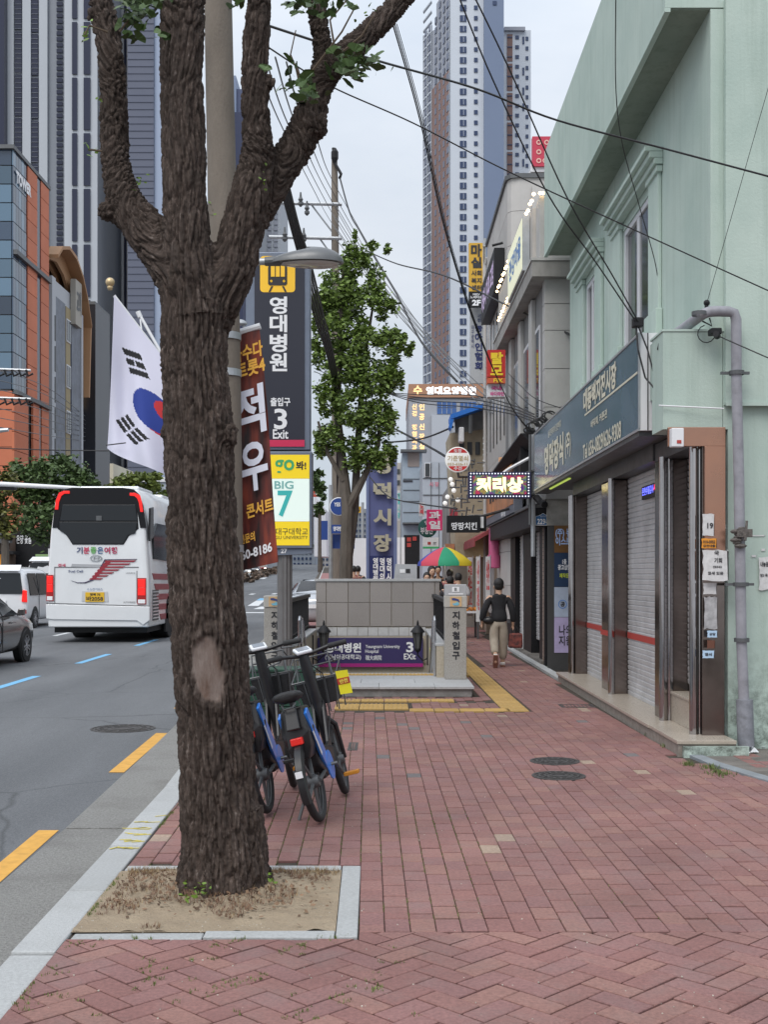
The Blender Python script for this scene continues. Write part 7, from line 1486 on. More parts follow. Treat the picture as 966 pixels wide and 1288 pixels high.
for k in range(70):
 x=random.uniform(562,606);y=590+(606-x)*.2+random.uniform(-18,60);d=random.uniform(27,33);L_=random.uniform(4,15)
 if random.random()<.5:clutter.tube([P(x,y,d),P(x+L_,y-random.uniform(-1,1),d)],.018,4)
 else:clutter.tube([P(x,y,d),P(x+random.uniform(-2,2),y+L_,d)],.018,4)
o_=clutter.build('sign_brackets',m_dsteel);tag(o_,kind='stuff')
for k,(x,y,w,h,c) in enumerate(((566,640,10,14,(.42,.06,.08)),(560,684,12,12,(.5,.22,.12)),(598,632,10,22,(.50,.16,.10)),(570,612,9,12,(.55,.55,.5)),(584,624,10,9,(.6,.58,.55)),(527,632,7,17,(.55,.55,.56)))):
 lab=['dull red','orange brown','orange red picture','grey white','off white','pale poster like'][k]+' small shop sign in the cluster of signs over the market pavement';tt=board('shop_sign',lab,x,y,x+w,y+h,33+k*1.4,M('clutter_sign_%s'%'abcdef'[k],c,.5,var=.3,vs=3),.2,group='small shop signs in the distance')
t=[o for o in bpy.data.objects if o.name.startswith('shop_sign') and 'pale' in o['label']][0];ctext('노\n래',M('print_red',(.55,.05,.06),.6),t,528,634,533,647,39.99,.04)
bx_=thing('bracket_lamp','white globe shaped lamps in a row along the market fronts','lamp',P(566,603,30));mb=MB()
for x,y in((567,603),(571,617),(563,625),(576,629),(569,609),(560,633)):mb.ball(P(x,y,30),.06,8)
mb.build('globe',M('globe_white',(.8,.8,.78),.4,emit=.4),bx_,kind='stuff')
D=92;t=thing('hospital_building','grey hospital building with orange top band and lit Korean lettering','building',P(578,HY,D));m_hg=M('hospital_grey',(.34,.36,.40),.7,var=.05,vs=.5)
panel_px(MB(),514.5,500,660,726,D,14).build('wall',m_hg,t);panel_px(MB(),514,483,660,499.7,D-.2,14).build('top_band',M('band_orange',(.38,.20,.12),.6),t)
m_lit=M('letter_lit',(.95,.98,1),.4,emit=.6);m_lito=M('letter_lit_orange',(1,.62,.28),.4,emit=.8)
ctext('영대요양병원',m_lit,t,536,486,599,497,D-.22,.05);ctext('수',m_lito,t,520,485,531,497,D-.22,.03);ctext('인공신장실',m_lito,t,527,508,533,512,D-.1) if 0 else None
for k,ch in enumerate('인공신장실'):ctext(ch,m_lito,t,527.3,508+k*12.4,534,516+k*12.4,D-.02,.03)
for k,ch in enumerate('신경·정형외과'):ctext(ch,m_lito,t,518.3,508+k*8.6,524.3,515+k*8.6,D-.02,.03) if ch!='·' else None
for y in(505.5,513.5):
 for x,w in((550,24),(579,20)):
  f=panel_px(MB(),x,y,x+w,y+7,D-.06,.05).build('window',M('pane_blue',(.05,.12,.32),.15),t)
  for k in range(1,4):panel_px(MB(),x+w*k/4-.3,y,x+w*k/4+.3,y+7,D-.09,.03).build('mullion',m_steel,f)
panel_px(MB(),543,522,566,587,D-.3,.28).build('blank_panel',M('panel_pale',(.42,.45,.50),.6),t);mb=MB()
for k in range(22):x=517+k*5.2;mb.ball(P(x,484.5 if x>590 else 500-0,D-.3),.09,5)
D=70;m_lb=M('pale_blue_render',(.30,.36,.42),.75,var=.12,vs=.6,dirt=.2,dscale=.5);m_lb2=M('grey_panels',(.36,.40,.45),.7,var=.1,vs=.7,dirt=.2,dscale=.6)
t=thing('pale_blue_building','narrow pale blue building with brown window under the hospital lettering','building',P(520,HY,D));panel_px(MB(),506,566,531,728,D,10).build('wall',m_lb,t);panel_px(MB(),504,565,537,568,D-.6,1).build('roof_slab',m_dsteel,t);panel_px(MB(),513,568,527.5,587,D-.05,.05).build('shutter_window',M('blind_brown',(.26,.22,.20),.7),t)
for y in(602,616,630,644,660):panel_px(MB(),507,y,530,y+.7,D-.04,.04).build('panel_joint',m_dsteel,t)
panel_px(MB(),507,604,519,606,D-.05,.04).build('slot',m_ktext,t);panel_px(MB(),506.5,657,530,659,D-.5,.5).build('ledge',m_dsteel,t);panel_px(MB(),508,673,533,728,D-.06,.05).build('dark_shopfront',m_black,t)
for k,(x,y) in enumerate(((512,676),(519,675),(512,683))):panel_px(MB(),x,y,x+5,y+5,D-.1,.04).build('small_poster',m_rstripe,t)
t=thing('grey_panel_building','grey panelled building right of the pale blue one','building',P(548,HY,64));panel_px(MB(),531.5,581,575,728,64,8).build('wall',m_lb2,t)
for y in(601,622,643):panel_px(MB(),532,y,574,y+.8,63.95,.05).build('panel_joint',m_dsteel,t)
for x in(542,552,563):panel_px(MB(),x,582,x+.7,700,63.96,.04).build('panel_joint',m_dsteel,t)
f=panel_px(MB(),534,582,541.5,600,63.9,.06).build('window_frame',m_wframe,t);panel_px(MB(),535,583,540.5,599,63.86,.03).build('pane',m_win,f)
ctext('시 장',M('print_rose',(.5,.15,.2),.6),t,540,606,552,612,63.9,.03)
t=thing('beige_far_building','beige low building glimpsed between the purple tower sign and the pale blue building','building',P(502,HY,78));panel_px(MB(),494,582,512,728,78,8).build('wall',M('beige_far',(.42,.40,.37),.8),t)
for k in range(5):panel_px(MB(),496,590+k*14,503,596+k*14,77.95,.05).build('window',m_win,t)
t=thing('pale_banner','white vertical banner with turquoise letters right of the purple tower sign','banner',P(502,655,43));panel_px(MB(),499.5,617,504,655,43,.03).build('cloth',m_paper,t);ctext('행\n복\n시\n장',m_teal,t,500.2,620,503.2,652,42.99,.02);MB().tube([P(504,614,43),P(504,735,43)],.02,5).build('pole',m_steel,t)
D=40;t=thing('market_tower_sign','tall purple blue market tower sign with raised beige Korean letters','sign',P(480,HY,D));m_pur=M('tower_purple',(.10,.115,.26),.5,var=.06,vs=1.5);m_pur2=M('tower_navy',(.02,.03,.13),.5)
panel_px(MB(),464,570,495,730,D,.7).build('panel',m_pur,t);panel_px(MB(),460.5,568,464,730,D-.06,.9).build('edge_post',M('tower_edge',(.16,.20,.36),.45),t);panel_px(MB(),495,568,499.5,730,D-.06,.9).build('edge_post',MATS['tower_edge'],t)
m_lt=M('letter_beige',(.42,.39,.29),.5)
for ch,y0,y1 in(('영',569,596),('덕',607,627),('시',640,661),('장',672,694)):ctext(ch,m_lt,t,469.5,y0,492,y1,D-.12,.045,depth=.06,name='raised_letter')
panel_px(MB(),465,699,494,730,D-.04,.035).build('lower_panel',m_pur2,t);ctext('영\n대\n병\n원',m_wtext,t,469,701.5,475.5,731,D-.05,.04);ctext('명\n대\n의',m_wtext,t,477.5,701.5,484,730,D-.05,.04);ctext('명\n덕\n시',m_wtext,t,486,701.5,492.5,730,D-.05,.04)
MB().box(P(461,0,D).x,D,0,P(499,0,D).x,D+.7,P(0,729.5,D).z).build('base',m_conc,t)
t=thing('white_hoarding','plain white hoarding wall behind the purple tower sign','wall',P(480,HY,46));panel_px(MB(),444,677,461,745,45.8,.15).build('panel',m_white,t);panel_px(MB(),461.6,676,509,745,46,.15).build('panel',m_white,t)
t=thing('yellow_number_sign','small yellow sign with black mark on a grey post left of the tower sign','sign',P(451,640,50));panel_px(MB(),448,637,454,645,50,.1).build('board',m_ymus,t);ctext('6',m_ktext,t,449.6,638.5,452.5,643.5,49.99);MB().tube([P(456,740,50),P(456,632,50)],.07,6).build('post',m_steel,t)
t=thing('white_tent_roof','slanted white tent roof beyond the totem post','tent',P(400,650,120));MB().prism([P(395,622,120),P(409,640,120),P(411,700,120),P(395,700,120)],(0,8,0)).build('canvas',M('canvas_white',(.6,.62,.66),.8),t)
t=thing('red_street_banner','small red and white banner by the road beyond the advert box','banner',P(399,622,100));panel_px(MB(),394,616,404,625,100,.1).build('cloth',M('banner_red2',(.45,.06,.03),.6),t);ctext('시장',m_wtext,t,395,618,403,623,99.98,.04)
# ------------------------------------------------------------------ towers
def grid(mb,xs,ys,w,h,d,dep=.12):
 for x in xs:
  for y in ys:panel_px(mb,x,y,x+w,y+h,d,dep)
D=330;m_tw=M('tower_white',(.52,.56,.62),.7,var=.03,vs=.05);m_tbl=M('tower_bluegrey',(.155,.20,.30),.7,var=.03,vs=.05);m_tbr=M('tower_brown',(.215,.135,.12),.75,var=.05,vs=.08);m_tg=M('tower_grey',(.30,.32,.37),.7);m_fw=M('far_window',(.035,.055,.12),.15)
t=thing('apartment_tower','very tall white and brown apartment tower rising past the top of the photo','tower',P(590,HY,D))
XA,XB,XC,XD=532,566.5,609,634
panel_px(MB(),XB,-40,XC,724,D,14).build('white_slab',m_tw,t);panel_px(MB(),XC+.2,-60,XD,724,D-2,20).build('blue_slab',m_tbl,t)
fa,fb=P(XB,0,D),P(XA,0,D)
Dl=D+22
def wing(u,py):x=XB+(XA-XB)*u;d=D+22*u;return x,d
def wq(mb,u0,u1,z0,z1,off=.15):
 x0,d0=wing(u0,0);x1,d1=wing(u1,0);a=P(x0,0,d0);b=P(x1,0,d1)
 mb.add([(a.x,d0-off,z0),(b.x,d1-off,z0),(b.x,d1-off,z1),(a.x,d0-off,z1),(a.x+.3,d0+.4,z0),(b.x+.3,d1+.4,z0),(b.x+.3,d1+.4,z1),(a.x+.3,d0+.4,z1)],[(0,3,2,1),(0,1,5,4),(3,7,6,2),(1,2,6,5),(0,4,7,3)])
zt1=P(0,12,D).z;zsplit=P(0,105,D).z
mb=MB();a=P(*wing(0,0)[:1],0,D);b=P(XA,0,Dl)
topb=[(XB,2),(548,14),(548.5,14),(XA,40)]
mb.add([(fa.x,D,0),(P(XA,0,Dl).x,Dl,0),(P(XA,0,Dl).x,Dl,P(0,45,Dl).z),(P(549,0,D+11).x,D+11,P(0,45,D+11).z+2),(P(549,0,D+11).x,D+11,P(0,5,D+11).z),(fa.x,D,P(0,0,D).z+5),(fa.x+3,D+24,0),(fa.x+3,D+24,P(0,0,D).z)],[(0,5,4,3,2,1)]);mb.build('wing_wall',m_tg,t)
mb=MB();wq(mb,0.03,.68,0,zsplit+4,.6);mb.build('brown_facing',m_tbr,t)
mb=MB();n=0
z=4.
for f in range(58):
 z=3+f*2.9
 for u0 in(.06,.22,.37,.52,.74,.88):
  if z>P(0,48,Dl).z and u0>.5:continue
  wq(mb,u0,u0+(.055 if u0!=.06 else .09),z,z+1.7,1.)
mb.build('window',m_fw,t,kind='stuff')
mb=MB()
for f in range(0,58,1):wq(mb,.7,1.0,2.2+f*2.9,2.6+f*2.9,.8)
for u in(.03,.69,.85):wq(mb,u,u+.02,0,P(0,45,Dl).z,.9)
mb.build('pale_band',m_tw,t,kind='stuff')
ysw=[6+k*13.15 for k in range(-2,50)]
for k,y in enumerate(ysw):
 if y>700:break
 f=panel_px(MB(),578.6,y,586.8,y+7.6,D-.25,.24).build('window',m_fw,t);panel_px(MB(),583,y+.6,583.5,y+7,D-.3,.05).build('mullion',m_tw,f) if y<480 else None
 panel_px(MB(),596.4,y+.8,601,y+5.8,D-.25,.24).build('window',m_fw,t)
panel_px(MB(),620,1,625,6,D-2.2,.2).build('window',m_fw,t)
D2=345;t=thing('second_apartment_tower','shorter apartment tower block with brown window strip right of the tallest tower','tower',P(650,HY,D2))
panel_px(MB(),630,38,668,724,D2,14).build('slab',m_tw,t);panel_px(MB(),634.5,33.5,661,38,D2-1,10).build('roof_block',m_tg,t);mb=MB()
for k in range(5):panel_px(mb,638,43+k*37,645,77+k*37,D2-.2,.18)
mb.build('brown_panel',m_tbr,t,kind='stuff');mb=MB();grid(mb,(648.5,),[44.5+k*12.3 for k in range(18)],4.6,4.4,D2-.25,.2);grid(mb,(661.5,),[46+k*12.3 for k in range(18)],3.4,4.6,D2-.25,.2);grid(mb,(638.5,),[46+k*12.3 for k in range(18)],6,1.2,D2-.4,.2);grid(mb,(657.4,),[46,85,110,130,182,200],2.4,9,D2-.25,.2);mb.build('window',m_fw,t,kind='stuff')
D=215;m_tl1=M('left_tower_grey',(.20,.22,.255),.6,var=.04,vs=.06);m_tl1b=M('left_tower_pale',(.40,.43,.47),.65,var=.03,vs=.06);m_tw2=M('left_tower_window',(.022,.025,.05),.12)
t=thing('striped_grey_tower','huge grey tower with dark vertical window strips filling the top left corner','tower',P(40,HY,D))
panel_px(MB(),-160,-120,80,724,D,30).build('slab',m_tl1,t);panel_px(MB(),-60,-120,4.5,724,D-2.5,3).build('dark_bay',m_tw2,t)
for x in(6,27.5,48.5):panel_px(MB(),x,-120,x+10.5,724,D-.6,.6).build('pale_pier',m_tl1b,t)
mb=MB();
for c,(x0,x1) in enumerate(((18,26.5),(37.5,47),(54,59.5))):
 for k in range(14):y=-14+c*3.5+k*54.5-1;panel_px(MB(),x0,y-0,x1,y+51.5,D-.3,.28).build('window_strip',m_tw2,t)
for k in range(86):panel_px(mb,70.5,-20+k*7.4,78,-15.4+k*7.4,D-.3,.28)
mb.build('louvre',m_tw2,t,kind='stuff');mb=MB()
for k in range(100):
 for x0,x1 in((18,26.5),(37.5,47),(54,59.5)):panel_px(mb,x0,-20+k*6.2,x1,-19.6+k*6.2,D-.4,.1)
mb.build('floor_line',m_tl1,t,kind='stuff')
t=thing('pale_striped_tower','pale tower with two columns of tall dark windows left of the trunk fork','tower',P(100,HY,D))
panel_px(MB(),80.3,-120,122,724,D-4,30).build('slab',m_tl1b,t)
for c,(x0,x1) in enumerate(((90,96.3),(104.6,112.8))):
 for k in range(12):y=-44+c*.0+k*70-(0);panel_px(MB(),x0,y+1.5,x1,y+67,D-4.3,.28).build('window_strip',m_tw2,t)
t=thing('blue_window_tower','slim white tower with stacked blue windows behind the flag','tower',P(140,HY,D+15));Dq=D+15
panel_px(MB(),119,-100,162,724,Dq,24).build('slab',M('slim_tower_white',(.46,.48,.51),.65),t);panel_px(MB(),122.5,-100,135.5,724,Dq-.5,.5).build('dark_strip',m_tw2,t)
m_pb=M('pane_sky',(.10,.22,.48),.12)
for k in range(44):y=100+k*17.2-100;panel_px(MB(),127,y,134.5,y+8.5,Dq-.9,.3).build('window',m_pb,t);panel_px(MB(),138,y+1,148.5,y+7.6,Dq-.3,.28).build('window',m_fw,t)
panel_px(MB(),155.5,-100,158.5,724,Dq-.4,.35).build('dark_joint',m_tw2,t)
t=thing('blank_blue_tower','plain blue grey windowless tower side left of the centre limb','tower',P(180,HY,D));panel_px(MB(),160,-110,193,724,D-6,26).build('slab',M('blank_wall',(.105,.118,.165),.7,var=.03,vs=.08),t);panel_px(MB(),193.2,-110,208,724,D-5.5,26).build('pale_edge',M('blank_pale',(.30,.36,.48),.7),t)
mb=MB()
for k in range(70):panel_px(mb,160,2+k*9,193,2.5+k*9,D-6.1,.1)
mb.build('floor_joint',M('joint_line',(.098,.11,.155),.8),t,kind='stuff')
D=240;t=thing('dark_stepped_tower','dark blue stepped tower just right of the concrete pole','tower',P(305,HY,D));panel_px(MB(),288,95,296.5,724,D,20).build('slab',M('stepped_pale',(.26,.32,.44),.7),t);panel_px(MB(),296.7,112,306,724,D+1,20).build('slab',M('stepped_mid',(.10,.12,.20),.7),t);panel_px(MB(),292,141,305.5,724,D-1,20).build('slab',M('stepped_dark',(.055,.065,.12),.7),t)
t=thing('pale_ribbed_tower','pale tower with dark windows behind the top of the totem sign','tower',P(330,HY,D+15));panel_px(MB(),306.5,214,352,724,D+15,20).build('slab',m_tl1b,t)
for k in range(6):panel_px(MB(),318,230+k*42,325.5,268+k*42,D+14.7,.28).build('window_strip',m_tw2,t)
mb=MB();grid(mb,(336,344),[222+k*7 for k in range(60)],5,4.6,D+14.7,.28);mb.build('louvre',m_tg,t,kind='stuff')
XS=-24.;D0=76.;m_or=M('terracotta',(.52,.16,.08),.7,var=.1,vs=.35,obj_rand=.05);m_bgl=M('curtain_glass',(.09,.15,.21),.1,spec=.8,obj_rand=.35);m_bgd=M('curtain_glass_dark',(.045,.07,.11),.1,spec=.8,obj_rand=.4)
t=thing('terracotta_glass_building','orange terracotta office block with blue glass corner at the left edge','building',(XS-3,D0,0));ZT=28.9;Z1=22.1;Z2=13.4
MB().box(XS-30,D0+.1,0,XS-.1,D0+8,ZT-.3).build('core',m_dsteel,t)
def zq(y,d=D0):return P(0,y,d).z
z=Z2
while z>.2:MB().box(XS-30,D0,max(z-1.18,0),XS,D0+.15,z-.03).build('terracotta_course',m_or,t);z-=1.2
for i in range(5):
 x0=XS-1.15-i*1.0
for k in range(13):
 z0=Z2+.1+k*1.19
 for i in range(6):MB().box(XS-.78-i*1.7-(.0),D0,z0,XS-.04-i*1.7 if i==0 else XS-.84-(i-1)*1.7,D0+.1,z0+1.12).build('pane',m_bgl if(k%4) else m_bgd,t)
MB().box(XS-30,D0-.25,ZT-.15,XS+.2,D0+8.1,ZT+.1).build('roof_edge',m_dsteel,t)
ya=D0;yb=D0+2.9
for k in range(13):
 for i in range(5):MB().box(XS,ya+i*.58+.02,Z2+.1+k*1.19,XS+.08,ya+i*.58+.56,Z2+1.24+k*1.19).build('pane',m_bgd if(i+k)%3 else m_bgl,t)
for k in range(24):z0=.0+k*1.2;[MB().box(XS,a,z0+.02,XS+.15,b,min(z0+1.18,ZT-.2)).build('terracotta_course',m_or,t) for a,b in(((yb,yb+2.1),(yb+3.0,yb+4.9)) if z0>Z2-1.3 else((ya,yb+.1),(yb+1.2,yb+2.6),(yb+3.2,yb+4.9)))]
MB().box(XS-.1,yb+2.1,0,XS+.1,yb+3.0,ZT-.2).build('dark_slot',m_tw2,t);MB().box(XS+.1,ya,Z1,XS+.35,yb+4.95,Z1+.3).build('ledge',m_dsteel,t);MB().box(XS+.1,ya,Z2-.2,XS+.35,yb+4.95,Z2+.05).build('ledge',m_dsteel,t)
text('TOWER',m_wtext,t,(XS+.16,ya+2.0,27.2),3.2,.8,u=(0,1,0),bold=.06)
D1=84.6;t=thing('arched_roof_building','pale office building with curved timber slatted roof hood','building',(XS-3,D1,0));ZA=23.9
m_tim=M('timber_brown',(.36,.20,.10),.7);m_pan=M('panel_palegrey',(.42,.44,.47),.6)
MB().box(XS-20,D1,0,XS-.05,D1+8.6,ZA-1).build('wall',m_pan,t)
side_=lambda nm,y0,z0,y1,z1,m,pr=.08:MB().box(XS-.05,D1+y0,z0,XS+pr,D1+y1,z1).build(nm,m,t)
side_('corner_strip',0,0,.9,ZA-1.0,m_pan,.15);mt=M('mesh_grey',(.10,.115,.15),.4,var=.3,vs=1.5)
side_('dark_cladding',1.1,1,3.7,ZA-2.2,mt);side_('gold_panel',3.9,1,5.1,ZA-2.3,M('gold_panel',(.30,.24,.13),.6));side_('dark_cladding',5.5,1,8.0,ZA-2.8,mt);side_('edge_strip',8.1,0,8.6,ZA-2,m_pan,.15)
for k in range(6):
 f=MB().box(XS+.05,D1+3.95,2+k*3.4,XS+.14,D1+5.05,3.7+k*3.4).build('window',m_wframe,t)
 for i in range(2):MB().box(XS+.12,D1+4.02+i*.53,2.1+k*3.4,XS+.17,D1+4.48+i*.53,3.6+k*3.4).build('pane',m_win,f)
for k in range(8):MB().box(XS+.1,D1+.6,3+k*2.2,XS+.2,D1+.85,4.8+k*2.2).build('louvre_strip',m_dsteel,t)
arc_=[(0,24.4),(1.2,25.3),(3,25.8),(5,25.6),(7,24.6),(8.4,23.2),(9.6,21.4)]
for k in range(9):
 o0=XS-5.5+k*.62;pts=[(o0,D1+y,z) for y,z in arc_]+[(o0,D1+y*.97,z-.75-.15*y) for y,z in reversed(arc_)];MB().prism(pts,(.22,0,0)).build('timber_rib',m_tim,t)
pts=[(XS-6,D1+y,z) for y,z in arc_]+[(XS-6,D1+y,z-.25) for y,z in reversed(arc_)];MB().prism(pts,(6.6,0,0)).build('roof_shell',m_tim,t)
MB().prism([(XS-1,D1+9.6,21.4),(XS+.5,D1+9.6,21.4),(XS+.5,D1+9.0,15.6),(XS-1,D1+9.0,15.6)],(0,.3,0)).build('timber_tail',m_tim,t);MB().box(XS-.0,D1+5.4,20.6,XS+.4,D1+7.2,24.0).build('clock_slab',M('slab_beige',(.36,.34,.30),.7),t);text('교회',m_dsteel,t,(XS+.42,D1+6.3,22.4),1.3,1.8,u=(0,1,0),bold=.03)
t=thing('black_slab_building','narrow black building between the arched roof block and the slim tower','building',(XS,97,0));a,b=P(101,383,97),P(119.5,600,97);MB().box(a.x,97,0,b.x,102,a.z).build('slab',M('black_wall',(.012,.013,.018),.3),t);MB().box(a.x,96.95,a.z,b.x,102,a.z+.25).build('coping',m_dsteel,t);t2=MB();
for k in range(3):MB().box(P(96.5,0,96).x,95.9,P(0,430+k*32,96).z-1,P(99,0,96).x,96,P(0,430+k*32,96).z+.4).build('orange_letter',m_lito,t)
t=thing('cream_low_building','low cream buildings with green arch under the flag behind the bus','building',P(160,HY,125));panel_px(MB(),118,583,142,720,124,10).build('wall',M('cream_low',(.50,.46,.36),.75),t);panel_px(MB(),142,600,215,720,126,10).build('wall',m_lb2,t);panel_px(MB(),176,600,210,606,125.8,.2).build('roof_band',m_white,t)
t=thing('street_row_left','low shop row with dark sign behind the trees at the left edge','building',P(30,HY,66));panel_px(MB(),-60,672,12,735,66,6).build('shop',M('shop_brown',(.12,.08,.06),.7),t);panel_px(MB(),-60,670,12,683,65.6,.4).build('fascia',m_dsteel,t);panel_px(MB(),13,668,60,735,67,6).build('shop',m_black,t);ctext('온양 옻골',m_wtext,t,20,673,39,684,66.98,.02);panel_px(MB(),-20,693,16,697,65.2,1.4).build('awning',m_black,t);panel_px(MB(),-6,697,5,724,65.5,.3).build('orange_panel',M('panel_orange2',(.65,.30,.03),.5,emit=.2),t);panel_px(MB(),44,697,62,735,66.2,.3).build('green_panel',M('panel_green2',(.25,.38,.16),.6),t);panel_px(MB(),60,690,62.5,735,66,.3).build('post',m_white,t)
t=thing('signal_gantry','long grey traffic signal arm reaching in from the left above the bus','traffic signal',P(-40,HY,50));MB().tube([P(-120,604,50),P(-10,608.5,50),P(60,612,50),P(121,615,50)],[.13,.11,.09,.06],10).build('arm',m_white,t,smooth='auto');MB().tube([P(-120,780,50),P(-120,600,50)],.14,10).build('mast',m_steel,t);panel_px(MB(),-30,611,18,616,50,.3).build('signal_case',m_black,t)
t=thing('far_street_pole','pale concrete pole with crossarms beside the black slab building','utility pole',P(118,HY,105),group='utility poles');MB().tube([P(118,740,105),P(118.5,524,105)],[.42,.30],10).build('shaft',m_conc,t)
for y in(532,554):MB().box(P(113,0,105).x,104.8,P(0,y,105).z-.08,P(126,0,105).x,105,P(0,y,105).z+.08).build('crossarm',m_steel,t)
MB().tube([P(119,572,104.5),P(113,567,104),P(109,566,104)],.2,6).build('lamp_arm',m_steel,t)
t=thing('left_lamp','grey street lamp head poking in at the left edge of the photo','street lamp',P(0,541,45),group='lamps on the street');MB().tube([P(-30,548,45),P(-5,542,45),P(10,540.5,45)],[.05,.09,.07],8).build('lamp_head',m_steel,t,smooth='auto');MB().tube([P(-30,780,45),P(-30,548,45)],.09,8).build('mast',m_steel,t)
t=thing('median_fence','long dark median fence of slim posts far up the road','fence',(kerb_x(110)-8,110,terr(110)));mb=MB();mb2=MB()
for k in range(60):y=96+k*.55;x=kerb_x(y)-8.2;MB().box(x-.05,y-.05,ROADZ+terr(y),x+.05,y+.05,ROADZ+terr(y)+1.0).build('post',m_black,t)
MB().prism([(kerb_x(96)-8.23,96,ROADZ+terr(96)+.9),(kerb_x(96)-8.17,96,ROADZ+terr(96)+.9),(kerb_x(129)-8.17,129,ROADZ+terr(129)+.9),(kerb_x(129)-8.23,129,ROADZ+terr(129)+.9)],(0,0,.12)).build('rail',m_black,t)
mb=MB();foliage(mb,[(Vector((kerb_x(y)-8.2,y,terr(y)+.4)),(.8,3.2,.55)) for y in range(132,262,5)],22,.26);tag(mb.build('median_hedge',leaf_mat('hedge_brown',(.085,.06,.04))),kind='stuff')
for k,(x0,x1,y0,d,c,lab) in enumerate(((352,396,640,420,(.30,.34,.40),'grey far block closing the street right of the totem post'),(403,434,655,400,(.36,.36,.37),'pale far block behind the round blue sign'),(430,466,640,300,(.32,.34,.36),'far grey block between slender tree and tower sign'),(296,330,560,380,(.22,.25,.30),'bluish far block behind the concert banner'),(205,300,590,330,(.28,.30,.33),'far block hidden mostly by the trunk'),(640,700,560,380,(.3,.3,.3),'far block hidden behind the shop row'))):
 t=thing('distant_block',lab,'building',P((x0+x1)/2,HY,d),group='distant street blocks');panel_px(MB(),x0,y0,x1,724,d,20).build('wall',M('far_block_%s'%'abcdef'[k],c,.8,var=.06,vs=.1),t);mb=MB();grid(mb,[x0+2+5*i for i in range(int((x1-x0-4)/5))],[y0+5+7*j for j in range(int((716-y0)/7))],2.6,3,d-.3,.25);mb.build('window',m_fw,t,kind='stuff')
# ------------------------------------------------------------------ far utility pole and overhead cables
D=46;t=thing('distant_utility_pole','slim concrete utility pole with steel crossarms rising behind the slender tree','utility pole',P(424,HY,D),group='utility poles');MB().tube([P(424,800,D),P(423,500,D),P(421,240,D),P(420.5,194,D)],[.2,.18,.13,.11],12).build('shaft',m_conc,t,smooth='auto')
for y,x0,x1 in((256,330,430),(299,338,430)):MB().tube([P(x0,y-1,D-.1),P(x1,y+1,D-.1)],.07,6).build('crossarm',m_steel,t)
MB().tube([P(392,258,D),P(418,292,D)],.035,5).build('brace',m_steel,t);MB().tube([P(402,300,D),P(420,325,D)],.035,5).build('brace',m_steel,t)
for x,y in((358,295),(382,296),(342,268),(378,251),(386,262)):MB().lathe([(.03,-.28),(.1,-.2),(.1,-.12),(.05,-.1),(.1,0),(.05,.1),(.03,.28)],8,Matrix.Translation(P(x,y,D-.2))).build('insulator',m_dsteel,t)
MB().lathe([(.05,-.3),(.14,-.1),(.14,.15),(.05,.3)],8,Matrix.Translation(P(421,196,D-.2))).build('insulator',m_black,t);MB().tube([P(419,186,D-.2),P(421,205,D-.2),P(429,219,D-.2),P(427,224,D)],.06,5).build('jumper_wire',m_cable,t)
NCAB=[0]
def cable(label,pts,r=.012,m=None,name='overhead_cable',sag=0.):
 ps=[P(x,y,d) for x,y,d in pts];out=[]
 for i in range(len(ps)-1):
  p0=ps[max(0,i-1)];p1=ps[i];p2=ps[i+1];p3=ps[min(len(ps)-1,i+2)]
  for k in range(8):s=k/8;q=.5*((2*p1)+(p2-p0)*s+(2*p0-5*p1+4*p2-p3)*s*s+(3*p1-p0-3*p2+p3)*s**3);out.append(q-Vector((0,0,sag*4*s*(1-s) if len(ps)==2 else 0)))
 out.append(ps[-1]);o=MB().tube(out,r,5).build(name,m or m_cable);return tag(o,label,'cable','overhead cables')
cable('thickest black cable crossing from the right limb past the green window hood',[(330,30,7.5),(470,75,8.5),(600,112,9.5),(700,151,10),(840,188,10.2),(990,228,10)],.009)
cable('thin cable crossing below the thickest one and meeting the right edge beside the pipe',[(338,60,8),(415,108,9),(520,155,9.6),(640,216,10),(800,290,10.2),(990,376,10)],.006)
cable('sagging cable from the slender tree top to the grey canopy building',[(460,315,40),(500,332,36),(560,347,30),(640,385,24),(690,407,21),(725,425,19.8)],.02)
for k in range(3):cable(('left','middle','right')[k]+' strand of the steep cable trio dropping to the far fascia end',[(494+k*2.5,30,13),(528+k*2,150,15),(560+k*1.5,290,17),(598+k,410,18.5),(640,505,19.5),(666+k*2,542+k,20.1)],.009-.002*k)
cable('steep cable from the far tower top to the fascia, left of two',[(575,-10,9.5),(620,100,10),(690,245,10.7),(750,330,11.2),(800,404,11.5)],.007)
cable('steep cable from the far tower top to the fascia, right of two',[(594,-10,9.5),(640,85,10),(712,245,10.7),(770,345,11.2),(803,404,11.5)],.007)
cable('thin cable hanging down the green parapet to the window',[(775,-10,10.2),(775,110,10.8),(783,180,11.5),(802,250,12.3),(822,320,12.8),(828,350,13)],.005)
cable('very thin wire rising from the wall anchor to the right edge',[(889.5,382,10.9),(930,240,10.7),(970,100,10.5)],.003)
cable('thin cable slanting from the wall camera to the right edge',[(903,422,10.8),(930,434,10.6),(985,458,10.3)],.006)
cable('wire from the distant pole top over the slender tree',[(427,222,46),(440,268,44),(452,290,42),(470,322,40),(500,372,36),(530,430,32),(575,480,29)],.03)
for k in range(5):cable(('first','second','third','fourth','fifth')[k]+' of the thin parallel wires fanning behind the right limb',[(318+k*14,60+k*6,15),(350+k*12,150+k*6,22),(395+k*7,240-k*1,40),(420+k*22,285+k*24,40),(500+k*20,400+k*17,36)],.012,m_cableg)
for k in range(4):cable(('lowest','second lowest','third lowest','highest')[k]+' wire running from the distant pole to the slanted signs at the grey building',[(422,300-k*14,46),(470,360-k*8,42),(540,440-k*6,38),(600,505-k*8,34),(640,530-k*6,28)],.016,m_cableg)
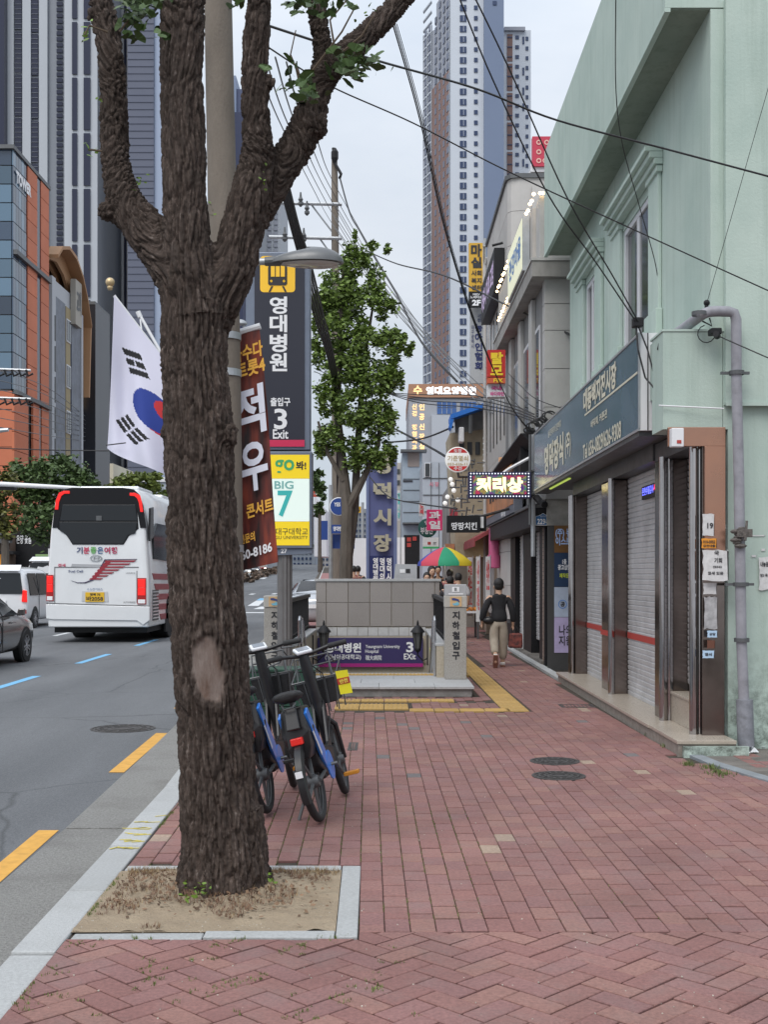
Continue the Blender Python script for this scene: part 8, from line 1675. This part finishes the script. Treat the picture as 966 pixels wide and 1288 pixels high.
for k in range(5):cable(('lowest','lower','middle','upper','highest')[k]+' strand of the thick twisted black bundle behind the totem sign',[(338+k*2.5,190,13.5),(352+k*2.5,232,15),(366+k*2.4,285,16.8),(378+k*3,330,18.5),(393+k*3,390,22),(412+k*2,450,27),(421+k*1.5,500,33),(423+k,560,40),(424,620,44)],.02)
for k in range(4):cable(('lowest','second','third','highest')[k]+' wire of the group crossing in front of the hospital lettering',[(395,455+k*4,40),(450,480+k*3,36),(520,505-k*3,32),(590,512-k*5,28),(640,520-k*4,25),(672,530-k*3,20.6)],.013)
cable('dark cable from the slender tree past the round white sign',[(478,530,36),(500,541,34),(540,562,30),(562,575,26)],.03)
cable('dark cable in front of the purple tower sign',[(465,600,38),(490,625,37),(530,634,33),(575,640,28)],.02)
cable('pair cable rising from the pale blue building to the blue roof',[(480,557,40),(530,552,38),(570,537,34)],.03)
for k in range(3):cable(('top','middle','bottom')[k]+' wire drooping from the building row to the black loops by the fascia',[(640,470+14*k,24),(655,485+14*k,22),(675,502+12*k,20.3),(715,516+10*k,19.6)],.008)
t=thing('cable_coils','tangle of black cable loops above the far end of the blue fascia','cable',P(680,530,20));mb=MB()
for k in range(9):cx_,cy_=666+k*3.3,540-k*2.2+random.uniform(-2,2);mb.tube([P(cx_+7*cos(a),cy_+(4+k%3)*sin(a),20.05-.05*(k%3)) for a in[k+.5*j for j in range(11)]],.014,5)
mb.build('cable_loop',m_cable,t,kind='stuff');MB().box(P(662,0,20.1).x,20.0,P(0,546,20.1).z,P(671,0,20.1).x,20.15,P(0,539,20.1).z).build('splice_box',m_black,t)
for k in range(7):cable('span wire across the terracotta block, %s from the top'%('first','second','third','fourth','fifth','sixth','seventh')[k],[(-20,462+k*12,60),(60,488+k*10,75),(118,532+k*4,104),(135,534+k*4,110)],.022,m_cableg)
for k,y in enumerate((464,500)):
 t=thing('insulator_row',('upper','lower')[k]+' row of black insulators on a steel bar at the left edge','insulator',P(18,y,60));MB().tube([P(-15,y,60),P(38,y+2,60)],.07,6).build('bar',m_steel,t)
 for j in range(5):MB().tube([P(-4+j*9,y+1,59.9),P(-1+j*9,y+9,59.9),P(5+j*9,y+6,59.9)],.06,5).build('insulator_hook',m_black,t)
cable('straight dark wire across the lower left in front of the trees',[(-20,563,62),(60,566,62),(145,567,62),(210,566,62)],.03)
bpy.data.batch_remove(TRASH);bpy.data.scenes.remove(_tmp)
